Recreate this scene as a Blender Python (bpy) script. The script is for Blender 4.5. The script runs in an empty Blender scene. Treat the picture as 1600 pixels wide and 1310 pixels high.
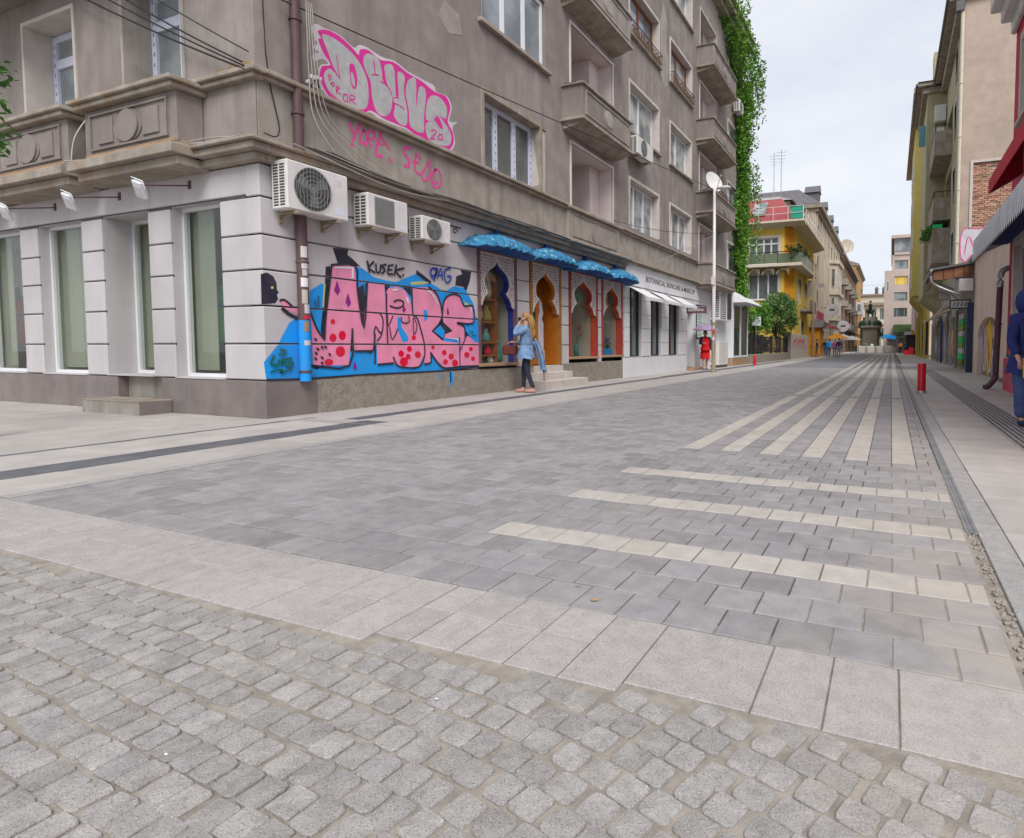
import bpy, bmesh, math, random
from mathutils import Vector, Matrix, Euler
from mathutils.geometry import tessellate_polygon
random.seed(11)
S = bpy.context.scene
COL = S.collection
# ---------------------------------------------------------------- camera, sky, sun, exposure
cd = bpy.data.cameras.new("camera"); cam = bpy.data.objects.new("camera", cd); COL.objects.link(cam)
cam.location = (0, 0, 1.0)
cam.rotation_euler = (math.radians(90 - 3.055), 0, math.radians(22.732))
cd.sensor_fit = 'HORIZONTAL'; cd.sensor_width = 36.0; cd.lens = 36.0 * 936.7 / 1600.0
cd.shift_x = -0.125; cd.shift_y = -0.0394
cd.clip_start = 0.05; cd.clip_end = 3000
S.camera = cam
SUN_EL, SUN_AZ = math.radians(48), math.radians(146)      # azimuth of the sun, clockwise from +Y
W = bpy.data.worlds.new("World"); S.world = W; W.use_nodes = True
nt = W.node_tree; nt.nodes.clear()
def N(t, **k):
    n = nt.nodes.new(t)
    for a, v in k.items(): setattr(n, a, v)
    return n
wo = N('ShaderNodeOutputWorld'); bg = N('ShaderNodeBackground'); bg.inputs[1].default_value = 0.11
sky = N('ShaderNodeTexSky'); sky.sky_type = 'NISHITA'; sky.sun_disc = False
sky.sun_elevation = SUN_EL; sky.sun_rotation = SUN_AZ
tc = N('ShaderNodeTexCoord'); mp = N('ShaderNodeMapping'); mp.inputs['Scale'].default_value = (1.0, 1.0, 2.6)
n1 = N('ShaderNodeTexNoise'); n1.inputs['Scale'].default_value = 2.1; n1.inputs['Detail'].default_value = 7; n1.inputs['Roughness'].default_value = .55
cr = N('ShaderNodeValToRGB'); cr.color_ramp.elements[0].position = .36; cr.color_ramp.elements[1].position = .62
cr.color_ramp.elements[0].color = (3.5, 3.7, 4.15, 1); cr.color_ramp.elements[1].color = (4.4, 4.43, 4.55, 1)
mx = N('ShaderNodeMix', data_type='RGBA'); mx.inputs[0].default_value = .9
L = nt.links.new
L(tc.outputs['Generated'], mp.inputs[0]); L(mp.outputs[0], n1.inputs['Vector']); L(n1.outputs['Fac'], cr.inputs[0])
L(sky.outputs[0], mx.inputs[6]); L(cr.outputs[0], mx.inputs[7]); L(mx.outputs[2], bg.inputs[0]); L(bg.outputs[0], wo.inputs[0])
ld = bpy.data.lights.new("sun", 'SUN'); sun = bpy.data.objects.new("sun", ld); COL.objects.link(sun)
ld.energy = 1.5; ld.angle = math.radians(32); ld.color = (1.0, .965, .92)
sd = Vector((math.sin(SUN_AZ) * math.cos(SUN_EL), math.cos(SUN_AZ) * math.cos(SUN_EL), math.sin(SUN_EL)))
sun.rotation_euler = sd.to_track_quat('Z', 'Y').to_euler(); sun.location = (0, 0, 60)
vs = S.view_settings; vs.view_transform = 'Standard'; vs.look = 'None'; vs.gamma = 1; vs.exposure = 0.97
try: vs.use_curve_mapping = False
except Exception: pass
try:
    S.cycles.max_bounces = 6; S.cycles.diffuse_bounces = 3; S.cycles.glossy_bounces = 3; S.cycles.transparent_max_bounces = 6
    S.cycles.caustics_reflective = False; S.cycles.caustics_refractive = False
except Exception: pass

# ---------------------------------------------------------------- materials
MATS = {}
def mat(name, c1, c2=None, scale=5.0, rough=.8, bump=.0, bscale=60, spec=.3, metal=0.0, streak=None, streak_amt=.0, speck=None, speck_amt=0.0, speck_scale=90,
        tint=0.0, dust=0.0, sscale=1.0, gum=0.0, coat=0.0, contrast=(.35, .65), large=0.0):
    m = bpy.data.materials.new(name); m.use_nodes = True; MATS[name] = m
    t = m.node_tree; b = t.nodes['Principled BSDF']
    b.inputs['Roughness'].default_value = rough; b.inputs['Specular IOR Level'].default_value = spec; b.inputs['Metallic'].default_value = metal
    if coat: b.inputs['Coat Weight'].default_value = coat
    def nn(ty, **k):
        n = t.nodes.new(ty)
        for a, v in k.items(): setattr(n, a, v)
        return n
    lk = t.links.new
    if c2 is None: c2 = tuple(x * .86 for x in c1)
    geo = nn('ShaderNodeNewGeometry')
    def noise(sc, det=5, ro=.55, vec=None):
        n = nn('ShaderNodeTexNoise'); n.inputs['Scale'].default_value = sc; n.inputs['Detail'].default_value = det; n.inputs['Roughness'].default_value = ro
        lk(vec if vec else geo.outputs['Position'], n.inputs['Vector']); return n.outputs['Fac']
    def ramp(f, a, bb):
        r = nn('ShaderNodeMapRange'); r.inputs['From Min'].default_value = a; r.inputs['From Max'].default_value = bb; r.clamp = True
        lk(f, r.inputs['Value']); return r.outputs[0]
    def mixc(f, a, bb, blend='MIX'):
        x = nn('ShaderNodeMix', data_type='RGBA', blend_type=blend)
        if hasattr(f, 'is_linked'): lk(f, x.inputs[0])
        else: x.inputs[0].default_value = f
        for s, v in ((6, a), (7, bb)):
            if hasattr(v, 'is_linked'): lk(v, x.inputs[s])
            else: x.inputs[s].default_value = (*v, 1)
        return x.outputs[2]
    def mul(a, v):
        x = nn('ShaderNodeMath', operation='MULTIPLY'); lk(a, x.inputs[0])
        if hasattr(v, 'is_linked'): lk(v, x.inputs[1])
        else: x.inputs[1].default_value = v
        return x.outputs[0]
    col = mixc(ramp(noise(scale), *contrast), c1, c2)
    if large:
        col = mixc(mul(ramp(noise(scale * .13, 4), .4, .62), large), col, tuple(x * .6 for x in c2))
    if streak:
        mpp = nn('ShaderNodeMapping'); mpp.inputs['Scale'].default_value = (3.2 * sscale, 3.2 * sscale, .28 * sscale); lk(geo.outputs['Position'], mpp.inputs[0])
        col = mixc(mul(ramp(noise(1.0, 6, .62, mpp.outputs[0]), .48, .72), streak_amt), col, streak)
    if speck:
        v = nn('ShaderNodeTexVoronoi'); v.inputs['Scale'].default_value = speck_scale; lk(geo.outputs['Position'], v.inputs['Vector'])
        r2 = nn('ShaderNodeSeparateColor'); lk(v.outputs['Color'], r2.inputs[0])
        g = nn('ShaderNodeMath', operation='GREATER_THAN'); g.inputs[1].default_value = .66; lk(r2.outputs[0], g.inputs[0])
        col = mixc(mul(mul(ramp(v.outputs['Distance'], .55, .25), g.outputs[0]), speck_amt), col, speck)
        g2 = nn('ShaderNodeMath', operation='GREATER_THAN'); g2.inputs[1].default_value = .72; lk(r2.outputs[1], g2.inputs[0])
        col = mixc(mul(mul(ramp(v.outputs['Distance'], .6, .3), g2.outputs[0]), speck_amt * .5), col, tuple(min(1, x * 1.7) for x in c1))
    if gum:
        v = nn('ShaderNodeTexVoronoi'); v.inputs['Scale'].default_value = 3.6; lk(geo.outputs['Position'], v.inputs['Vector'])
        r2 = nn('ShaderNodeSeparateColor'); lk(v.outputs['Color'], r2.inputs[0]); g = nn('ShaderNodeMath', operation='GREATER_THAN'); g.inputs[1].default_value = .72; lk(r2.outputs[0], g.inputs[0])
        col = mixc(mul(mul(ramp(v.outputs['Distance'], .075, .05), g.outputs[0]), gum), col, tuple(x * .45 for x in c2))
        col = mixc(mul(ramp(noise(.8, 7, .68), .52, .70), gum * .5), col, tuple(x * .62 for x in c2))
    if tint:
        oi = nn('ShaderNodeObjectInfo'); ad = nn('ShaderNodeMath', operation='ADD'); fr = nn('ShaderNodeMath', operation='FRACT')
        lk(oi.outputs['Random'], ad.inputs[0]); lk(geo.outputs['Random Per Island'], ad.inputs[1]); lk(ad.outputs[0], fr.inputs[0])
        mr = nn('ShaderNodeMapRange'); mr.inputs['To Min'].default_value = 1 - tint; mr.inputs['To Max'].default_value = 1 + tint; lk(fr.outputs[0], mr.inputs['Value'])
        cb = nn('ShaderNodeCombineColor')
        fr2 = nn('ShaderNodeMath', operation='FRACT'); mm = nn('ShaderNodeMath', operation='MULTIPLY'); mm.inputs[1].default_value = 7.13; lk(fr.outputs[0], mm.inputs[0]); lk(mm.outputs[0], fr2.inputs[0])
        mr2 = nn('ShaderNodeMapRange'); mr2.inputs['To Min'].default_value = 1 - tint * .16; mr2.inputs['To Max'].default_value = 1 + tint * .16; lk(fr2.outputs[0], mr2.inputs['Value'])
        mr3 = nn('ShaderNodeMath', operation='MULTIPLY'); lk(mr.outputs[0], mr3.inputs[0]); lk(mr2.outputs[0], mr3.inputs[1])
        for i, s in ((0, mr.outputs[0]), (1, mr.outputs[0]), (2, mr3.outputs[0])): lk(s, cb.inputs[i])
        col = mixc(1.0, col, cb.outputs[0], 'MULTIPLY')
    if dust:
        sx = nn('ShaderNodeSeparateXYZ'); lk(geo.outputs['Position'], sx.inputs[0])
        gate = mul(ramp(sx.outputs[0], -.45, .35), ramp(sx.outputs[1], 9.0, 2.0))
        nz = ramp(noise(2.6, 6, .6), .36, .6)
        ad2 = nn('ShaderNodeMath', operation='ADD', use_clamp=True); lk(mul(gate, nz), ad2.inputs[0]); lk(mul(ramp(noise(1.1, 6, .65), .5, .72), .35), ad2.inputs[1])
        col = mixc(mul(ad2.outputs[0], dust), col, (.42, .37, .32))
    lk(col, b.inputs['Base Color'])
    if bump:
        bn = nn('ShaderNodeBump'); bn.inputs['Strength'].default_value = bump; bn.inputs['Distance'].default_value = .012
        lk(noise(bscale, 4, .6), bn.inputs['Height']); lk(bn.outputs[0], b.inputs['Normal'])
    return m
def glass(name, base, rough=.04, tint2=None, scale=.6, spec=.6):
    return mat(name, base, tint2 or base, scale=scale, rough=rough, spec=spec, contrast=(.42, .58))
def clear_glass(name, amt=.045):
    m = bpy.data.materials.new(name); m.use_nodes = True; MATS[name] = m
    t = m.node_tree; t.nodes.remove(t.nodes['Principled BSDF']); o = t.nodes['Material Output']
    tr = t.nodes.new('ShaderNodeBsdfTransparent'); gl = t.nodes.new('ShaderNodeBsdfGlossy'); gl.inputs['Roughness'].default_value = .02
    tr.inputs[0].default_value = (.92, .95, .915, 1); mxs = t.nodes.new('ShaderNodeMixShader')
    lw = t.nodes.new('ShaderNodeLayerWeight'); lw.inputs['Blend'].default_value = .5
    pw = t.nodes.new('ShaderNodeMath'); pw.operation = 'POWER'; pw.inputs[1].default_value = 4.0
    ad = t.nodes.new('ShaderNodeMath'); ad.operation = 'MULTIPLY_ADD'; ad.inputs[1].default_value = .55; ad.inputs[2].default_value = amt; ad.use_clamp = True
    t.links.new(lw.outputs['Facing'], pw.inputs[0]); t.links.new(pw.outputs[0], ad.inputs[0]); t.links.new(ad.outputs[0], mxs.inputs[0])
    t.links.new(tr.outputs[0], mxs.inputs[1]); t.links.new(gl.outputs[0], mxs.inputs[2]); t.links.new(mxs.outputs[0], o.inputs[0]); return m

mat('stucco', (.355, .312, .29), (.275, .24, .222), scale=2.2, rough=.92, bump=.35, bscale=45, streak=(.19, .165, .15), streak_amt=.65, large=.5, spec=.15)
mat('stucco_pale', (.40, .365, .325), (.31, .28, .25), scale=2.5, rough=.92, bump=.3, bscale=40, streak=(.17, .15, .13), streak_amt=.6, spec=.15)
mat('cornice_stone', (.40, .36, .31), (.27, .235, .2), scale=3, rough=.9, bump=.3, bscale=40, streak=(.30, .19, .10), streak_amt=.75, spec=.15)
mat('rust_plaster', (.42, .27, .15), (.33, .22, .14), scale=6, rough=.95, bump=.4)
mat('white_block', (.585, .56, .572), (.52, .495, .508), scale=1.6, rough=.85, bump=.08, bscale=60, streak=(.42, .39, .385), streak_amt=.42, large=.10, spec=.2)
mat('white_shop', (.74, .74, .76), (.69, .69, .71), scale=1.4, rough=.7, spec=.25)
mat('groove_dark', (.10, .095, .095), rough=.95)
mat('plinth_brown', (.255, .225, .215), (.19, .165, .158), scale=2.4, rough=.8, bump=.12, streak=(.30, .215, .20), streak_amt=.4, large=.25)
mat('plinth_gravel', (.33, .30, .255), (.25, .225, .185), scale=8, rough=.9, bump=.5, bscale=70, speck=(.12, .1, .08), speck_amt=.8, speck_scale=55)
mat('trim_pale', (.60, .555, .51), (.52, .47, .43), scale=4, rough=.85, streak=(.36, .31, .27), streak_amt=.35)
mat('loggia_paint', (.74, .66, .64), (.66, .585, .57), scale=1.5, rough=.85, streak=(.5, .44, .42), streak_amt=.3)
mat('pvc', (.78, .79, .82), (.74, .75, .78), rough=.35, spec=.45)
mat('pvc_film', (.68, .71, .82), (.62, .66, .80), scale=9, rough=.4)
mat('film_mark', (.08, .12, .55), rough=.5)
mat('wood_frame', (.30, .10, .05), (.22, .07, .035), rough=.5)
glass('pane_sky', (.30, .33, .35), tint2=(.13, .15, .16)); glass('pane_curtain', (.46, .48, .48), tint2=(.20, .22, .23), scale=1.6); glass('pane_dark', (.10, .115, .115), tint2=(.17, .185, .185))  # pane_sky: pale sky reflection painted into the base colour
glass('pane_green', (.06, .09, .085), tint2=(.03, .05, .05))
clear_glass('shop_glass')
mat('shop_inside', (.50, .49, .41), (.42, .415, .35), scale=.9, rough=.9); mat('shop_warm', (.56, .50, .45), (.46, .41, .37), scale=1.3, rough=.9)
mat('shop_floor', (.22, .24, .16), rough=.8)
mat('shop_blind', (.345, .345, .285), (.29, .292, .24), scale=1.0, rough=.9, streak=(.22, .225, .19), streak_amt=.5)
mat('pipe_brown', (.115, .065, .078), (.09, .05, .06), rough=.5, streak=(.19, .13, .11), streak_amt=.4)
mat('ac_white', (.72, .71, .69), (.64, .63, .61), scale=3, rough=.5, streak=(.45, .41, .35), streak_amt=.35)
mat('ac_dark', (.075, .075, .078), rough=.6); mat('ac_fan', (.20, .205, .21), rough=.5); mat('ac_grille', (.30, .31, .31), rough=.5)
mat('bracket_metal', (.34, .29, .21), (.25, .2, .13), rough=.6, streak=(.25, .13, .06), streak_amt=.5)
mat('cable_black', (.028, .028, .03), rough=.7); mat('cable_grey', (.40, .37, .34), rough=.8); mat('cable_dark', (.10, .095, .09), rough=.8)
mat('iron_dark', (.04, .038, .045), rough=.5)
mat('steel', (.42, .43, .44), rough=.4, metal=.6)
# ground
mat('ground_base', (.33, .30, .28), (.27, .25, .235), scale=4, rough=.95)
mat('sand_bed', (.36, .32, .28), (.24, .215, .185), scale=14, rough=1, bump=.4, bscale=120)
mat('joint_dark', (.065, .062, .062), (.13, .12, .11), scale=6, rough=1, dust=.9)
mat('paver_dark', (.305, .294, .297), (.24, .231, .235), scale=9, rough=.8, bump=.16, bscale=260, speck=(.13, .13, .14), speck_amt=.45, speck_scale=300, tint=.13, dust=.7, spec=.25, gum=.5)
mat('paver_light', (.475, .445, .405), (.40, .372, .338), scale=9, rough=.85, bump=.12, bscale=260, speck=(.3, .28, .26), speck_amt=.4, speck_scale=240, tint=.045, dust=.6, spec=.2, gum=.6)
mat('granite_slab', (.41, .383, .37), (.345, .322, .312), scale=14, rough=.82, bump=.10, bscale=300, speck=(.14, .13, .13), speck_amt=.7, speck_scale=240, tint=.06, dust=.4, spec=.25, gum=.35)
mat('cobble_granite', (.365, .348, .335), (.27, .257, .248), scale=16, rough=.85, bump=.35, bscale=140, speck=(.10, .098, .10), speck_amt=.75, speck_scale=260, tint=.12, dust=.45, spec=.28)
mat('walk_slab', (.46, .43, .405), (.395, .37, .35), scale=3, rough=.85, bump=.08, bscale=200, tint=.06, large=.12, gum=.5, spec=.2)
mat('walk_dark', (.135, .135, .15), (.10, .10, .112), scale=5, rough=.8, tint=.08)
mat('kerb_stone', (.36, .345, .335), (.30, .288, .28), scale=12, rough=.8, speck=(.15, .15, .15), speck_amt=.5, tint=.05)
mat('road_far', (.215, .212, .228), (.18, .178, .192), scale=1.2, rough=.85)
mat('grate_steel', (.30, .30, .305), (.23, .23, .235), rough=.5, metal=.2)
mat('tactile', (.40, .375, .355), (.35, .325, .31), scale=6, rough=.85)
# graffiti paint
def paint(n, c): mat(n, c, tuple(x * .72 + .035 for x in c), scale=4, rough=.75, spec=.2, bump=.25, bscale=55, contrast=(.4, .75))
paint('paint_blue', (.015, .33, .86)); paint('paint_pink', (.86, .29, .46)); paint('paint_dark', (.028, .026, .045)); paint('paint_red', (.72, .005, .045)); paint('paint_purple', (.28, .012, .25))
paint('paint_yellow', (.55, .56, .22)); paint('paint_white', (.82, .78, .82)); paint('paint_magenta', (.72, .035, .32)); paint('paint_green', (.01, .13, .10)); paint('paint_navy', (.02, .06, .45))
mat('paint_silver', (.50, .50, .50), (.38, .385, .39), scale=9, rough=.45, spec=.4, contrast=(.3, .7)); paint('paint_halo', (.64, .61, .65)); paint('paint_tagpink', (.72, .10, .33)); paint('paint_teal', (.02, .12, .30))

# ---------------------------------------------------------------- mesh helpers
class MB:
    def __init__(s): s.v = []; s.f = []; s.mi = []; s.sm = []
    def add(s, vs, fs, m=0, smooth=False):
        o = len(s.v); s.v += [tuple(p) for p in vs]
        for f in fs: s.f.append(tuple(i + o for i in f)); s.mi.append(m); s.sm.append(smooth)
        return s
    def box(s, x0, x1, y0, y1, z0, z1, m=0):
        x0, x1 = min(x0, x1), max(x0, x1); y0, y1 = min(y0, y1), max(y0, y1); z0, z1 = min(z0, z1), max(z0, z1)
        return s.add([(x0, y0, z0), (x1, y0, z0), (x1, y1, z0), (x0, y1, z0), (x0, y0, z1), (x1, y0, z1), (x1, y1, z1), (x0, y1, z1)],
                     [(0, 3, 2, 1), (4, 5, 6, 7), (0, 1, 5, 4), (1, 2, 6, 5), (2, 3, 7, 6), (3, 0, 4, 7)], m)
    def cbox(s, x0, x1, y0, y1, z0, z1, c=.01, m=0):     # box whose edges are chamfered all round
        pts = []; 
        xs, ys, zs = (x0, x1), (y0, y1), (z0, z1)
        bm = bmesh.new(); bmesh.ops.create_cube(bm, size=1)
        for v in bm.verts: v.co = Vector((xs[v.co.x > 0], ys[v.co.y > 0], zs[v.co.z > 0]))
        bmesh.ops.bevel(bm, geom=bm.edges[:], offset=c, segments=1, affect='EDGES')
        bm.verts.index_update(); s.add([v.co[:] for v in bm.verts], [tuple(v.index for v in f.verts) for f in bm.faces], m); bm.free(); return s
    def quad(s, a, b, c, d, m=0): return s.add([a, b, c, d], [(0, 1, 2, 3)], m)
    def prism(s, poly, ax, a, b, m=0):
        def P(u, v, w): return {'x': (w, u, v), 'y': (u, w, v), 'z': (u, v, w)}[ax]
        n = len(poly); vs = [P(u, v, a) for u, v in poly] + [P(u, v, b) for u, v in poly]
        tris = tessellate_polygon([[Vector((u, v, 0)) for u, v in poly]])
        fs = [tuple(t) for t in tris] + [tuple(i + n for i in reversed(t)) for t in tris] + [(i, (i + 1) % n, n + (i + 1) % n, n + i) for i in range(n)]
        return s.add(vs, fs, m)
    def cyl(s, p0, p1, r0, r1=None, n=10, m=0, caps=True, smooth=True):
        r1 = r0 if r1 is None else r1
        p0, p1 = Vector(p0), Vector(p1); d = (p1 - p0).normalized(); u = d.orthogonal().normalized(); w = d.cross(u)
        vs = []
        for p, r in ((p0, r0), (p1, r1)):
            for i in range(n):
                a = 2 * math.pi * i / n; vs.append(p + (u * math.cos(a) + w * math.sin(a)) * r)
        s.add(vs, [(i, (i + 1) % n, n + (i + 1) % n, n + i) for i in range(n)], m, smooth)
        if caps: s.add(vs, [tuple(reversed(range(n))), tuple(range(n, 2 * n))], m)
        return s
    def tube(s, pts, r, n=6, m=0, smooth=True):
        pts = [Vector(p) for p in pts]; rings = []
        for i, p in enumerate(pts):
            d = (pts[min(i + 1, len(pts) - 1)] - pts[max(i - 1, 0)])
            if d.length < 1e-9: d = Vector((0, 0, 1))
            d.normalize(); u = Vector((0, 0, 1)).cross(d)
            if u.length < .05: u = Vector((1, 0, 0)).cross(d)
            u.normalize(); w = d.cross(u); rr = r[i] if isinstance(r, (list, tuple)) else r
            rings.append([p + (u * math.cos(2 * math.pi * k / n) + w * math.sin(2 * math.pi * k / n)) * rr for k in range(n)])
        vs = [q for ring in rings for q in ring]
        fs = [(i * n + k, i * n + (k + 1) % n, (i + 1) * n + (k + 1) % n, (i + 1) * n + k) for i in range(len(pts) - 1) for k in range(n)]
        s.add(vs, fs, m, smooth); s.add(vs, [tuple(reversed(range(n))), tuple(range((len(pts) - 1) * n, len(pts) * n))], m); return s
    def lathe(s, prof, c=(0, 0, 0), n=14, m=0, smooth=True):
        vs = [(c[0] + r * math.cos(2 * math.pi * k / n), c[1] + r * math.sin(2 * math.pi * k / n), c[2] + z) for r, z in prof for k in range(n)]
        return s.add(vs, [(i * n + k, i * n + (k + 1) % n, (i + 1) * n + (k + 1) % n, (i + 1) * n + k) for i in range(len(prof) - 1) for k in range(n)], m, smooth)
    def ball(s, c, r, n=10, m=0):
        if not isinstance(r, (tuple, list)): r = (r, r, r)
        k = n // 2 + 1
        vs = [(c[0] + r[0] * math.sin(math.pi * i / k) * math.cos(2 * math.pi * j / n), c[1] + r[1] * math.sin(math.pi * i / k) * math.sin(2 * math.pi * j / n), c[2] + r[2] * math.cos(math.pi * i / k)) for i in range(k + 1) for j in range(n)]
        return s.add(vs, [(i * n + j, i * n + (j + 1) % n, (i + 1) * n + (j + 1) % n, (i + 1) * n + j) for i in range(k) for j in range(n)], m, True)
    def build(s, name, mats, parent=None, label=None, kind=None, bevel=0, clean=False, world=True):
        me = bpy.data.meshes.new(name); o0 = org(parent) if (parent is not None and world) else Vector((0, 0, 0))
        me.from_pydata([(p[0] - o0.x, p[1] - o0.y, p[2] - o0.z) for p in s.v], [], s.f)
        for m in (mats if isinstance(mats, (list, tuple)) else [mats]): me.materials.append(MATS[m] if isinstance(m, str) else m)
        me.polygons.foreach_set('material_index', s.mi); me.polygons.foreach_set('use_smooth', s.sm)
        if bevel or clean:
            bm = bmesh.new(); bm.from_mesh(me); bmesh.ops.remove_doubles(bm, verts=bm.verts[:], dist=1e-5)
            if bevel: bmesh.ops.bevel(bm, geom=[e for e in bm.edges if len(e.link_faces) == 2 and e.calc_face_angle(0) > .5], offset=bevel, segments=1, affect='EDGES')
            bm.to_mesh(me); bm.free()
        me.update()
        return link(name, me, parent, label, kind)
def link(name, me, parent=None, label=None, kind=None):
    o = bpy.data.objects.new(name, me); COL.objects.link(o)
    if parent is not None: o.parent = parent
    if label: o['label'] = label
    if kind: o['kind'] = kind
    return o
def org(p):
    v = Vector((0, 0, 0))
    while p is not None: v += p.location; p = p.parent
    return v
def thing(name, label, cat, loc=(0, 0, 0), group=None):
    o = bpy.data.objects.new(name, None); COL.objects.link(o); o.location = loc; o.empty_display_size = .2
    o['label'] = label; o['category'] = cat
    if group: o['group'] = group
    return o
def tag(o, label, cat, group=None):
    o['label'] = label; o['category'] = cat
    if group: o['group'] = group
    return o
def struct(name, mb, m, **k): 
    o = mb.build(name, m, **k); o['kind'] = 'structure'; return o
def dup(o, parent=None, loc=None, rz=None, label=None):
    c = o.copy(); COL.objects.link(c)
    if parent is not None: c.parent = parent
    if loc is not None: c.location = loc
    if rz is not None: c.rotation_euler = (0, 0, rz)
    if label: c['label'] = label
    for ch in list(o.children): dup(ch, c)
    return c
def ribbon(mb, pts, w, P, m=0):     # flat stroke of width w along a polyline in a plane; P maps (u, v) to a point
    pts = [Vector(p) for p in pts]; Lf, Rt = [], []
    for i, p in enumerate(pts):
        d = pts[min(i + 1, len(pts) - 1)] - pts[max(i - 1, 0)]
        d = d.normalized() if d.length > 1e-9 else Vector((1, 0)); n = Vector((-d.y, d.x)) * w / 2
        if i == 0: p = p - d * w * .3
        if i == len(pts) - 1: p = p + d * w * .3
        Lf.append(P(*(p + n))); Rt.append(P(*(p - n)))
    mb.add(Lf + Rt, [(i, i + 1, len(pts) + i + 1, len(pts) + i) for i in range(len(pts) - 1)], m)
def smooth_line(pts, k=4):      # Catmull-Rom through the points
    pts = [Vector(p) for p in pts]; out = []
    for i in range(len(pts) - 1):
        p0, p1, p2, p3 = pts[max(i - 1, 0)], pts[i], pts[i + 1], pts[min(i + 2, len(pts) - 1)]
        for j in range(k):
            t = j / k; out.append(.5 * ((2 * p1) + (p2 - p0) * t + (2 * p0 - 5 * p1 + 4 * p2 - p3) * t * t + (3 * p1 - p0 - 3 * p2 + p3) * t ** 3))
    out.append(pts[-1]); return out
def wall_open(mb, ax, c, u0, u1, z0, z1, ops, depth, m=0, mr=None):
    """A wall sheet in the plane x=c (facing +x) or y=c (facing -y) with rectangular openings and their reveals, depth deep."""
    mr = m if mr is None else mr
    P = (lambda u, z, d=0: (c - d, u, z)) if ax == 'x' else ((lambda u, z, d=0: (c + d, u, z)) if ax == '-x' else (lambda u, z, d=0: (u, c + d, z)))
    us = sorted({u0, u1, *[a for o in ops for a in o[:2] if u0 < a < u1]}); zs = sorted({z0, z1, *[a for o in ops for a in o[2:4] if z0 < a < z1]})
    for i in range(len(us) - 1):
        for j in range(len(zs) - 1):
            uc, zc = (us[i] + us[i + 1]) / 2, (zs[j] + zs[j + 1]) / 2
            if any(o[0] < uc < o[1] and o[2] < zc < o[3] for o in ops): continue
            mb.quad(P(us[i], zs[j]), P(us[i + 1], zs[j]), P(us[i + 1], zs[j + 1]), P(us[i], zs[j + 1]), m)
    for o in ops:
        a, b, e, f = o[:4]; d = o[4] if len(o) > 4 else depth
        for (p, q, r, t) in (((a, e), (b, e), (b, e), (a, e)), ((a, f), (b, f), (b, f), (a, f)), ((a, e), (a, f), (a, f), (a, e)), ((b, e), (b, f), (b, f), (b, e))):
            mb.quad(P(*p), P(*q), P(*r, d), P(*t, d), mr)
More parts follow.
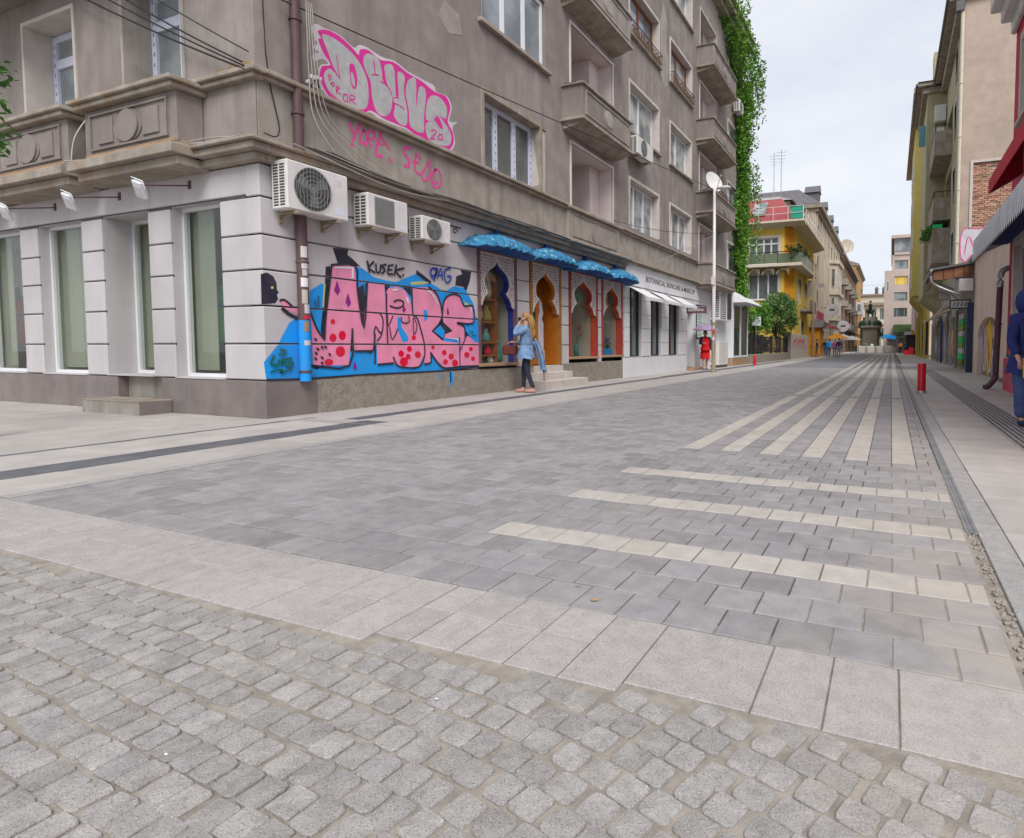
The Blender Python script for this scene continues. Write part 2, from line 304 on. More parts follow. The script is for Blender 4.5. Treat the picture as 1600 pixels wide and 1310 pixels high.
MURAL_FILL={'blue':[[(5.631,0.545),(5.604,0.786),(5.813,1.022),(6.003,1.345),(6.158,1.429),(6.318,1.515),(6.341,1.825),(6.531,1.943),(6.644,1.965),(6.707,2.159),(7.17,2.289),(7.318,2.273),(7.495,2.179),(7.562,2.151),(7.815,2.123),(8.031,2.117),(8.259,2.215),(8.496,2.311),(8.656,2.286),(8.876,2.19),(9.252,2.052),(9.532,2.191),(9.854,2.178),(10.134,1.862),(10.112,1.629),(10.286,1.592),(10.339,1.111),(10.327,0.581),(9.153,0.534),(7.314,0.518)]],'dark':[[(6.761,2.517),(7.054,2.536),(7.031,2.449),(7.132,2.395),(7.276,2.294),(6.847,2.291)],[(9.716,2.538),(10.064,2.542),(10.008,2.322),(9.886,2.116),(9.806,2.195),(9.564,2.205),(9.6,2.387),(9.779,2.449)],[(5.601,1.988),(5.69,2.02),(5.782,1.978),(5.827,1.893),(5.827,1.804),(5.857,1.761),(5.826,1.729),(5.843,1.67),(5.801,1.607),(5.598,1.579)],[(6.629,2.215),(6.709,2.233),(6.674,1.731),(6.63,1.532),(6.589,1.432),(6.556,1.114),(6.508,1.235),(6.606,1.953)],[(7.191,1.923),(7.304,1.297),(7.386,1.643),(7.332,2.023)],[(7.078,1.3),(7.118,0.939),(7.025,0.923),(7.032,1.145)],[(6.31,0.737),(6.51,0.715),(6.434,0.653),(6.362,0.679)],[(7.359,2.025),(7.403,2.033),(7.368,1.606)],[(7.534,1.205),(7.563,1.044),(7.542,0.702),(7.508,0.703)],[(7.785,1.902),(7.908,2.059),(8.153,2.064),(8.379,1.893),(8.371,2.084),(7.766,2.064)],[(8.524,2.388),(8.905,2.213),(8.847,2.158),(8.509,2.309)],[(9.088,1.459),(9.18,1.565),(9.207,1.463),(9.479,1.305),(9.246,1.216),(9.168,1.102),(8.852,1.29)],[(9.867,1.314),(10.016,1.186),(9.829,1.096)]],'pink':[[(6.729,2.247),(7.16,2.29),(7.191,1.923),(7.304,1.297),(7.398,2.038),(7.761,2.054),(7.788,1.593),(7.803,1.063),(7.53,1.062),(7.481,0.94),(7.326,0.936),(7.118,0.934),(7.077,1.283),(7.001,0.705),(6.364,0.723),(6.358,1.104),(6.344,1.493),(6.436,1.265),(6.556,1.114),(6.589,1.432),(6.671,1.927)],[(7.785,1.902),(7.846,1.99),(8.029,2.047),(8.227,1.995),(8.351,1.834),(8.397,1.587),(8.5,1.515),(8.665,1.088),(8.667,0.83),(8.53,0.64),(8.266,0.629),(8.015,0.674),(7.894,0.726),(7.583,0.705),(7.568,1.053),(7.801,1.067),(7.79,1.593)],[(8.389,2.062),(8.817,2.101),(9.014,2.002),(9.126,1.807),(9.159,1.584),(9.088,1.459),(8.875,1.29),(9.168,1.112),(9.632,1.074),(9.647,0.606),(9.161,0.6),(8.833,0.888),(8.831,0.711),(8.66,0.686),(8.676,1.068),(8.506,1.515),(8.402,1.587)],[(9.201,1.833),(9.31,1.964),(9.497,2.025),(9.687,1.993),(9.813,1.809),(10.075,1.825),(10.084,1.489),(9.642,1.469),(9.803,1.399),(9.814,1.161),(9.932,1.224),(10.168,1.077),(10.338,1.1),(10.327,0.608),(9.66,0.606),(9.654,1.181),(9.235,1.158),(9.237,1.237),(9.473,1.305),(9.213,1.463),(9.172,1.626)],[(5.863,1.642),(5.931,1.654),(6.045,1.578),(6.197,1.553),(6.335,1.5),(6.333,1.421),(6.142,1.462),(5.931,1.54)]],'blue2':[[(8.038,1.513),(8.113,1.517),(8.133,1.348),(8.281,1.181),(8.279,1.095),(8.151,1.075),(8.033,1.308)],[(8.938,1.292),(9.116,1.409),(9.239,1.299),(9.199,1.154)],[(8.681,1.68),(8.778,1.67),(8.788,1.527),(8.689,1.458)]],'red':[[(6.767,1.385),(6.761,1.363),(6.745,1.347),(6.723,1.341),(6.702,1.346),(6.687,1.361),(6.682,1.382),(6.689,1.404),(6.705,1.42),(6.726,1.427),(6.747,1.422),(6.762,1.407)],[(6.785,1.138),(6.775,1.105),(6.75,1.08),(6.717,1.071),(6.684,1.08),(6.661,1.104),(6.653,1.136),(6.663,1.169),(6.688,1.194),(6.721,1.203),(6.753,1.195),(6.777,1.171)],[(6.959,1.178),(6.949,1.14),(6.923,1.111),(6.888,1.101),(6.855,1.111),(6.831,1.138),(6.823,1.175),(6.833,1.213),(6.859,1.241),(6.893,1.252),(6.927,1.243),(6.951,1.216)],[(6.937,0.924),(6.924,0.881),(6.89,0.851),(6.844,0.84),(6.8,0.852),(6.769,0.883),(6.759,0.925),(6.772,0.966),(6.805,0.997),(6.85,1.008),(6.894,0.997),(6.926,0.966)],[(6.714,0.759),(6.703,0.733),(6.672,0.714),(6.632,0.708),(6.593,0.717),(6.564,0.737),(6.554,0.763),(6.566,0.789),(6.595,0.808),(6.635,0.814),(6.675,0.806),(6.704,0.786)],[(8.176,0.875),(8.166,0.846),(8.14,0.825),(8.106,0.817),(8.072,0.826),(8.048,0.848),(8.04,0.877),(8.05,0.906),(8.075,0.927),(8.109,0.935),(8.143,0.927),(8.167,0.905)],[(8.369,0.96),(8.36,0.934),(8.336,0.914),(8.305,0.907),(8.274,0.915),(8.252,0.934),(8.244,0.961),(8.253,0.987),(8.276,1.006),(8.308,1.013),(8.339,1.006),(8.361,0.987)],[(8.334,0.82),(8.324,0.793),(8.301,0.774),(8.27,0.768),(8.239,0.775),(8.217,0.795),(8.21,0.822),(8.219,0.848),(8.242,0.867),(8.273,0.874),(8.304,0.866),(8.326,0.846)],[(8.585,0.855),(8.574,0.824),(8.546,0.801),(8.508,0.793),(8.47,0.802),(8.444,0.826),(8.435,0.857),(8.445,0.888),(8.473,0.911),(8.511,0.919),(8.549,0.91),(8.576,0.887)],[(8.264,0.731),(8.249,0.689),(8.213,0.66),(8.164,0.65),(8.116,0.662),(8.082,0.694),(8.071,0.735),(8.085,0.776),(8.12,0.806),(8.169,0.816),(8.217,0.804),(8.252,0.773)],[(8.47,1.164),(8.462,1.142),(8.442,1.125),(8.415,1.119),(8.389,1.125),(8.37,1.141),(8.364,1.163),(8.372,1.185),(8.391,1.202),(8.418,1.208),(8.444,1.202),(8.463,1.186)],[(9.274,0.884),(9.264,0.858),(9.239,0.839),(9.206,0.833),(9.173,0.84),(9.15,0.859),(9.141,0.886),(9.151,0.911),(9.175,0.93),(9.209,0.937),(9.242,0.93),(9.266,0.911)],[(9.483,0.808),(9.471,0.778),(9.442,0.756),(9.403,0.749),(9.364,0.758),(9.337,0.78),(9.327,0.811),(9.338,0.841),(9.367,0.862),(9.406,0.87),(9.445,0.861),(9.473,0.839)],[(9.306,0.706),(9.296,0.68),(9.271,0.662),(9.238,0.655),(9.205,0.663),(9.181,0.683),(9.173,0.71),(9.182,0.736),(9.207,0.754),(9.24,0.761),(9.274,0.753),(9.298,0.733)],[(9.6,0.678),(9.587,0.644),(9.554,0.62),(9.509,0.612),(9.465,0.623),(9.434,0.648),(9.423,0.683),(9.436,0.716),(9.468,0.741),(9.513,0.749),(9.557,0.739),(9.589,0.713)],[(8.947,0.989),(8.941,0.97),(8.924,0.956),(8.9,0.952),(8.878,0.957),(8.861,0.97),(8.856,0.989),(8.862,1.007),(8.879,1.021),(8.902,1.026),(8.925,1.021),(8.942,1.007)],[(9.953,0.834),(9.942,0.804),(9.912,0.782),(9.871,0.775),(9.831,0.784),(9.803,0.806),(9.793,0.836),(9.804,0.866),(9.834,0.888),(9.874,0.895),(9.914,0.887),(9.943,0.865)],[(10.062,0.954),(10.053,0.932),(10.03,0.915),(9.999,0.909),(9.969,0.915),(9.947,0.932),(9.939,0.955),(9.948,0.978),(9.97,0.994),(10.001,1.0),(10.032,0.994),(10.054,0.977)],[(10.13,0.754),(10.121,0.731),(10.098,0.715),(10.066,0.709),(10.036,0.716),(10.013,0.733),(10.006,0.756),(10.015,0.779),(10.037,0.795),(10.068,0.801),(10.099,0.794),(10.122,0.777)]],'purple':[[(6.819,2.023),(6.869,1.878),(6.821,1.795),(6.759,1.869)],[(7.013,1.849),(7.069,1.692),(7.016,1.629),(6.963,1.701)],[(7.114,0.784),(7.152,0.662),(7.109,0.62),(7.075,0.673)],[(8.182,1.746),(8.238,1.655),(8.191,1.596),(8.154,1.641)],[(9.33,1.779),(9.364,1.656),(9.326,1.603),(9.294,1.674)]],'yellow':[[(6.587,1.951),(6.615,1.954),(6.576,1.594),(6.548,1.592)],[(8.36,2.149),(8.627,2.195),(8.848,2.197),(8.735,2.147),(8.385,2.104)],[(9.815,1.906),(10.048,1.856),(9.846,1.833)],[(5.775,1.821),(5.772,1.811),(5.764,1.802),(5.753,1.799),(5.742,1.8),(5.734,1.807),(5.731,1.817),(5.735,1.828),(5.743,1.836),(5.754,1.84),(5.765,1.838),(5.773,1.832)]],'white':[[(6.777,2.236),(7.139,2.268),(7.123,2.088),(7.092,2.085),(7.096,2.238),(6.786,2.209)],[(8.733,2.058),(8.844,2.048),(8.955,1.957),(9.067,1.804),(9.044,1.792),(8.899,1.973)],[(7.93,1.988),(8.052,2.008),(8.076,1.982),(7.953,1.953)],[(8.275,1.885),(8.324,1.775),(8.297,1.763),(8.236,1.844)],[(9.845,1.789),(10.047,1.801),(10.027,1.691),(10.006,1.777)],[(9.29,1.165),(9.619,1.169),(9.616,1.073),(9.586,1.137)]]}
MURAL_STROKE={'black':[([(5.863,1.649),(5.932,1.662),(6.045,1.581)],0.03),([(5.895,1.538),(5.991,1.467),(6.107,1.419)],0.05),([(7.874,1.699),(8.018,1.671),(8.143,1.706),(8.183,1.784),(8.072,1.814),(7.96,1.778)],0.03),([(7.522,1.561),(7.658,1.55),(7.712,1.426),(7.671,1.207),(7.576,1.098)],0.025),([(7.511,1.204),(7.549,1.339),(7.626,1.243),(7.684,1.244)],0.025),([(7.81,1.558),(7.821,1.357),(7.929,1.527)],0.022),([(7.851,1.34),(7.905,1.119),(8.033,1.308)],0.022),([(8.125,1.517),(8.136,1.433),(8.249,1.418),(8.315,1.468),(8.291,1.544)],0.022),([(8.422,1.55),(8.496,1.359),(8.413,1.221),(8.408,1.511)],0.02),([(7.799,1.904),(7.79,1.593),(7.801,1.067)],0.03),([(8.389,2.062),(8.402,1.587),(8.506,1.515),(8.665,1.088),(8.672,0.83),(8.53,0.636),(8.266,0.625),(8.014,0.671),(7.921,0.822)],0.03),([(8.817,2.105),(9.014,2.002),(9.126,1.807),(9.165,1.585),(9.088,1.459)],0.035),([(9.172,1.626),(9.201,1.833),(9.31,1.968),(9.497,2.029),(9.687,1.997),(9.813,1.813),(10.082,1.83),(10.088,1.485),(9.578,1.473),(9.803,1.399),(9.824,1.161)],0.035),([(8.833,0.888),(9.161,0.596),(9.653,0.602),(10.327,0.599)],0.035),([(8.833,0.888),(8.837,0.707),(8.66,0.682)],0.03),([(7.583,0.698),(7.918,0.715)],0.035),([(6.364,0.716),(7.001,0.698),(7.077,1.283)],0.035),([(7.118,0.926),(7.457,0.929)],0.035),([(7.326,0.929),(7.481,0.933),(7.529,1.205)],0.035),([(6.723,2.251),(7.164,2.297),(7.195,1.924),(7.304,1.297),(7.393,2.037)],0.035),([(6.723,2.251),(6.671,1.927),(6.589,1.432),(6.56,1.106)],0.035),([(6.344,1.493),(6.436,1.265),(6.556,1.114)],0.03),([(9.657,1.181),(9.653,0.606)],0.02),([(9.661,0.924),(9.813,1.14)],0.025),([(5.631,0.54),(6.286,0.527),(7.446,0.546)],0.03),([(7.314,0.541),(9.153,0.538),(10.327,0.581)],0.03),([(6.395,1.12),(6.423,1.098)],0.03),([(6.426,0.976),(6.455,0.953)],0.03),([(6.397,0.912),(6.425,0.889)],0.03),([(6.496,0.846),(6.525,0.822)],0.03),([(6.629,0.893),(6.658,0.87)],0.03),([(6.385,0.831),(6.414,0.808)],0.03),([(6.501,1.0),(6.53,0.977)],0.03),([(6.557,1.008),(6.586,0.985)],0.03),([(6.493,0.765),(6.522,0.741)],0.03),([(7.403,2.396),(7.442,2.226)],0.04),([(7.536,2.405),(7.433,2.295),(7.553,2.23)],0.035),([(7.58,2.375),(7.588,2.251),(7.656,2.25),(7.682,2.37)],0.035),([(7.799,2.393),(7.705,2.355),(7.773,2.3),(7.701,2.229)],0.035),([(7.858,2.383),(7.83,2.243),(7.937,2.246)],0.035),([(7.844,2.308),(7.928,2.318)],0.03),([(7.858,2.383),(7.954,2.404)],0.03),([(8.027,2.413),(7.973,2.231)],0.035),([(8.2,2.378),(8.012,2.309),(8.133,2.211)],0.035),([(8.171,2.257),(8.184,2.254)],0.04)],'tagblue':[([(9.026,2.467),(8.897,2.451),(8.866,2.348),(8.965,2.329),(9.039,2.408),(9.026,2.467),(8.963,2.239)],0.035),([(9.036,2.287),(9.144,2.491),(9.183,2.281)],0.03),([(9.067,2.35),(9.185,2.363)],0.03),([(9.416,2.513),(9.263,2.474),(9.243,2.308),(9.317,2.233),(9.411,2.305),(9.412,2.367),(9.32,2.357)],0.035),([(8.865,2.308),(8.963,2.259)],0.03)],'green':[([(5.744,0.872),(5.693,0.754),(5.803,0.743)],0.035),([(5.822,0.818),(5.796,0.751)],0.03),([(5.843,0.735),(5.863,0.825),(5.903,0.809),(5.861,0.772)],0.03),([(6.003,0.83),(5.911,0.817),(5.909,0.74),(5.982,0.723),(6.026,0.768),(5.951,0.778)],0.035),([(5.835,0.962),(5.915,0.939),(5.897,0.893),(5.817,0.894)],0.03),([(5.689,0.642),(5.785,0.676),(5.865,0.665),(5.824,0.629),(5.998,0.684)],0.03),([(9.967,1.294),(10.07,1.308),(10.034,1.23),(10.172,1.232)],0.02)],'teal':[([(6.413,1.68),(6.42,1.601)],0.03),([(6.47,1.748),(6.465,1.603)],0.03)]}
PIECE_FILL={'halo':[[(6.502,5.698),(6.595,5.781),(6.695,5.774),(6.769,5.786),(7.01,5.803),(7.249,5.732),(7.334,5.803),(7.484,5.854),(7.817,5.837),(8.124,5.89),(8.421,5.841),(8.763,5.849),(9.069,5.854),(9.123,5.758),(9.419,5.79),(9.552,5.616),(9.468,5.343),(9.718,5.407),(9.558,5.251),(9.629,4.986),(9.453,4.749),(9.038,4.676),(8.761,4.758),(8.679,4.751),(8.367,4.812),(8.216,4.809),(8.021,4.798),(7.786,4.781),(7.54,4.827),(7.407,4.729),(7.134,4.684),(6.821,4.742),(6.638,4.872),(6.589,5.04),(6.63,5.198),(6.772,5.281),(6.671,5.309),(6.522,5.214),(6.507,5.3),(6.618,5.38),(6.511,5.41),(6.594,5.494),(6.534,5.559)]],'magenta':[[(6.6,5.68),(6.76,5.773),(6.989,5.785),(7.228,5.714),(7.346,5.658),(7.374,5.755),(7.548,5.823),(7.792,5.774),(8.075,5.86),(8.395,5.812),(8.735,5.809),(9.094,5.747),(9.388,5.779),(9.511,5.602),(9.422,5.328),(9.556,5.168),(9.588,4.974),(9.393,4.751),(9.039,4.706),(8.789,4.801),(8.68,4.767),(8.368,4.836),(8.242,4.835),(8.022,4.831),(7.81,4.83),(7.563,4.866),(7.408,4.751),(7.155,4.705),(6.841,4.754),(6.675,4.883),(6.616,5.048),(6.667,5.201),(6.81,5.281),(6.692,5.397),(6.606,5.561),(6.662,5.602)]],'silver':[[(6.672,5.654),(6.833,5.705),(7.045,5.682),(7.265,5.607),(7.44,5.454),(7.52,5.248),(7.512,4.971),(7.41,4.829),(7.158,4.789),(6.824,4.845),(6.706,4.974),(6.697,5.108),(6.817,5.221),(7.007,5.105),(6.857,5.277),(6.768,5.462)],[(7.433,5.587),(7.469,5.712),(7.591,5.782),(7.757,5.759),(7.82,5.576),(7.839,5.444),(8.023,5.302),(8.004,5.044),(7.877,4.883),(7.697,4.882),(7.602,5.074),(7.577,5.322),(7.489,5.458)],[(7.875,5.634),(7.887,5.727),(8.037,5.799),(8.099,5.691),(8.113,5.336),(8.181,5.326),(8.162,5.68),(8.218,5.758),(8.329,5.712),(8.304,5.445),(8.376,5.14),(8.349,4.899),(8.193,4.865),(8.057,4.973),(8.091,5.165),(7.926,5.442)],[(8.363,5.578),(8.443,5.721),(8.601,5.775),(8.592,5.273),(8.677,5.663),(8.814,5.707),(8.851,5.577),(8.787,5.208),(8.759,4.895),(8.446,4.903),(8.415,5.172),(8.353,5.39)],[(8.867,5.448),(8.978,5.634),(9.208,5.692),(9.398,5.582),(9.378,5.353),(9.2,5.351),(9.404,5.221),(9.522,5.055),(9.426,4.863),(9.041,4.795),(8.852,4.873),(8.838,5.091),(9.052,5.202),(8.84,5.159)]],'magenta2':[[(7.156,5.386),(7.199,5.467),(7.261,5.447),(7.307,5.265),(7.271,5.101),(7.189,5.119)],[(9.17,5.331),(9.289,5.162),(9.223,5.121),(9.052,5.232),(9.156,5.336)]],'silver2':[[(7.178,5.296),(7.216,5.328),(7.254,5.227),(7.251,5.126),(7.2,5.156)]]}
PIECE_STROKE={'magenta':[([(6.757,5.092),(6.805,5.12),(6.812,5.067)],0.02),([(6.766,5.096),(6.792,5.027)],0.02),([(6.81,5.002),(6.85,5.034),(6.868,5.009),(6.838,4.973),(6.81,5.002)],0.02),([(6.903,4.894),(6.906,4.992),(6.965,4.998),(6.914,4.938),(6.981,4.907)],0.02),([(7.042,4.93),(7.102,4.937),(7.099,4.837),(7.029,4.844),(7.042,4.93)],0.02),([(7.149,4.839),(7.163,4.96),(7.236,4.97),(7.245,4.932),(7.172,4.896),(7.253,4.86)],0.02),([(7.654,5.698),(7.671,5.498)],0.02),([(7.603,5.456),(7.75,5.513)],0.02),([(6.921,5.465),(6.97,5.163)],0.015),([(8.058,5.261),(8.181,5.298)],0.015),([(8.067,5.166),(8.177,5.179),(8.301,5.15)],0.02),([(8.961,4.996),(9.076,5.043),(9.089,4.998),(8.943,4.844),(9.058,4.885)],0.025),([(9.191,5.001),(9.265,5.014),(9.248,4.929),(9.145,4.907),(9.191,5.001)],0.025),([(7.781,5.421),(7.92,5.405),(8.023,5.302)],0.02)],'tagpink':[([(7.138,4.508),(7.202,4.362),(7.349,4.569)],0.06),([(7.238,4.401),(7.151,4.178)],0.05),([(7.394,4.489),(7.318,4.332),(7.34,4.263),(7.437,4.331),(7.454,4.47),(7.394,4.489)],0.045),([(7.435,4.254),(7.503,4.506),(7.627,4.526),(7.599,4.42),(7.487,4.376),(7.558,4.282)],0.045),([(7.768,4.591),(7.63,4.196),(7.769,4.187)],0.06),([(7.66,4.381),(7.814,4.388)],0.045),([(7.753,4.508),(7.93,4.354)],0.05),([(7.938,4.186),(7.95,4.139)],0.06),([(8.417,4.52),(8.259,4.462),(8.285,4.366),(8.368,4.307),(8.379,4.185),(8.265,4.175)],0.06),([(8.561,4.468),(8.523,4.161),(8.686,4.118)],0.05),([(8.469,4.294),(8.616,4.313)],0.045),([(8.561,4.468),(8.663,4.391)],0.05),([(8.862,4.381),(8.686,4.118),(8.76,4.029),(8.888,4.192),(8.894,4.434)],0.045),([(9.049,4.323),(8.918,4.157),(8.977,3.996),(9.138,4.013),(9.207,4.164),(9.146,4.304),(9.049,4.301),(8.979,4.062),(9.108,4.094)],0.045)]}
def abox(mb, ax, c, u0, u1, z0, z1, d0, d1, m=0):
    if ax == 'x': mb.box(c - d0, c - d1, u0, u1, z0, z1, m)
    elif ax == '-x': mb.box(c + d0, c + d1, u0, u1, z0, z1, m)
    else: mb.box(u0, u1, c + d0, c + d1, z0, z1, m)
def window(parent, ax, c, u0, u1, z0, z1, depth=.22, cols=2, transom=None, fm='pvc', pm='pane_sky', surround=None, sill=None, fw=.06, name='window', film=False, one=False, sw=.10, cornice=None, split=None):
    f = MB(); d0, d1 = depth - .03, depth + .05
    abox(f, ax, c, u0, u0 + fw, z0, z1, d0, d1); abox(f, ax, c, u1 - fw, u1, z0, z1, d0, d1)
    abox(f, ax, c, u0 + fw, u1 - fw, z0, z0 + fw, d0, d1); abox(f, ax, c, u0 + fw, u1 - fw, z1 - fw, z1, d0, d1)
    edges = [u0 + fw / 2] + [u0 + (u1 - u0) * (k / cols if split is None else split[k - 1]) for k in range(1, cols)] + [u1 - fw / 2]
    for e in edges[1:-1]: abox(f, ax, c, e - fw * .75, e + fw * .75, z0 + fw, z1 - fw, d0 + .004, d1)
    if transom: abox(f, ax, c, u0 + fw, u1 - fw, transom - fw * .7, transom + fw * .7, d0 + .008, d1)
    w = f.build(name, fm, parent)
    rows = [(z0 + fw, z1 - fw)] if not transom else [(z0 + fw, transom - fw * .7), (transom + fw * .7, z1 - fw)]
    if one:
        p = MB(); abox(p, ax, c, u0 + fw, u1 - fw, z0 + fw, z1 - fw, depth + .02, depth + .03); p.build('pane', pm, w)
    else:
        for k in range(cols):
            a, b = edges[k] + fw * .75 * (k > 0) + fw / 2 * (k == 0), edges[k + 1] - fw * .75 * (k < cols - 1) - fw / 2 * (k == cols - 1)
            for (r0, r1) in rows:
                p = MB(); abox(p, ax, c, a, b, r0, r1, depth + .012, depth + .022); p.build('pane', pm if isinstance(pm, str) else pm[k % len(pm)], w)
    if film:
        q = MB()
        for e in edges:
            for k in range(int((z1 - z0) / .16)):
                zz = z0 + .08 + k * .16 + random.uniform(-.02, .02); abox(q, ax, c, e - .008, e + .012, zz, zz + .055, d0 - .003, d0)
        q.build('film_print', 'film_mark', w, kind='stuff')
    if surround:
        s = MB(); pr = -.03
        abox(s, ax, c, u0 - sw, u0, z0, z1 + sw, pr, depth - .03 - .001); abox(s, ax, c, u1, u1 + sw, z0, z1 + sw, pr, depth - .03 - .001); abox(s, ax, c, u0, u1, z1, z1 + sw, pr, depth - .03 - .001)
        s.build('surround', surround, w, bevel=.008)
    if sill:
        s = MB(); abox(s, ax, c, u0 - .16, u1 + .16, z0 - .09, z0, -.11, depth - .03); s.build('sill', sill, w, bevel=.01)
    return w

# ================================================================ GROUND
g = MB(); g.quad((-400, -60, -.09), (400, -60, -.09), (400, 900, -.09), (-400, 900, -.09)); struct('ground', g, 'ground_base')

KERB_X, DRAIN_X, ZX, PX, PY0, PR = -5.36, .392, -1.9, .192, 1.985, .213
def slab_mesh(kind, w, d, m, seed=0):
    """A paving piece about its own centre, top at z=0: chamfered rim; cobbles get rounded uneven outlines."""
    rnd = random.Random(seed); mb = MB()
    if kind == 'cobble':
        n = 12; out = []; r_ = rnd.uniform(.10, .2); base_ = []
        for sx, sy in ((1, 1), (-1, 1), (-1, -1), (1, -1)):
            c3 = [(sx * w / 2, sy * d / 2 * (1 - 2 * r_)), (sx * w / 2 * (1 - .55 * r_), sy * d / 2 * (1 - .55 * r_)), (sx * w / 2 * (1 - 2 * r_), sy * d / 2)]
            base_ += c3 if sx * sy > 0 else c3[::-1]
        out = [(x * rnd.uniform(.965, 1.01), y * rnd.uniform(.965, 1.01)) for x, y in base_]
        for k in range(0):
            a = 2 * math.pi * (k + .5) / n; ca, sa = math.cos(a), math.sin(a); e = 9
            r = (abs(ca) ** e + abs(sa) ** e) ** (-1 / e); out.append((ca * r * w / 2 * rnd.uniform(.955, 1.01), sa * r * d / 2 * rnd.uniform(.955, 1.01)))
        dz = [rnd.uniform(-.0014, .001) for _ in range(n)]
        vs = [(x * .945, y * .945, z) for (x, y), z in zip(out, dz)] + [(x, y, z - .0040) for (x, y), z in zip(out, dz)] + [(x, y, -.05) for x, y in out] + [(rnd.uniform(-.01, .01), rnd.uniform(-.01, .01), .0005)]
        fs = [(k, (k + 1) % n, 3 * n) for k in range(n)] + [(k + n * (1 + r), (k + 1) % n + n * (1 + r), (k + 1) % n + n * r, k + n * r) for r in range(2) for k in range(n)]
        mb.add(vs, fs, 0, False)
    else:
        c = .004 if kind == 'paver' else .003; x, y = w / 2, d / 2
        def ring(o, z): return [(-x + o, -y + o, z), (x - o, -y + o, z), (x - o, y - o, z), (-x + o, y - o, z)]
        mb.add(ring(c, 0) + ring(0, -c) + ring(0, -.06), [(0, 1, 2, 3)] + [(4 + 4 * r + i, 4 + 4 * r + (i + 1) % 4, 4 * r + (i + 1) % 4, 4 * r + i) for r in range(2) for i in range(4)])
    return mb
_cache = {}
def lay(parent, name, items, m, kind='paver', nmax=290):
    """items: (x, y, w, d, rot, z, label). The nearest become objects of their own, the rest one joined piece."""
    items = sorted(items, key=lambda q: (q[0]) ** 2 + (q[1]) ** 2)
    rest = MB()
    for i, (x, y, w, d, rot, z) in enumerate(items):
        var = random.randrange(8) if kind == 'cobble' else 0
        if i < nmax:
            key = (kind, m, round(w, 2) if kind == 'cobble' else round(w, 4), round(d, 2) if kind == 'cobble' else round(d, 4), var)
            if key not in _cache:
                o = slab_mesh(kind, key[2], key[3], m, len(_cache) * 17 + 3).build(name, m, None); _cache[key] = o.data; o.parent = parent
            else: o = link(name, _cache[key], parent)
            o.location = (x, y, z); o.rotation_euler = (random.uniform(-.006, .006) * (3 if kind == 'cobble' else 1), random.uniform(-.006, .006) * (3 if kind == 'cobble' else 1), rot)
        else:
            t = slab_mesh(kind, w, d, m, i % 13); c, s = math.cos(rot), math.sin(rot)
            rest.add([(x + p[0] * c - p[1] * s, y + p[0] * s + p[1] * c, z + p[2]) for p in t.v], t.f, 0, False)
    if rest.v: rest.build(name, m, parent, kind='stuff')

# --- carriageway of concrete pavers with light stripes
road = MB(); road.quad((KERB_X, 1.2, -.009), (DRAIN_X, 1.2, -.009), (DRAIN_X, 34, -.009), (KERB_X, 34, -.009))
road = struct('road', road, 'joint_dark')
sj = MB(); sj.quad((-.30, 1.985, -.0045), (DRAIN_X, 1.985, -.0045), (DRAIN_X, 5.4, -.0045), (-.05, 5.4, -.0045)); sj.build('sand_joint', 'sand_bed', road, kind='stuff')
J = .006
dark, light = [], []
def skew(x, y): return -max(0, min(1, (y - 2.6) / 9)) * .055 * max(0, min(2.3, x - ZX))
NR = int((29.5 - PY0) / PR)
zones = [(17, 49), (51, 84), (86, 120), (122, 200)]      # rows with lengthwise stripes
for r in range(NR):
    yc = PY0 + (r + .5) * PR
    bar = r in (3, 7, 11); stripe = any(a <= r < b for a, b in zones)
    x = ZX - PX * (18 + (.5 if (r % 2) else 0)) 
    while x < DRAIN_X - .01:
        a, b = max(x, KERB_X + .01), min(x + PX, DRAIN_X - .012)
        if b - a > .018:
            items = [(a, b)]
            for (p, q) in items:
                xc = (p + q) / 2
                isl = (bar and p > ZX - .1) 
                if not (stripe and p > ZX - .002 and q < ZX + 11 * PX + .002):
                    # left of the stripes keep bricks whole up to their edge
                    if stripe and p < ZX < q: q = ZX; xc = (p + q) / 2
                    if stripe and p < ZX + 11 * PX < q: p = ZX + 11 * PX; xc = (p + q) / 2
                    if q - p > .018: (light if isl else dark).append((xc, yc + skew(xc, yc), q - p - J, PR - .0085, random.uniform(-.004, .004), random.uniform(-.0015, .0015)))
        x += PX
    if stripe:
        for k in range(11):
            xc = ZX + (k + .5) * PX
            (light if k % 2 == 0 else dark).append((xc, yc + skew(xc, yc), PX - J, PR - (.008 if k % 2 else .002), 0, random.uniform(-.001, .001)))
lay(road, 'paver', dark, 'paver_dark', 'paver', 290)
lay(road, 'light_paver', light, 'paver_light', 'paver', 250)
far = MB(); far.quad((KERB_X, 29.4, -.006), (DRAIN_X, 29.4, -.006), (DRAIN_X, 210, -.006), (KERB_X, 210, -.006)); struct('road', far, 'road_far')
fl = MB()
for k in range(0, 11, 2):
    for a, b in ((29.5, 36), (36.6, 45), (45.7, 60), (61, 97)): fl.quad((ZX + k * PX, a, -.001), (ZX + (k + 1) * PX, a, -.001), (ZX + (k + 1) * PX, b, -.001), (ZX + k * PX, b, -.001))
struct('road_marking', fl, 'paver_light')

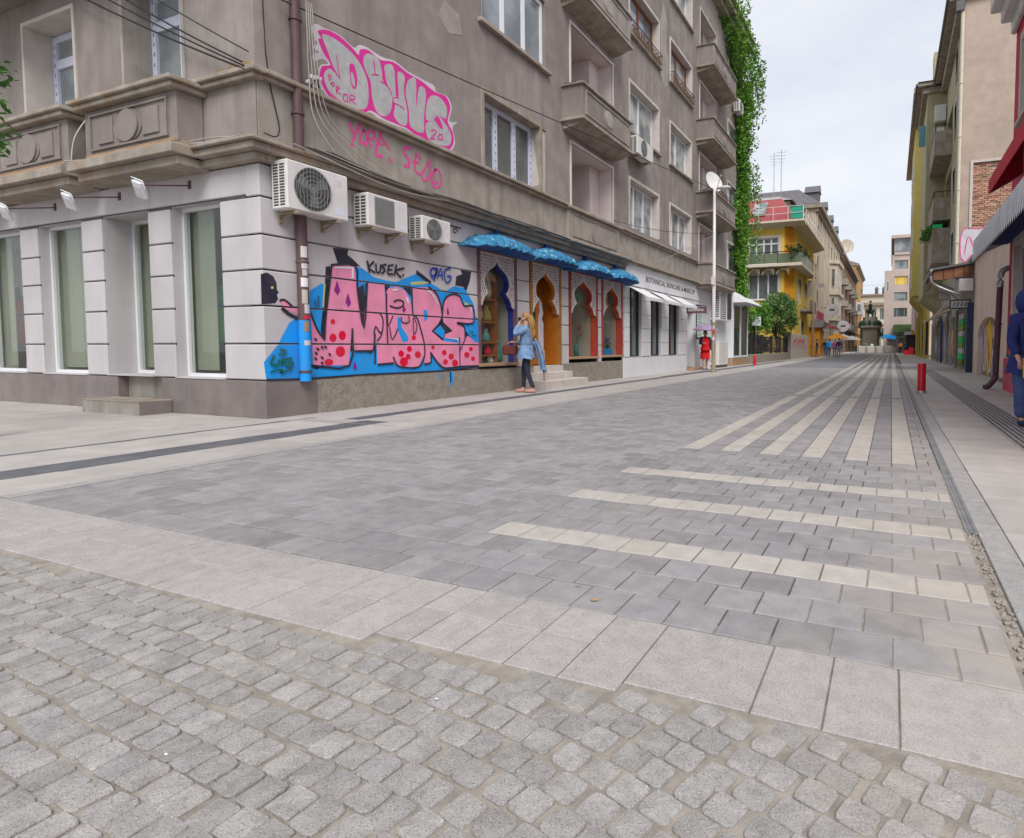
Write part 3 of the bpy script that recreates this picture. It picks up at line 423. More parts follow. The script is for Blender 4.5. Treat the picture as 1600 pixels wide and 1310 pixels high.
# --- granite slab band in the foreground and setts below it
fs = MB(); n = 40
for i in range(70):            # sand bed under slabs and cobbles, drifting over the stones at the right
    for j in range(30):
        pass
def bed(x, y):
    d = max(0, min(1, (x + .12) / .42)) * max(0, min(1, (1.75 - y) / .5))
    return -.0082 + d * (.0082 + .006 * math.sin(x * 21 + y * 9) * math.sin(y * 17 - x * 5))
GX, GY = 80, 44; xs = [-6 + 7.2 * i / GX for i in range(GX + 1)]; ys = [-.2 + 2.26 * j / GY for j in range(GY + 1)]
fs.add([(x, y, bed(x, y)) for y in ys for x in xs], [(j * (GX + 1) + i, j * (GX + 1) + i + 1, (j + 1) * (GX + 1) + i + 1, (j + 1) * (GX + 1) + i) for j in range(GY) for i in range(GX)], 0, True)
apron = struct('cobbled_apron', fs, 'sand_bed')
band = MB(); band.quad((-30, 1.3, -.0105), (1.3, 1.3, -.0105), (1.3, 1.984, -.0105), (-30, 1.984, -.0105)); band = struct('slab_band', band, 'joint_dark')
sl = []
def yb(x): return 1.585 if x > -.75 else (1.535 if x > -1.6 else 1.475)
edges = [-6.05 + .2 * k for k in range(24)]
edges = [e for e in edges if e < -1.55] + [-1.5, -1.31, -1.115, -.92, -.72, -.34, -.15, .04, .43, .81, 1.2]
for a, b in zip(edges[:-1], edges[1:]):
    y0, y1 = yb((a + b) / 2), 1.980
    wide = b > -.73
    if wide: sl.append(((a + b) / 2, (y0 + y1) / 2, b - a - .005, y1 - y0, 0, random.uniform(-.0015, .0015)))
    else:
        ym = y0 + (y1 - y0) * .52
        j = .004 if round(b * 5) % 2 else .007
        sl.append(((a + b) / 2, (y0 + ym) / 2, b - a - j, ym - y0 - .002, 0, random.uniform(-.001, .001))); sl.append(((a + b) / 2, (ym + y1) / 2, b - a - j, y1 - ym - .002, 0, random.uniform(-.001, .001)))
lay(band, 'slab', sl, 'granite_slab', 'slab')
cob = []
rowp, cp = .0925, .0885
def sweep(x): return .30 * math.log(1 + math.exp((x + .85) * 6)) / 6 + .05 * (x + .85)      # the courses swing round towards the right
for r in range(-6, 20):
    for k in range(-12, 62):
        x = .62 - k * cp + (.5 * cp if r % 2 else 0) + random.uniform(-.007, .007)
        sl_ = (sweep(x + .05) - sweep(x - .05)) / .1
        y = 1.51 - r * rowp - sweep(x) + .016 * math.sin(x * 3.1 + r * .5) + random.uniform(-.006, .006)
        lim = yb(x) - .052
        if y > lim + .022: continue
        y = min(y, lim)
        if not (-4.6 < x < .75 and y > .2): continue
        sq = math.sqrt(1 + sl_ * sl_); cob.append((x, y, cp * random.choice((1, 1, 1, .92)) * (1 - (sq - 1) * .35) - random.uniform(.004, .008), rowp / sq ** 1.3 - random.uniform(.005, .010), -sl_ * .95 + random.uniform(-.035, .035), random.uniform(-.003, .002)))
lay(apron, 'cobble', cob, 'cobble_granite', 'cobble', 296)

# --- drain channel and kerbs
dr = MB(); dr.box(DRAIN_X, DRAIN_X + .055, 1.3, 60, -.05, -.012); drain = dr.build('drain_channel', 'sand_bed'); tag(drain, 'narrow steel grated drain channel along the right kerb', 'drain')
gr = MB()
gr.box(DRAIN_X + .0, DRAIN_X + .012, 3.62, 60, -.03, .001); gr.box(DRAIN_X + .045, DRAIN_X + .055, 3.62, 60, -.03, .001)
y = 3.62
while y < 24:
    gr.box(DRAIN_X + .012, DRAIN_X + .045, y, y + .011, -.02, -.001); y += .028 if y < 9 else .06
gr.box(DRAIN_X + .025, DRAIN_X + .032, 3.62, 60, -.02, -.002)
gr.build('grate', 'grate_steel', drain)
rb = MB(); rr = random.Random(4)
for i in range(150):
    y = rr.uniform(2.0, 3.62); r = rr.uniform(.004, .012); rb.ball((DRAIN_X + .028 + rr.uniform(-.02, .02), y, -.010 + rr.uniform(-.004, .004)), (r, r * 1.2, r * .7), 6)
o = rb.build('rubble', 'sand_bed', drain, kind='stuff')
kerbs = MB(); kerbs.quad((DRAIN_X + .055, 1.99, -.012), (.64, 1.99, -.012), (.64, 90, -.012), (DRAIN_X + .055, 90, -.012)); kr = struct('kerb', kerbs, 'joint_dark')
lay(kr, 'kerb_stone', [(.513, 2.0 + .6 * i + .3, .128, .594, 0, 0) for i in range(60)], 'kerb_stone', 'slab')
# --- right pavement of concrete slabs with a ribbed tactile strip
rp = MB(); rp.quad((.578, 1.2, -.012), (8, 1.2, -.012), (8, 130, -.012), (.578, 130, -.012)); rpv = struct('pavement', rp, 'joint_dark')
it = []
for r in range(64):
    y = 2.0 + .42 * r + .21; off = (r % 2) * .3
    xs_ = [.58, 1.19]; it.append((.885 , y, .606, .416, 0, random.uniform(-.001, .001)))
    x = 1.65 
    while x < 3.6:
        it.append((x + .3, y, .596, .416, 0, random.uniform(-.001, .001))); x += .6
lay(rpv, 'slab', it, 'walk_slab', 'slab')
tt = []
tb = [(1.42, 2.0 + .42 * r + .21, .452, .416, 0, -.003) for r in range(64)]
lay(rpv, 'tactile_tile', tb, 'tactile', 'slab')
ribs = MB()
for k in range(7): ribs.box(1.235 + k * .062 - .013, 1.235 + k * .062 + .013, 2, 28.8, -.004, .004)
ribs.build('tactile_rib', 'walk_dark', rpv, kind='stuff')
rf = MB(); rf.quad((.578, 28.9, -.004), (3.4, 28.9, -.004), (3.4, 130, -.004), (.578, 130, -.004)); struct('pavement', rf, 'walk_slab')
# --- left pavement: big pale slabs, dark bands, kerb
lp = MB(); lp.quad((-30, 1.985, -.012), (KERB_X - .13, 1.985, -.012), (KERB_X - .13, 130, -.012), (-30, 130, -.012)); lpv = struct('pavement', lp, 'joint_dark')
it = []
def clip_add(x0, x1, y0, y1, L_):
    L_.append(((x0 + x1) / 2, (y0 + y1) / 2, x1 - x0 - .004, y1 - y0 - .004, 0, random.uniform(-.001, .001)))
for r in range(62):               # beside the building, north of the corner
    y0 = 6.05 + .6 * r
    clip_add(-8.3, -7.15 if r > 20 else -7.0, y0, y0 + .6, it); clip_add(-6.7, -6.1, y0, y0 + .6, it); clip_add(-6.1, -5.49, y0, y0 + .6, it)
yy = 2.0
for y0, y1 in ((2.0, 2.6), (2.6, 3.2), (3.2, 3.8), (3.8, 4.4), (4.4, 5.0), (5.0, 5.6), (5.6, 6.05)):
    clip_add(-6.15, -5.49, y0, y1, it); clip_add(-7.02, -6.58, y0, y1, it); clip_add(-7.46, -7.02, y0, y1, it)
    x = -7.56
    while x > -20: clip_add(x - .72, x, y0, y1, it); x -= .72
lay(lpv, 'slab', it, 'walk_slab', 'slab')
db = []
for y0 in [2.0 + .6 * k for k in range(6)]: clip_add(-6.58, -6.15, y0, y0 + .6, db)
clip_add(-6.58, -6.15, 5.6, 6.05, db)
for y0 in [2.0 + .6 * k for k in range(6)]: clip_add(-7.56, -7.46, y0, y0 + .6, db)
for r in range(62): clip_add(-7.0 if r <= 20 else -7.15, -6.7, 6.05 + .6 * r, 6.65 + .6 * r, db)
lay(lpv, 'dark_slab', db, 'walk_dark', 'slab')
lf = MB(); lf.quad((-9.5, 43.3, -.004), (KERB_X - .13, 43.3, -.004), (KERB_X - .13, 130, -.004), (-9.5, 130, -.004)); struct('pavement', lf, 'walk_slab')
ln = MB(); ln.box(-7.4, -5.75, 5.72, 5.74, -.01, .003); ln.build('slot_drain', 'grate_steel', lpv)
kl = MB(); kl.quad((KERB_X - .135, 1.985, -.013), (KERB_X, 1.985, -.013), (KERB_X, 130, -.013), (KERB_X - .135, 130, -.013)); kl = struct('kerb', kl, 'joint_dark')
lay(kl, 'kerb_stone', [(KERB_X - .067, 2.0 + .75 * i + .375, .128, .745, 0, .004) for i in range(60)], 'kerb_stone', 'slab')
# small litter
for i, (x, y, a) in enumerate(((-1.17, 1.30, .4), (-1.62, .86, 1.2))):
    q = MB(); q.add([(x - .007, y - .002, .001), (x + .006, y - .003, .003), (x + .007, y + .002, .002), (x - .006, y + .003, .003), (x, y, .004)], [(0, 1, 4), (1, 2, 4), (2, 3, 4), (3, 0, 4)]); tag(q.build('paper_scrap', 'pvc'), ['tiny white paper scrap between the cobbles, nearer the slab band', 'tiny white paper scrap between the cobbles, nearer the picture bottom'][i], 'paper scrap')
t = thing('dry_leaf', 'small orange dry leaf lying on the dark pavers', 'leaf', (-1.06, 2.06, .004)); q = MB(); q.add([(-.018, 0, .002), (0, .012, .008), (.02, .002, .003), (0, -.011, .001), (0, 0, .004)], [(0, 4, 1), (1, 4, 2), (2, 4, 3), (3, 4, 0)]); q.build('blade', 'rust_plaster', t, world=False); q = MB(); q.tube([(.018, .002, .003), (.034, .008, .006)], .0012, 4); q.build('stalk', 'bracket_metal', t, world=False)
# ================================================================ GREY CORNER BUILDING
XW, YW = -7.958, 5.62           # its street front stands in x = XW, its side front in y = YW
YE = 33.6                       # far end of the street front
ROOF = 17.6
B = thing('apartment_building', 'large grey stucco corner building with white rusticated ground floor and graffiti', 'building', (XW, YW, 0))
# openings of the street front: (y0, y1, z0, z1)
F = lambda k: 4.80 + 3.08 * k   # sill height of the k-th upper floor
C1, C2, C3, C4, C5, C6 = (10.52, 13.0), (14.25, 16.8), (18.1, 20.72), (21.95, 24.55), (25.75, 28.3), (30.6, 32.6)
ops = []
for k in range(4):
    ops += [(*C1, F(k) - (.12 if k == 0 else .15), F(k) + 1.5), (*C3, F(k) + .1, F(k) + 1.65), (*C4, F(k) + .1, F(k) + 1.65), (*C6, F(k) + .15, F(k) + 1.6)]
    ops += [(*C2, F(k) - (.2 if k == 0 else .9), F(k) + 1.6, 1.15), (*C5, F(k) - .9, F(k) + 1.6, 1.15)]
ops = [o if o[2] > 4.66 else (*o[:2], 4.66, *o[3:]) for o in ops]
wm = MB(); wall_open(wm, 'x', XW, YW, YE, 4.58, ROOF, ops, .30)
wm.quad((XW, YE, 0), (XW - 12, YE, 0), (XW - 12, YE, ROOF), (XW, YE, ROOF)); wm.quad((XW, YW, ROOF), (-22, YW, ROOF), (-22, YE, ROOF), (XW, YE, ROOF))
sops = [(-13.7, -12.2, 4.5, 6.42), (-10.87, -9.45, 4.5, 6.5), (-13.7, -12.2, 7.9, 9.6), (-10.87, -9.45, 7.9, 9.6), (-16.9, -15.5, 4.5, 6.42)]
wall_open(wm, 'y', YW, -22, XW, 3.70, ROOF, sops, .42)
wm.quad((-22, YW, 0), (-22, YE, 0), (-22, YE, ROOF), (-22, YW, ROOF))
wm.build('wall', 'stucco', B)
# band between the cornice and the first-floor ledge on the street front
bm_ = MB(); bm_.box(XW - .12, XW + .012, YW + .012, YE, 3.70, 4.60); bm_.build('wall_band', 'stucco_pale', B)
# ledges (step profile) and cornice
lg = MB()
lg.box(XW - .05, XW + .10, YW + .052, C2[0] - .35, 4.60, 4.665); lg.box(XW - .05, XW + .16, YW + .052, C2[0] - .35, 4.665, 4.73)
lg.box(XW - .05, XW + .10, C2[1] + .35, C5[0] - .5, 4.60, 4.665); lg.box(XW - .05, XW + .16, C2[1] + .35, C5[0] - .5, 4.665, 4.73)
lg.box(XW - .05, XW + .10, C5[1] + .6, YE, 4.60, 4.665); lg.box(XW - .05, XW + .16, C5[1] + .6, YE, 4.665, 4.73)
lg.build('ledge', 'cornice_stone', B, bevel=.012)
lg = MB(); lg.box(-9.06, XW + .10, YW - .10, YW + .05, 4.58, 4.65); lg.box(-9.06, XW + .16, YW - .15, YW + .05, 4.65, 4.72); lg.build('ledge', 'cornice_stone', B, bevel=.012)
co = MB()
co.box(XW - .03, XW + .13, YW + .033, 17.6, 3.50, 3.60); co.box(XW - .03, XW + .24, YW + .033, 17.6, 3.60, 3.70); co.box(XW - .03, XW + .30, YW + .033, 17.6, 3.70, 3.745)
co.box(XW - .03, XW + .14, 17.6, YE, 3.66, 3.74); co.box(XW - .03, XW + .22, 17.6, YE, 3.74, 3.80)
co.build('cornice', 'cornice_stone', B, bevel=.012)
co = MB(); co.box(-22, XW + .13, YW - .13, YW + .03, 3.50, 3.60); co.box(-9.06, XW + .24, YW - .24, YW + .03, 3.60, 3.70); co.box(-9.06, XW + .30, YW - .30, YW + .03, 3.70, 3.745); co.build('cornice', 'cornice_stone', B, bevel=.012)
# projecting parapet bays of the side front
for (x0, x1) in ((-11.25, -9.06), (-13.95, -11.73), (-16.8, -14.5)):
    yf = YW - .36; m = MB(); m.box(x0, x1, yf, YW - .004, 3.78, 4.50); bay = m.build('parapet_bay', 'stucco', B, bevel=.01)
    c = MB(); c.box(x0 - .10, x1 + .09, yf - .11, YW - .002, 4.50, 4.575); c.box(x0 - .15, x1 + .14, yf - .16, YW - .003, 4.575, 4.64); c.build('cap', 'cornice_stone', bay, bevel=.012)
    f = MB(); f.box(x0 - .10, x1 + .11, yf - .07, YW - .005, 3.47, 3.60); f.box(x0 - .16, x1 + .16, yf - .18, YW - .006, 3.60, 3.74); f.prism([(yf - .16, 3.742), (YW - .006, 3.742), (YW - .006, 3.78), (yf - .005, 3.80)], 'x', x0 - .14, x1 + .14); f.build('base_moulding', 'cornice_stone', bay, bevel=.012)
    f = MB(); f.box(x0 + .02, x1 - .02, yf - .014, yf + .01, 3.80, 3.86); f.build('rust_strip', 'rust_plaster', bay)
    xm = (x0 + x1) / 2; r = MB()          # raised frame with a disc
    for a, b, e, h in ((x0 + .16, x1 - .16, 4.40, 4.43), (x0 + .16, x1 - .16, 3.90, 3.93), (x0 + .16, x0 + .19, 3.93, 4.40), (x1 - .19, x1 - .16, 3.93, 4.40)): r.box(a, b, yf - .03, yf + .01, e, h)
    for sx in (-1, 1):
        a, b = sorted((xm + sx * .36, xm + sx * .72)); r.box(a, b, yf - .022, yf + .01, 3.98, 4.35)
    n = 28
    ring = [(xm + .27 * math.cos(2 * math.pi * k / n), 4.165 + .225 * math.sin(2 * math.pi * k / n)) for k in range(n)]
    r.prism(ring, 'y', yf + .01, yf - .035); ring2 = [(xm + .34 * math.cos(2 * math.pi * k / n), 4.165 + .235 * math.sin(2 * math.pi * k / n)) for k in range(n)]
    r.prism(ring2, 'y', yf + .01, yf - .012); r.build('relief_panel', 'stucco', bay, bevel=.004)
for (a, b, z1) in ((-13.7, -12.2, 6.42), (-10.87, -9.45, 6.5), (-16.9, -15.5, 6.42)):
    w = window(B, 'y', YW, a + .014, b - .014, 4.52, z1 - .02, depth=.40, cols=2, transom=z1 - .50, fm='pvc_film', pm=('pane_sky', 'pane_sky'), film=True, fw=.11, split=[.56])
    s = MB(); s.box(a - .05, a + .012, YW - .022, YW + .37, 4.66, z1 + .05); s.box(b - .012, b + .05, YW - .022, YW + .37, 4.66, z1 + .05); s.box(a + .012, b - .012, YW - .022, YW + .37, z1 - .012, z1 + .05); s.build('surround', 'trim_pale' if a < -12 else 'stucco_pale', w)
# torn rust-coloured plaster edge over the corner parapet
rs = MB(); pts = [(-9.3, 4.66)]; 
for k in range(14): pts.append((-9.3 + 1.25 * k / 13, 4.70 + .11 * abs(math.sin(k * 1.9)) + .02 * k / 3))
pts.append((-8.05, 4.66)); rs.prism(pts, 'y', YW - .012, YW + .01); rs.build('torn_plaster', 'rust_plaster', B)
m = MB(); m.box(-22, XW, 4.9, 5.6, 6.98, 7.1); m.box(-22, -12.9, 4.55, YW, 6.78, 7.1); m.build('balcony_slab', 'stucco', B, bevel=.01)

# --- white rusticated ground floor
base = MB()      # recessed backing seen in the joints
for a, b in ((YW + .02, 10.30), (11.62, 12.22), (13.66, 14.10), (15.74, 16.06), (17.50, 17.72)): base.box(XW - .3, XW - .02, a, b, .54, 3.5)
base.box(XW - .3, XW - .02, YW + .02, 17.5, 3.06, 3.5)
for a, b in ((-8.80, XW - .02), (-10.47, -9.93), (-12.27, -11.70), (-14.19, -13.62), (-16.3, -15.7)): base.box(a, b - .001 * (b < -8.2), YW + .02, YW + .3, .54, 3.08)
base.box(-22, XW - .02, YW + .02, YW + .3, 3.08, 3.49)
base.build('joint_backing', 'groove_dark', B)
SE = [.53, 1.04, 1.565, 2.06, 2.54, 3.05, 3.50]; GZ = .010
def stone(x0, x1, y0, y1, z0, z1, m='white_block'):
    q = MB(); q.cbox(x0, x1, y0, y1, z0 + GZ, z1 - GZ, .012); q.build('stone_block', m, B)
for i in range(6):
    z0, z1 = SE[i], SE[i + 1]
    if i < 5: stone(-8.79, XW, YW, 6.9, z0, z1)
    if i < 5: stone(XW - .25, XW, 6.902, 10.26, z0, z1)
    if i < 5:
        for a, b in ((11.66, 12.2), (13.66, 14.08), (15.76, 16.04), (17.5, 17.70)): stone(XW - .28, XW, a, b, z0, z1)
        for a, b in ((-10.47, -9.93), (-12.27, -11.70), (-14.19, -13.62), (-16.3, -15.7)): stone(a, b, YW, YW + .28, z0, z1)
for a, b in ((YW, 8.5), (8.503, 11.6), (11.603, 14.6), (14.603, 17.69)): stone(XW - .28, XW, a, b, 3.05, 3.50)
for a, b in ((-8.3, XW - .281), (-10.4, -8.303), (-12.6, -10.403), (-14.8, -12.603), (-22, -14.803)): stone(a, b, YW, YW + .28, 3.08, 3.50)
# plinth
pl = MB(); pl.cbox(-22, -11.42, YW - .012, YW + .5, -.08, .525, .008); pl.build('plinth', 'plinth_brown', B)
pl = MB(); pl.cbox(-10.28, XW + .012, YW - .012, 6.42, -.08, .525, .008); pl.build('plinth', 'plinth_brown', B)
pl = MB(); pl.cbox(XW - .4, XW + .012, 6.422, 12.32, -.08, .525, .008); pl.build('plinth', 'plinth_gravel', B)
pl = MB(); pl.cbox(XW - .4, XW + .012, 13.75, 17.55, -.08, .56, .008); pl.build('plinth', 'plinth_gravel', B)
# side-front shop windows
def shop_window(ax, c, u0, u1, z0, z1, depth, blind=None, room=1.5, rx=0, fm='pvc', mid=None, fw=.05, inside='shop_inside'):
    f = MB(); d0, d1 = depth - .04, depth + .04
    abox(f, ax, c, u0, u0 + fw, z0, z1, d0, d1); abox(f, ax, c, u1 - fw, u1, z0, z1, d0, d1); abox(f, ax, c, u0 + fw, u1 - fw, z0, z0 + fw, d0, d1); abox(f, ax, c, u0 + fw, u1 - fw, z1 - fw, z1, d0, d1)
    if mid: abox(f, ax, c, mid - .025, mid + .025, z0 + fw, z1 - fw, d0 + .003, d1)
    w = f.build('shop_window', fm, B)
    p = MB(); abox(p, ax, c, u0 + fw, u1 - fw, z0 + fw, z1 - fw, depth, depth + .008); p.build('pane', 'shop_glass', w)
    r = MB(); P = (lambda u, z, d: (c - d, u, z)) if ax == 'x' else (lambda u, z, d: (u, c + d, z)); e = depth + .05; b = depth + room
    v0 = u0 - rx
    r.quad(P(v0, z0, b), P(u1, z0, b), P(u1, z1, b), P(v0, z1, b)); r.quad(P(v0, z1, e), P(u1, z1, e), P(u1, z1, b), P(v0, z1, b))
    r.quad(P(v0, z0, e), P(v0, z1, e), P(v0, z1, b), P(v0, z0, b)); r.quad(P(u1, z0, e), P(u1, z1, e), P(u1, z1, b), P(u1, z0, b)); r.quad(P(v0, z0, e), P(u1, z0, e), P(u1, z0, b), P(v0, z0, b), 1)
    r.build('room', [inside, 'shop_floor'], w)
    j = MB(); abox(j, ax, c, u0 - .004, u0, z0, z1, .03, d0); abox(j, ax, c, u1, u1 + .004, z0, z1, .03, d0); abox(j, ax, c, u0, u1, z1, z1 + .004, .03, d0); abox(j, ax, c, u0, u1, z0 - .02, z0, -.02, d0); j.build('reveal', 'white_block', w)
    if blind:
        q = MB(); u = blind[0]; k = 0
        while u < blind[1] - .01:
            v = min(u + blind[2], blind[1]); abox(q, ax, c, u, v - .004, z0 + .09, z1 - .02, depth + blind[3] + (.006 if k % 2 else 0), depth + blind[3] + .012); u = v; k += 1
        q.build('blind', 'shop_blind', w)
    return w
shop_window('y', YW, -15.69, -14.20, .55, 3.07, .20, blind=(-15.68, -15.25, .6, .10), rx=1.6, room=1.0)
shop_window('y', YW, -13.61, -12.28, .55, 3.07, .20, blind=(-13.6, -12.29, .62, .10))
shop_window('y', YW, -11.69, -10.48, .56, 3.07, .46, blind=(-11.68, -10.49, .45, .10))
shop_window('y', YW, -9.92, -8.80, .55, 3.07, .20, blind=(-9.91, -9.40, .55, .10), rx=.5, room=1.0)
# entrance step of the side front
st = thing('entrance_step', 'low grey tiled step in front of the side entrance', 'step', (-10.7, 5.4, 0)); m = MB(); m.cbox(-11.47, -10.02, 5.17, 5.602, -.03, .185, .006); m.build('riser', 'plinth_brown', st)
for k in range(3): m = MB(); m.cbox(-11.47 + .483 * k + .002, -11.47 + .483 * (k + 1) - .002, 5.155, 5.604, .187, .205, .003); m.build('tile', 'cornice_stone', st)
for k in range(3): m = MB(); m.cbox(-11.47 + .483 * k + .003, -11.47 + .483 * (k + 1) - .003, 5.16, 5.169, -.02, .185, .002); m.build('tile', 'stucco_pale', st)
for k in range(3): m = MB(); m.cbox(-11.41 + .375 * k + .002, -11.41 + .375 * (k + 1) - .002, 5.75, 6.05, -.02, .53, .004); m.build('threshold_tile', 'stucco_pale', B)
# mannequins behind the shop glass
def mannequin(x, y, z, dress, label):
    t = thing('mannequin', label, 'mannequin', (x, y, z)); 
    m = MB(); m.lathe([(.0, 1.62), (.035, 1.6), (.045, 1.5), (.05, 1.45), (.14, 1.38), (.13, 1.2), (.10, 1.08), (.14, .9), (.10, .5), (.06, .1), (.05, .02), (0, .02)], (x, y, z), 10); m.build('torso', 'iron_dark', t)
    d = MB(); d.lathe([(.05, 1.44), (.15, 1.36), (.155, 1.22), (.115, 1.06), (.15, .93), (.2, .7), (.255, .5), (.25, .5), (.11, 1.0)], (x, y, z), 14); d.build('dress', dress, t)
    b = MB(); b.lathe([(.117, 1.10), (.122, 1.09), (.122, 1.02), (.117, 1.01)], (x, y, z), 14); b.build('belt', 'paint_navy', t); b = MB(); b.lathe([(.2, 0), (.2, .02), (0, .025)], (x, y, z), 14); b.build('stand', 'steel', t)
mat('dress_green', (.03, .62, .2), (.02, .5, .16), rough=.7); mat('dress_red', (.9, .012, .02), rough=.7)
mannequin(-9.83, 6.24, .58, 'dress_green', 'mannequin in green dress behind the shop window beside the corner'); mannequin(-15.93, 6.24, .56, 'dress_red', 'mannequin in red dress behind the shop window at the far left')

# --- windows of the upper street front
for k in range(4):
    z = F(k)
    if k == 0: window(B, 'x', XW, C1[0] + .02, C1[1] - .30, z - .1, z + 1.48, depth=.26, cols=3, fm='pvc_film', pm=('pane_dark', 'pane_dark', 'pane_dark'), film=True, fw=.10, surround='cornice_stone', split=[.33, .66]); q = MB(); abox(q, 'x', XW, C1[1] - .299, C1[1] - .003, z - .1, z + 1.48, .03, .29); q.build('jamb_plaster', 'trim_pale', B)
    else: window(B, 'x', XW, C1[0] + .02, C1[1] - .02, z - .13, z + 1.48, depth=.10, cols=3, fm='pvc', pm='pane_sky', sill='cornice_stone', fw=.08)
    fmk, pmk = (('pvc', 'pane_curtain') if k < 2 else ('wood_frame', 'pane_sky'))
    window(B, 'x', XW, C3[0] + .02, C3[1] - .02, z + .11, z + 1.64, depth=.26, cols=3 if k == 0 else 2, fm=fmk, pm=pmk, surround='trim_pale', sill=('cornice_stone' if k else None), fw=.08, sw=.09)
    window(B, 'x', XW, C4[0] + .02, C4[1] - .02, z + .11, z + 1.64, depth=.26, cols=3 if k == 0 else 2, fm='pvc' if k in (0, 1, 3) else 'wood_frame', pm='pane_curtain', surround='trim_pale', sill=('cornice_stone' if k else None), fw=.08, sw=.09)
    window(B, 'x', XW, C6[0] + .02, C6[1] - .02, z + .16, z + 1.59, depth=.2, cols=2, pm='pane_curtain', surround='trim_pale', fw=.08, sw=.09)
    for ci, (a, b) in enumerate((C2, C5)):
        zb, zt = (z - (.2 if k == 0 and ci == 0 else .9)), z + 1.6; zb = max(zb, 4.66)
        l = MB(); x1 = XW - 1.15; P = lambda y, zz, x: (x, y, zz)
        l.quad((x1, a, zb), (x1, b, zb), (x1, b, zt), (x1, a, zt)); lo = l
        lo.box(XW - .3, XW + .025, a - .07, a - .001, zb, zt + .07); lo.box(XW - .3, XW + .025, b + .001, b + .07, zb, zt + .07); lo.box(XW - .3, XW + .025, a - .001, b + .001, zt + .001, zt + .07)
        lo.quad((XW - .02, a + .003, zb), (x1, a + .003, zb), (x1, a + .003, zt), (XW - .02, a + .003, zt)); lo.quad((XW - .02, b - .003, zb), (x1, b - .003, zb), (x1, b - .003, zt), (XW - .02, b - .003, zt)); lo.quad((XW - .02, a, zt - .003), (x1, a, zt - .003), (x1, b, zt - .003), (XW - .02, b, zt - .003))
        lo.box(x1, XW - .45, b - .62, b - .01, zb, zt - .01)
        lo.build('loggia', 'loggia_paint' if ci == 0 or k < 3 else 'trim_pale', B)
        window(B, 'x', x1 + .02, a + .25, a + 1.15, zb, zt - .25, depth=-.02, cols=1, transom=zt - .65, pm='pane_dark', fw=.09, name='balcony_door')
        # balcony in front of it
        if not (k == 0 and ci == 0):
            y0, y1 = a - .45, b + (.05 if ci == 0 else 1.0); zz = z - 1.02; d = .60 if ci == 0 else .75
            q = MB(); q.box(XW + d - .12, XW + d, y0, y1, zz, zz + .80); q.box(XW - .05, XW + d - .12, y0, y0 + .12, zz, zz + .80); q.box(XW - .05, XW + d - .12, y1 - .12, y1, zz, zz + .80)
            bal = q.build('balcony', 'stucco', B, bevel=.01)
            c = MB(); c.box(XW + d - .16, XW + d + .06, y0 - .06, y1 + .06, zz + .80, zz + .86); c.box(XW - .05, XW + d - .16, y0 - .06, y0 + .16, zz + .80, zz + .86); c.box(XW - .05, XW + d - .16, y1 - .16, y1 + .06, zz + .80, zz + .86); c.build('cap', 'cornice_stone', bal, bevel=.01)
            s = MB(); s.box(XW - .05, XW + d + .06, y0 - .08, y1 + .08, zz - .08, zz); s.prism([(XW - .05, zz - .24), (XW + d * .55, zz - .2), (XW + d + .02, zz - .08), (XW - .05, zz - .08)], 'y', y0 + .02, y1 - .02); s.build('slab', 'cornice_stone', bal, bevel=.01)
            ym = (y0 + y1) / 2; r = MB(); xf = XW + d
            for e, g_, h, i_ in ((y0 + .16, y1 - .16, zz + .68, zz + .71), (y0 + .16, y1 - .16, zz + .10, zz + .13), (y0 + .16, y0 + .19, zz + .13, zz + .68), (y1 - .19, y1 - .16, zz + .13, zz + .68)): r.box(xf - .01, xf + .025, e, g_, h, i_)
            n = 26; r.prism([(ym + .30 * math.cos(2 * math.pi * t / n), zz + .40 + .245 * math.sin(2 * math.pi * t / n)) for t in range(n)], 'x', xf - .01, xf + .012); r.prism([(ym + .22 * math.cos(2 * math.pi * t / n), zz + .40 + .20 * math.sin(2 * math.pi * t / n)) for t in range(n)], 'x', xf - .01, xf + .032)
            r.build('relief_panel', 'stucco_pale' if ci == 0 else 'stucco', bal)
# flush parapet of the first-floor loggia with its relief
q = MB(); q.box(XW - .1, XW + .10, C2[0] - .34, C2[1] + .34, 3.80, 4.62); fb = q.build('parapet_bay', 'stucco_pale', B, bevel=.01)
c = MB(); c.box(XW - .1, XW + .19, C2[0] - .42, C2[1] + .42, 4.621, 4.70); c.build('cap', 'cornice_stone', fb, bevel=.01)
r = MB(); ym = sum(C2) / 2; n = 26; r.prism([(ym + .30 * math.cos(2 * math.pi * t / n), 4.22 + .27 * math.sin(2 * math.pi * t / n)) for t in range(n)], 'x', XW + .09, XW + .125)
for e, g_, h, i_ in ((C2[0] - .1, C2[1] + .1, 4.50, 4.53), (C2[0] - .1, C2[1] + .1, 3.93, 3.96), (C2[0] - .1, C2[0] - .07, 3.96, 4.5), (C2[1] + .07, C2[1] + .1, 3.96, 4.5)): r.box(XW + .09, XW + .122, e, g_, h, i_)
r.build('relief_panel', 'stucco', fb)
f = MB(); f.box(XW - .05, XW + .30, C2[0] - .6, 17.58, 3.752, 3.80); f.box(XW - .05, XW + .42, C2[0] - .7, 17.4, 3.69, 3.752 - .004); f.build('base_moulding', 'cornice_stone', fb, bevel=.01)
pp = MB(); pp.prism([(20.95, 10.9), (21.3, 10.6), (21.62, 10.75), (21.75, 11.6), (21.5, 12.3), (21.6, 13.1), (21.2, 13.6), (20.9, 12.7), (21.0, 11.8)], 'x', XW, XW + .004); pp.prism([(9.2, 7.2), (9.5, 7.0), (9.9, 7.15), (9.8, 7.5), (9.4, 7.55)], 'x', XW, XW + .004); pp.build('plaster_patch', 'stucco_pale', B)
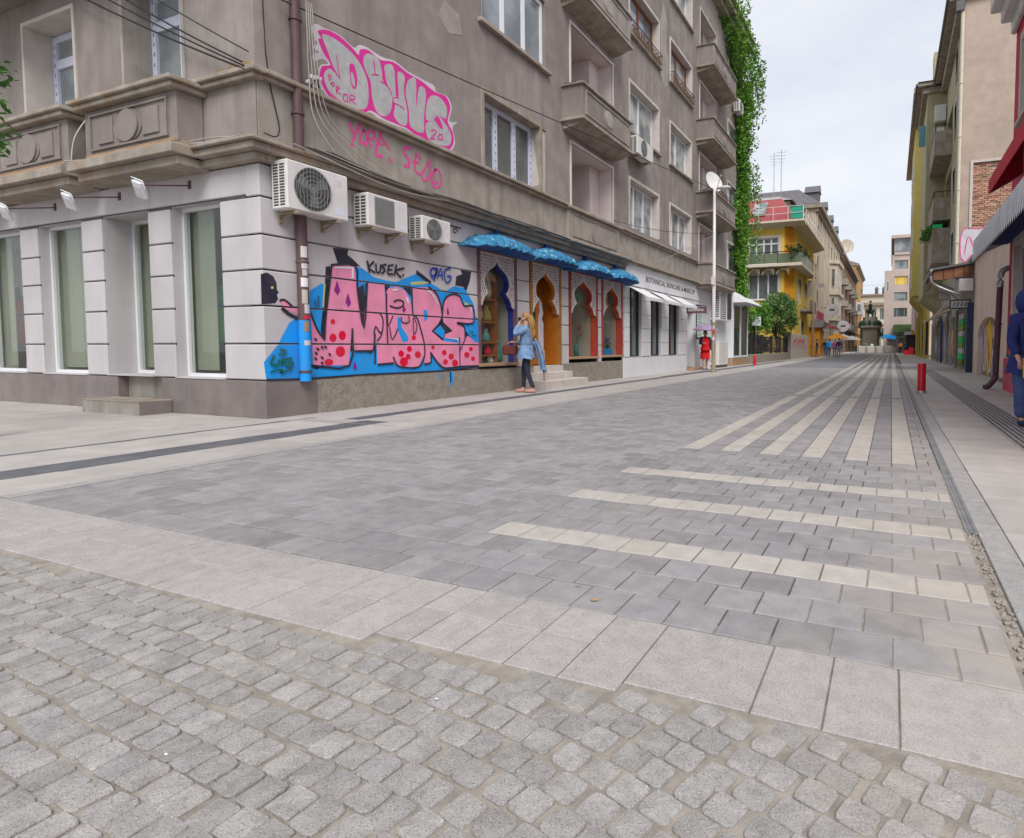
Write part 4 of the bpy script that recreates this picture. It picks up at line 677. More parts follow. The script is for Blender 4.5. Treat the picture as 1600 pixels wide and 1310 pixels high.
# roof cornice
rc = MB(); rc.box(XW - .3, XW + .35, YW - .35, YE + .2, 17.0, 17.2); rc.box(XW - .3, XW + .62, YW - .6, YE + .3, 17.2, 17.42); rc.box(-22, XW - .3, YW - .6, YW, 17.2, 17.42); rc.box(-22, XW + .7, YW - .7, YE + .35, 17.62, 17.75); rc.build('roof_cornice', 'cornice_stone', B, bevel=.02)
# window-box railings with red flowers
mat('flower_red', (.62, .02, .05), (.72, .10, .25), scale=30, rough=.7); mat('flower_pink', (.80, .14, .35), (.75, .08, .2), scale=30, rough=.7)
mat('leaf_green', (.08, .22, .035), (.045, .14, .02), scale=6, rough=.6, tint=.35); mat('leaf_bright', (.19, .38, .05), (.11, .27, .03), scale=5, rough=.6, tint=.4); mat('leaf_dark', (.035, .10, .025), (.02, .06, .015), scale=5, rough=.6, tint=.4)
def leaves(mb, c, ext, n, s0, s1, rnd, m=0, shape=None, droop=.3):
    for _ in range(n):
        while True:
            u = Vector((rnd.uniform(-1, 1), rnd.uniform(-1, 1), rnd.uniform(-1, 1)))
            if u.length <= 1: break
        p = Vector(c) + Vector((u.x * ext[0], u.y * ext[1], u.z * ext[2])); s = rnd.uniform(s0, s1)
        e = Euler((rnd.uniform(-.9, .9), rnd.uniform(-.9, .9), rnd.uniform(0, 6.28))); R_ = e.to_matrix()
        mb.add([p + R_ @ Vector(q) * s for q in ((-.5, 0, -.1), (0, -.28, .05), (.6, 0, -.12), (0, .28, .05))], [(0, 1, 2, 3)], m)
def flower_box(y0, y1, z, x, nm, label, seed, flower):
    t = thing('flower_box', label, 'flower box', (x, (y0 + y1) / 2, z)); rnd = random.Random(seed)
    r = MB(); r.box(x + .16, x + .18, y0, y1, z + .33, z + .35); r.box(x + .16, x + .18, y0, y1, z + .02, z + .04); n = int((y1 - y0) / .13)
    for k in range(n + 1): r.box(x + .165, x + .175, y0 + (y1 - y0) * k / n - .006, y0 + (y1 - y0) * k / n + .006, z + .04, z + .33)
    for yy in (y0, y1 - .02): r.box(x - .1, x + .16, yy, yy + .02, z + .33, z + .35)
    r.build('railing', 'iron_dark', t)
    b = MB(); b.box(x, x + .14, y0 + .1, y1 - .1, z, z + .14); b.build('planter', 'rust_plaster', t)
    l = MB(); [leaves(l, (x + .08, y0 + .2 + (y1 - y0 - .4) * k / 9, z + .2), (.12, .2, .12), 14, .05, .09, rnd) for k in range(10)]; l.build('foliage', 'leaf_green', t, kind='stuff')
    f_ = MB(); [leaves(f_, (x + .10, y0 + .2 + (y1 - y0 - .4) * k / 9, z + .24), (.10, .18, .10), 9, .05, .08, rnd) for k in range(10)]; f_.build('flowers', flower, t, kind='stuff')
flower_box(C3[0], C3[1], F(2) + .11, XW - .02, '', 'red flower box with iron railing under the wooden window on the third upper floor', 1, 'flower_red')
flower_box(C4[0], C4[1], F(2) + .11, XW - .02, '', 'red flower box at the window left of the ivy column of balconies', 2, 'flower_red')
flower_box(25.6, 28.8, F(1) - .16, XW + .50, '', 'pink flowers along the balcony parapet next to the satellite dish column', 3, 'flower_pink')
# ================================================================ GRAFFITI (flat paint on the wall of the grey building)
def paint_mesh(layers, strokes, name, label, gaps=(), zmin=None, base=.0016, rounded=False):
    bm = bmesh.new(); mats_, order = [], 0
    def slot(m):
        if m not in mats_: mats_.append(m)
        return mats_.index(m)
    for m, polys in layers:
        for poly in polys:
            if rounded: poly = [tuple(p) for p in smooth_line([poly[-1]] + poly + [poly[0], poly[1]], 3)[3:-4]]
            order += 1; x = XW + base + .00022 * order
            tris = tessellate_polygon([[Vector((u, v, 0)) for u, v in poly]]); vs = [bm.verts.new((x, u, v)) for u, v in poly]
            for t in tris:
                try: f = bm.faces.new([vs[i] for i in t]); f.material_index = slot(m)
                except ValueError: pass
    for m, lines in strokes:
        for pts, w in lines:
            order += 1; x = XW + base + .00022 * order; mb = MB(); ribbon(mb, smooth_line(pts, 3) if len(pts) > 2 else pts, w, lambda u, v: (x, u, v))
            vs = [bm.verts.new(p) for p in mb.v]
            for f in mb.f: g_ = bm.faces.new([vs[i] for i in f]); g_.material_index = slot(m)
    for gz in gaps:
        for e in (gz - .014, gz + .014): bmesh.ops.bisect_plane(bm, geom=bm.verts[:] + bm.edges[:] + bm.faces[:], plane_co=(0, 0, e), plane_no=(0, 0, 1))
        dead = [f for f in bm.faces if gz - .0139 < f.calc_center_median().z < gz + .0139]; bmesh.ops.delete(bm, geom=dead, context='FACES')
    bmesh.ops.recalc_face_normals(bm, faces=bm.faces[:])
    for f in bm.faces:
        if f.normal.x < 0: f.normal_flip()
    o0 = org(B); bmesh.ops.translate(bm, verts=bm.verts[:], vec=-o0)
    me = bpy.data.meshes.new(name); bm.to_mesh(me); bm.free()
    for m in mats_: me.materials.append(MATS[m])
    return link(name, me, B, label)
MF, MS, PF, PS = MURAL_FILL, MURAL_STROKE, PIECE_FILL, PIECE_STROKE
paint_mesh([('paint_blue', MF['blue']), ('paint_dark', MF['dark']), ('paint_yellow', MF['yellow'][:3]), ('paint_pink', MF['pink']), ('paint_blue', MF['blue2']), ('paint_red', MF['red']), ('paint_purple', MF['purple']), ('paint_white', MF['white']), ('paint_yellow', MF['yellow'][3:])],
           [('paint_dark', MS['black']), ('paint_navy', MS['tagblue']), ('paint_green', MS['green']), ('paint_teal', MS['teal'])], 'mural', 'spray-painted mural of pink bubble letters on blue', gaps=SE[1:5])
dp = MB(); 
for y, z0, z1, w in ((9.05, .36, .505, .035), (9.33, .22, .505, .06), (9.36, .30, .505, .09)): dp.quad((XW + .0135, y, z0), (XW + .0135, y + w, z0), (XW + .0135, y + w, z1), (XW + .0135, y, z1))
dp.build('paint_drip', 'paint_blue', B)
paint_mesh([('paint_halo', PF['halo']), ('paint_magenta', PF['magenta']), ('paint_silver', PF['silver']), ('paint_magenta', PF['magenta2']), ('paint_silver', PF['silver2'])], [('paint_magenta', PS['magenta'])], 'graffiti_piece', 'silver bubble letters with magenta outline', base=.002, rounded=True)
paint_mesh([], [('paint_tagpink', PS['tagpink'])], 'graffiti_tag', 'pink sprayed handwriting under the ledge', base=.0135)

# ================================================================ things fixed to the grey building
def ac_unit(y0, y1, z0, z1, xf, label, dark_round=True, group='air conditioner units on the graffiti wall'):
    w, h, d = y1 - y0, z1 - z0, .31; ym = (y0 + y1) / 2
    t = thing('air_conditioner', label, 'air conditioner', (XW, ym, z0), group); xb = xf - d
    c = MB(); c.cbox(xb, xf, y0, y1, z0, z1, .018); cs = c.build('casing', 'ac_white', t)
    fy = y0 + w * .40 if dark_round else y0 + w * .42; fr = min(h * .44, w * .3)
    if dark_round:
        r = MB(); r.cyl((xf - .02, fy, z0 + h * .5), (xf + .004, fy, z0 + h * .5), fr, n=32); r.build('fan_recess', 'ac_dark', t)
        b = MB()
        for k in range(3):
            a = k * 2.094 + .5; p = [(fy + fr * .12 * math.cos(a), z0 + h * .5 + fr * .12 * math.sin(a))]
            b.prism([(fy + rr * math.cos(a + da), z0 + h * .5 + rr * math.sin(a + da)) for rr, da in ((fr * .15, -.4), (fr * .85, -.25), (fr * .88, .35), (fr * .5, .6), (fr * .15, .5))], 'x', xf + .005, xf + .008)
        b.cyl((xf + .005, fy, z0 + h * .5), (xf + .012, fy, z0 + h * .5), fr * .2, n=12); b.build('fan', 'ac_fan', t)
        g_ = MB()
        for k in range(5):
            rr = fr * (.25 + .19 * k); n = 28; g_.tube([(xf + .018, fy + rr * math.cos(2 * math.pi * i / n), z0 + h * .5 + rr * math.sin(2 * math.pi * i / n)) for i in range(n + 1)], .0035, 4)
        for k in range(11):
            yy = fy - fr + 2 * fr * (k + .5) / 11; hh = math.sqrt(max(0, fr ** 2 - (yy - fy) ** 2)); g_.tube([(xf + .022, yy, z0 + h * .5 - hh), (xf + .022, yy, z0 + h * .5 + hh)], .0028, 4)
        g_.build('fan_grille', 'ac_grille', t)
    else:
        g_ = MB(); a, b = y0 + w * .16, y0 + w * .64; g_.box(xf, xf + .006, a, b, z0 + h * .09, z1 - h * .08)
        n = 26
        for k in range(n): zz = z0 + h * .10 + (h * .81) * k / n; g_.box(xf + .006, xf + .012, a + .01, b - .01, zz, zz + h * .017)
        g_.build('fan_grille', 'ac_grille', t)
    v = MB()
    for col in range(2):
        for k in range(15 if dark_round and w > .9 else 9):
            n = 15 if dark_round and w > .9 else 9; zz = z0 + h * (.07 + .86 * k / n); x0 = xb + .045 + col * .125
            v.box(x0, x0 + .095, y0 - .002, y0 + .001, zz, zz + h * .55 / n)
    v.build('side_vent', 'ac_dark', t)
    for yy in (y0 + w * .14, y1 - w * .18):
        k = MB(); k.box(XW, xf + .03, yy - .02, yy + .02, z0 - .045, z0 - .005); k.box(XW, XW + .035, yy - .02, yy + .02, z0 - .16, z0 - .045); k.tube([(XW + .02, yy, z0 - .14), (xf - .1, yy, z0 - .04)], .013, 5); k.build('bracket', 'bracket_metal', t)
    p = MB(); p.tube(smooth_line([(xb + .06, y1 - .02, z0 + .12), (xb + .04, y1 + .09, z0 + .10), (XW + .05, y1 + .12, z0 + .28), (XW + .03, y1 + .10, z1 + .16)]), .018, 6); p.build('pipe', 'cable_grey', t)
    s = MB(); s.box(xf, xf + .0015, y1 - w * .22, y1 - w * .08, z0 + h * .10, z0 + h * .27); s.build('sticker', 'pvc_film', t); s = MB(); s.box(xf, xf + .0015, y1 - w * .20, y1 - w * .12, z1 - h * .28, z1 - h * .14); s.build('sticker', 'paint_halo', t)
    return t
ac_unit(5.76, 6.76, 2.88, 3.55, -7.60, 'largest air conditioner with a round fan, nearest the street corner')
ac_unit(7.12, 7.97, 2.90, 3.42, -7.60, 'middle air conditioner with a square grey grille over the mural', dark_round=False)
ac_unit(8.30, 9.04, 2.88, 3.30, -7.60, 'smallest air conditioner with a round fan, left of the blue awnings')
ac_unit(17.75, 19.1, 7.12, 7.68, -7.52, 'white air conditioner under a second-floor window of the grey facade', group='air conditioner units high on the facade')
ac_unit(31.2, 32.1, 13.2, 13.8, -7.5, 'white air conditioner high beside the ivy', group='air conditioner units high on the facade')
# brown drainpipe
t = thing('drainpipe', 'brown drainpipe covered in stickers, running down the graffiti wall', 'drainpipe', (XW + .1, 6.17, 0)); px_ = XW + .085
m = MB(); m.cyl((px_, 6.17, 3.75), (px_, 6.17, 17.0), .068, n=14); m.build('upper_pipe', 'pipe_brown', t)
m = MB(); m.cyl((px_, 6.17, 1.38), (px_, 6.17, 3.76), .075, n=14); m.build('lower_pipe', 'pipe_brown', t)
m = MB(); m.cyl((px_, 6.17, .50), (px_, 6.17, 1.38), .076, n=14); m.build('painted_pipe', 'paint_blue', t)
for z in (.62, 2.2, 3.0, 4.3, 5.6, 7.5, 9.5): m = MB(); m.cyl((px_, 6.17, z), (px_, 6.17, z + .035), .085, n=14); m.box(XW, px_, 6.15, 6.19, z, z + .03); m.build('clamp', 'pipe_brown', t)
rnd = random.Random(3)
for k, (z, h, c) in enumerate(((2.28, .16, 'ac_white'), (2.12, .12, 'paint_halo'), (2.02, .09, 'trim_pale'), (1.86, .13, 'paint_white'), (1.62, .2, 'trim_pale'), (1.48, .13, 'paint_halo'), (1.40, .05, 'paint_red'), (1.22, .14, 'cornice_stone'), (1.02, .07, 'paint_halo'))):
    m = MB(); a0 = rnd.uniform(-1.0, -.5); a1 = a0 + rnd.uniform(.9, 1.5); n = 5
    A_ = [(px_ + .0775 * math.cos(a0 + (a1 - a0) * i / n), 6.17 + .0775 * math.sin(a0 + (a1 - a0) * i / n)) for i in range(n + 1)]
    m.add([(x, y, z) for x, y in A_] + [(x, y, z + h) for x, y in A_], [(i, i + 1, n + 2 + i, n + 1 + i) for i in range(n)]); m.build('sticker', c, t)
# cables
def cable(pts, r, m, label, group='cables strung along the facade', k=5):
    t = MB(); t.tube(smooth_line(pts, k), r, 5); o = t.build('cable', m); tag(o, label, 'cable', group); return o
rnd = random.Random(8)
for k in range(7):
    y = 6.3; pts = [(XW + .34, 5.9 + .1 * k, 3.78 + .01 * k)]
    for s in range(1, 6):
        yy = 6.0 + s * 1.75; pts.append((XW + .345 + rnd.uniform(-.02, .02), yy, 3.76 - rnd.uniform(.0, .16) * (1 if s % 2 else .3)))
    pts.append((XW + .33, 16.0, 3.80)); cable(pts, .011, rnd.choice(['cable_dark', 'cable_grey', 'cable_dark']), 'thin bundled cable sagging below the cornice over the air conditioners')
for k in range(4): cable([(XW + .2, 6.26 + .03 * k, 5.9), (XW + .17 + .02 * k, 6.30 + .04 * k, 4.9), (XW + .2, 6.34 + .12 * k, 4.3), (XW + .34, 6.6 + .35 * k, 3.80)], .009, 'cable_grey', 'loose grey cable hanging beside the brown drainpipe')
cable([(XW + .05, 5.72, 7.5), (XW + .05, 5.74, 5.0), (XW + .06, 5.9, 4.0), (XW + .3, 5.5, 3.80)], .009, 'cable_black', 'thin black cable down the building corner', None)
for k in range(4):
    pts = [(-8.0 - .1 * k, YW - .2, 3.80)]
    for s in range(1, 6): pts.append((-8.0 - s * .75, YW - .20 - (.2 if s > 1 else .02), 3.79 - rnd.uniform(0, .09) + (.06 if s % 2 else 0)))
    cable(pts, .010, 'cable_grey', 'grey cable lying along the side-front cornice')
cable([(-11.6, 5.5, 4.62), (-11.62, 5.3, 4.2), (-11.75, 5.3, 3.8)], .012, 'trim_pale', 'short pale cable hanging between the two parapet bays', None)
jb = thing('cable_joint', 'knot of white cable connectors beside the drainpipe', 'cable joint', (XW + .1, 6.42, 4.85)); m = MB()
for k in range(7): p = (XW + .08 + rnd.uniform(0, .07), 6.40 + rnd.uniform(-.08, .1), 4.86 + rnd.uniform(-.09, .09)); m.cbox(p[0] - .03, p[0] + .03, p[1] - .05, p[1] + .05, p[2] - .025, p[2] + .025, .006)
m.build('connectors', 'pvc', jb); m = MB(); m.tube(smooth_line([(XW + .14, 6.35, 4.75), (XW + .16, 6.42, 4.9), (XW + .12, 6.5, 4.8)]), .012, 5); m.build('loop', 'cable_black', jb)
def line3(a, b, sag, n=12): return [(a[0] + (b[0] - a[0]) * i / n, a[1] + (b[1] - a[1]) * i / n, a[2] + (b[2] - a[2]) * i / n - sag * 4 * (i / n) * (1 - i / n)) for i in range(n + 1)]
for k, (a, b, r) in enumerate((((-7.95, 5.48, 4.66), (-14.5, 5.40, 7.95), .014), ((-7.95, 5.46, 4.70), (-14.5, 5.42, 8.25), .011), ((-7.85, 5.46, 4.86), (-14.5, 5.35, 9.0), .009), ((-7.95, 5.44, 4.74), (-13.5, 5.3, 8.0), .012))):
    cable(line3(a, b, .12), r, 'cable_black', ['thickest and lowest black wire slanting to the corner over the parapet bays', 'second lowest black wire slanting to the corner', 'highest and thinnest black wire slanting to the corner', 'third black wire slanting to the corner, below the highest'][k], 'overhead wires', 2)
cable(line3((XW + .08, 5.9, 5.78), (-6.42, 22.7, 7.05), .02), .010, 'cable_black', 'long black wire across the facade to the lamp post', None, 2)
cable(line3((XW + .3, 16.2, 4.72), (-6.42, 22.7, 5.4), .15), .008, 'cable_black', 'thin black wire from the loggia parapet to the lamp post', None, 2)
cable(line3((-6.42, 22.7, 5.3), (XW + .05, 20.2, 4.0), .05), .008, 'cable_grey', 'slack wire from the lamp post down to the shop fascia', None, 2)
# floodlights on arms over the side shop front
def floodlight(x, label):
    t = thing('floodlight', label, 'floodlight', (x, YW, 3.34), 'floodlights over the side shop windows')
    m = MB(); m.tube([(x, YW, 3.33), (x - .03, YW - .58, 3.20)], .011, 6); m.box(x - .03, x + .03, YW - .012, YW + .004, 3.28, 3.40); m.build('arm', 'pipe_brown', t)
    c = Matrix.Translation((x - .03, YW - .62, 3.15)) @ Euler((.55, .35, .2)).to_matrix().to_4x4()
    def tr(b): b.v = [tuple(c @ Vector(p)) for p in b.v]; return b
    tr(MB().cbox(-.085, .085, -.03, .03, -.14, .10, .012)).build('lamp_head', 'pvc', t); tr(MB().box(-.065, .065, -.034, -.0301, -.12, .03)).build('lamp_glass', 'paint_halo', t)
    tr(MB().tube([(-.095, 0, .0), (-.095, 0, .13), (.095, 0, .13), (.095, 0, 0)], .008, 5)).build('yoke', 'pvc', t)
floodlight(-9.43, 'white floodlight on a rusty arm nearest the street corner'); floodlight(-11.16, 'middle white floodlight on a rusty arm over the shop windows'); floodlight(-13.0, 'white floodlight on a rusty arm at the left picture edge')

# ================================================================ shop with keyhole-arched openings under blue awnings
mat('awning_blue', (.02, .13, .30), (.06, .27, .43), scale=7, rough=.72, bump=.8, bscale=16, speck=(.45, .72, .74), speck_amt=.5, speck_scale=11, spec=.2, contrast=(.3, .7)); mat('awning_under', (.015, .085, .30), rough=.6)
mat('lattice', (.60, .555, .53), (.53, .49, .47), rough=.7); mat('wood_purple', (.13, .07, .13), (.22, .12, .08), scale=4, rough=.6); mat('wood_ochre', (.34, .17, .045), (.25, .12, .03), scale=5, rough=.55); mat('wood_red', (.36, .06, .05), (.27, .05, .03), scale=5, rough=.55)
mat('door_wood', (.50, .17, .02), (.38, .115, .012), scale=2.5, rough=.5, streak=(.3, .09, .01), streak_amt=.6); mat('jamb_blue', (.03, .045, .28), (.02, .03, .2), scale=5, rough=.6); mat('jamb_red', (.42, .03, .03), (.46, .10, .03), scale=1.2, rough=.6); mat('sill_wood', (.42, .28, .17), (.35, .22, .13), rough=.7)
mat('shelf_wood', (.42, .14, .03), (.34, .10, .02), rough=.6)
KH = [(.50, .062), (.46, .095), (.38, .125), (.27, .155), (.19, .19), (.145, .235), (.145, .28), (.18, .32), (.245, .352), (.20, .375), (.14, .40), (.09, .44), (.07, .475)]
def keyhole(y0, y1, z0, z1, fm, jm, back, seed, door=False):
    w, h = y1 - y0, z1 - z0; P = lambda u, v: (y0 + w * u, z1 - h * v)
    f = MB(); fw = .07
    f.box(XW - .34, XW + .03, y0 - fw, y0, z0, z1 + fw); f.box(XW - .34, XW + .03, y1, y1 + fw, z0, z1 + fw); f.box(XW - .34, XW + .03, y0, y1, z1, z1 + fw)
    fr = f.build('arched_opening', fm, B)
    for s in (0, 1):
        pts = [(0, 0), (.499, 0)] + KH + [(0, .49)]
        poly = [P(u if s == 0 else 1 - u, v) for u, v in pts]
        l = MB(); l.prism(poly, 'x', XW - .022, XW + .0); l.build('lattice_panel', 'lattice', fr)
        inner = [P(u if s == 0 else 1 - u, v) for u, v in [(.012, .012), (.499, .012)] + KH + [(.012, .475 if s == 0 else .5)] + ([] if s == 0 else [])]
        if s == 1 or door: l = MB(); l.prism(inner, 'x', XW - (.14 if door else .17), XW - .0225); l.build('painted_tunnel', jm, fr)
    d = MB(); rnd = random.Random(seed)
    from mathutils.geometry import intersect_point_tri_2d
    for i in range(9):
        for j in range(16):
            u, v = .045 + i * .056 + (.028 if j % 2 else 0), .028 + j * .027
            if u > .46: continue
            lim = None
            for (ua, va), (ub, vb) in zip(KH[:-1], KH[1:]):
                if min(va, vb) <= v <= max(va, vb): lim = ua + (ub - ua) * ((v - va) / (vb - va) if vb != va else 0); break
            if v > KH[-1][1]: continue
            if lim is None: lim = .5 if v < .062 else .07
            if u > lim - .045: continue
            for uu in (u, 1 - u):
                a = rnd.uniform(.010, .017); c = P(uu, v); hh = a * w * 1.6
                d.add([(XW + .0015, c[0] - a * w, c[1]), (XW + .0015, c[0], c[1] - hh), (XW + .0015, c[0] + a * w, c[1]), (XW + .0015, c[0], c[1] + hh)], [(0, 1, 2, 3)])
    d.build('painted_piercing', 'groove_dark', fr)  # flat dark diamonds on the panel; the darkness of pierced holes is painted
    j = MB(); j.quad((XW - .04, y1 - .003, z0), (XW - .18, y1 - .003, z0), (XW - .18, y1 - .003, z1), (XW - .04, y1 - .003, z1)); j.build('painted_jamb', jm, fr)
    r = MB(); X = XW - (.85 if not door else .5)
    r.quad((X, y0, z0), (X, y1, z0), (X, y1, z1), (X, y0, z1)); r.quad((XW - .18, y0 + .002, z0), (X, y0 + .002, z0), (X, y0 + .002, z1), (XW - .18, y0 + .002, z1)); r.quad((XW - .18, y0, z1 - .002), (XW - .18, y1, z1 - .002), (X, y1, z1), (X, y0, z1)); r.quad((XW - .1, y0, z0 + .003), (XW - .1, y1, z0 + .003), (X, y1, z0 + .003), (X, y0, z0 + .003)); r.quad((X, y1 - .002, z0), (X, y1 - .002, z1), (XW - .185, y1 - .002, z1), (XW - .185, y1 - .002, z0)); r.build('room', back, fr)
    if not door:
        g_ = MB(); g_.box(XW - .182, XW - .174, y0 + .004, y1 - .004, z0, z1); g_.build('pane', 'shop_glass', fr)
        s = MB(); s.box(XW - .1, XW + .06, y0 - .08, y1 + .08, z0 - .06, z0); s.build('sill', 'sill_wood', fr, bevel=.006)
    return fr
O1 = keyhole(10.33, 11.58, .64, 3.00, 'wood_purple', 'jamb_blue', 'shop_warm', 1)
O2 = keyhole(12.30, 13.58, .54, 3.02, 'wood_ochre', 'door_wood', 'door_wood', 2, door=True)
O3 = keyhole(14.18, 15.68, .72, 3.00, 'wood_red', 'jamb_red', 'shop_warm', 3)
O4 = keyhole(16.12, 17.44, .74, 3.00, 'wood_red', 'jamb_red', 'shop_warm', 4)
m = MB()       # half-open wooden door leaf with its own keyhole window
sh = lambda pts, d: [(u + d, v) for u, v in pts]
dl = MB(); dl.prism(sh([(12.36, .56), (12.66, .56), (12.66, 1.55), (12.58, 1.62), (12.66, 1.72), (12.74, 1.9), (12.70, 2.1), (12.60, 2.2), (12.54, 2.32), (12.5, 2.6), (12.6, 2.95), (12.36, 2.95)], .22), 'x', XW - .24, XW - .20); dl.build('door_leaf', 'door_wood', O2)
m = MB(); m.prism(sh([(12.66, .56), (12.90, .56), (12.90, 1.6), (12.83, 1.7), (12.90, 1.85), (12.84, 2.1), (12.70, 2.25), (12.66, 1.6)], .34), 'x', XW - .30, XW - .27); m.build('door_light', 'paint_halo', O2)
m = MB(); m.box(XW - .235, XW - .195, 12.66, 12.76, .9, 2.1); m.build('door_glass', 'pane_green', O2)
# shelves and goods in the first window
for z, e in ((2.05, 1.0), (1.55, .75), (1.10, .75), (.82, .75)):
    m = MB(); m.box(XW - .50, XW - .22, 10.52, 10.52 + e * .85, z - .03, z); m.build('shelf', 'shelf_wood', O1)
m = MB(); m.box(XW - .50, XW - .22, 11.17, 11.22, .64, 2.6); m.build('shelf_post', 'shelf_wood', O1)
mat('pot_green', (.02, .16, .08), rough=.3); mat('pot_gold', (.42, .26, .07), rough=.35); mat('pot_pale', (.62, .55, .48), rough=.5); mat('pot_teal', (.12, .3, .33), rough=.3)
vp = [(.055, 0), (.075, .05), (.06, .12), (.03, .18), (.04, .21), (.0, .21)]
def pot(y, z, m, s, label, x=XW - .34, sy=1):
    y = y + .20 if y < 11 else y + .16; t = MB(); t.lathe([(0, 0)] + [(r * s, h * s * sy) for r, h in vp], (x, y, z), 12); tag(t.build('vase', m), label, 'vase', 'pottery on the shop window shelves')
pot(10.46, 2.05, 'pot_gold', 1.8, 'tall golden vase on the top shelf of the keyhole window', sy=1.5); pot(10.80, 2.05, 'pot_pale', 1.6, 'pale vase on the top shelf of the keyhole window', sy=1.9); pot(10.46, 1.55, 'pot_pale', 1.7, 'pale figure-like vase on the second shelf of the keyhole window', sy=1.4); pot(10.78, 1.55, 'pot_gold', 1.7, 'round golden vase on the second shelf of the keyhole window')
pot(10.50, .82, 'pot_green', 1.3, 'dark green bottle-shaped vase on the lower shelf', sy=1.5); pot(10.75, 1.10, 'pot_teal', 1.4, 'pale blue vase on the third shelf of the keyhole window'); pot(10.8, .82, 'paint_red', 1.3, 'red round vase on the lower shelf', sy=.8); pot(10.5, .645, 'pot_gold', 1.1, 'small golden pot at the bottom left of the keyhole window', sy=.7); pot(10.9, .645, 'pvc', 1.1, 'small white pot at the bottom of the keyhole window', sy=.8)
pot(11.2, .645, 'pot_teal', 1.7, 'blue grey vase standing on the window floor beside the shelf post', sy=1.4)
def fan_leaf(y, z, s, m, label):
    t = MB(); t.prism([(y - s, z + s), (y + s, z + s), (y, z - s * 1.2)], 'x', XW - .44, XW - .42); o = t.build('pennant', m); tag(o, label, 'pennant')
fan_leaf(15.25, 2.35, .17, 'dress_green', 'green triangular pennant hanging in the third keyhole window')
t = thing('flower_pot', 'blue box of purple flowers in the last keyhole window', 'flower pot', (XW - .34, 17.1, .745)); m = MB(); m.cbox(XW - .42, XW - .24, 16.8, 17.3, .75, .93, .01); m.build('box', 'paint_blue', t); l = MB(); rnd = random.Random(5); leaves(l, (XW - .34, 17.05, 1.05), (.12, .25, .15), 40, .07, .12, rnd); l.build('foliage', 'leaf_dark', t); l = MB(); leaves(l, (XW - .33, 17.05, 1.24), (.1, .2, .1), 26, .07, .11, rnd); l.build('flowers', 'paint_purple', t)
t = thing('flower_pot', 'red orchid in a glass vase inside the third keyhole window', 'flower pot', (XW - .4, 15.2, .725)); m = MB(); m.lathe([(0, 0), (.07, 0), (.08, .3), (.07, .32)], (XW - .4, 15.2, .73), 10); m.build('vase', 'pot_teal', t); l = MB(); l.tube([(XW - .4, 15.2, 1.0), (XW - .38, 15.27, 1.4), (XW - .36, 15.40, 1.65)], .01, 5); l.build('stem', 'leaf_green', t); l = MB(); leaves(l, (XW - .36, 15.37, 1.5), (.05, .1, .2), 22, .07, .11, rnd); l.build('flowers', 'flower_red', t)
m = thing('mask', 'golden round mask hanging in the last keyhole window', 'mask', (XW - .26, 17.0, 2.45)); q = MB(); q.ball((XW - .26, 17.0, 2.45), (.03, .17, .24), 12); q.build('disc', 'pot_gold', m); q = MB(); q.ball((XW - .24, 17.0, 2.45), (.03, .08, .13), 10); q.build('face', 'iron_dark', m)
# awnings
def awning(ym, hw, zb, top, label, seed):
    t = thing('shell_awning', label, 'awning', (XW, ym, zb), 'blue domed awnings of the arched shop'); rnd = random.Random(seed); nu, nv = 30, 10; vs = []
    for j in range(nv + 1):
        tt = j / nv * math.pi / 2
        for i in range(nu + 1):
            s = -1 + 2 * i / nu; d = .62 * math.sqrt(max(0.0, 1 - abs(s) ** 3.2)) ; wr = 1 + .05 * math.sin(i * 2.3 + seed) * (1 - j / nv) + .03 * math.sin(i * 5.1 + j * 1.7)
            pk = math.exp(-(s * 5) ** 2) * (j / nv) ** 4 * .10
            vs.append((XW + .004 + d * math.cos(tt) * wr, ym + s * hw * (1 - .10 * math.sin(tt)), zb - .05 * abs(s) ** 3 + top * math.sin(tt) * (1 - abs(s) ** 3 * .78) + pk + .022 * math.sin(i * 1.9 + j * .8 + seed)))
    m = MB(); m.add(vs, [(j * (nu + 1) + i, j * (nu + 1) + i + 1, (j + 1) * (nu + 1) + i + 1, (j + 1) * (nu + 1) + i) for j in range(nv) for i in range(nu)], 0, True); sh = m.build('shell', 'awning_blue', t)
    u = MB(); u.add([(XW + .002, ym, zb - .02)] + [(p[0] - .01, p[1], p[2] - .02) for p in vs[:nu + 1]], [(0, i, i + 1) for i in range(1, nu + 1)]); u.build('underside', 'awning_under', t)
    r = MB(); r.tube([(p[0], p[1], p[2] - .01) for p in vs[:nu + 1]], .022, 6); r.build('rim', 'awning_blue', t)
    f = MB(); f.lathe([(.10, 0), (.06, .05), (.05, .10), (.07, .14), (.0, .18)], (XW + .07, ym, zb + top + .05), 10); f.build('finial', 'awning_under', t)
awning(10.82, 1.16, 3.06, .29, 'nearest blue domed awning, over the keyhole window with shelves', 1); awning(12.85, 1.14, 3.08, .28, 'blue domed awning over the orange keyhole door', 2); awning(14.9, 1.16, 3.06, .28, 'blue domed awning over the keyhole window with the green pennant', 3); awning(16.85, 1.10, 3.06, .28, 'farthest blue domed awning, next to the white shop', 4)
# scroll bracket left of the awnings
m = MB(); m.box(XW, XW + .02, 8.95, 9.75, 3.34, 3.36)
for k in range(3):
    c = 9.1 + .24 * k; m.tube([(XW + .01, c + (.085 - .012 * i / 2) * math.cos(i * .55), 3.26 + (.07 - .01 * i / 2) * math.sin(i * .55)) for i in range(12)], .009, 5)
tag(m.build('scroll_bracket', 'iron_dark'), 'black iron scroll bracket on the wall left of the blue awnings', 'bracket')
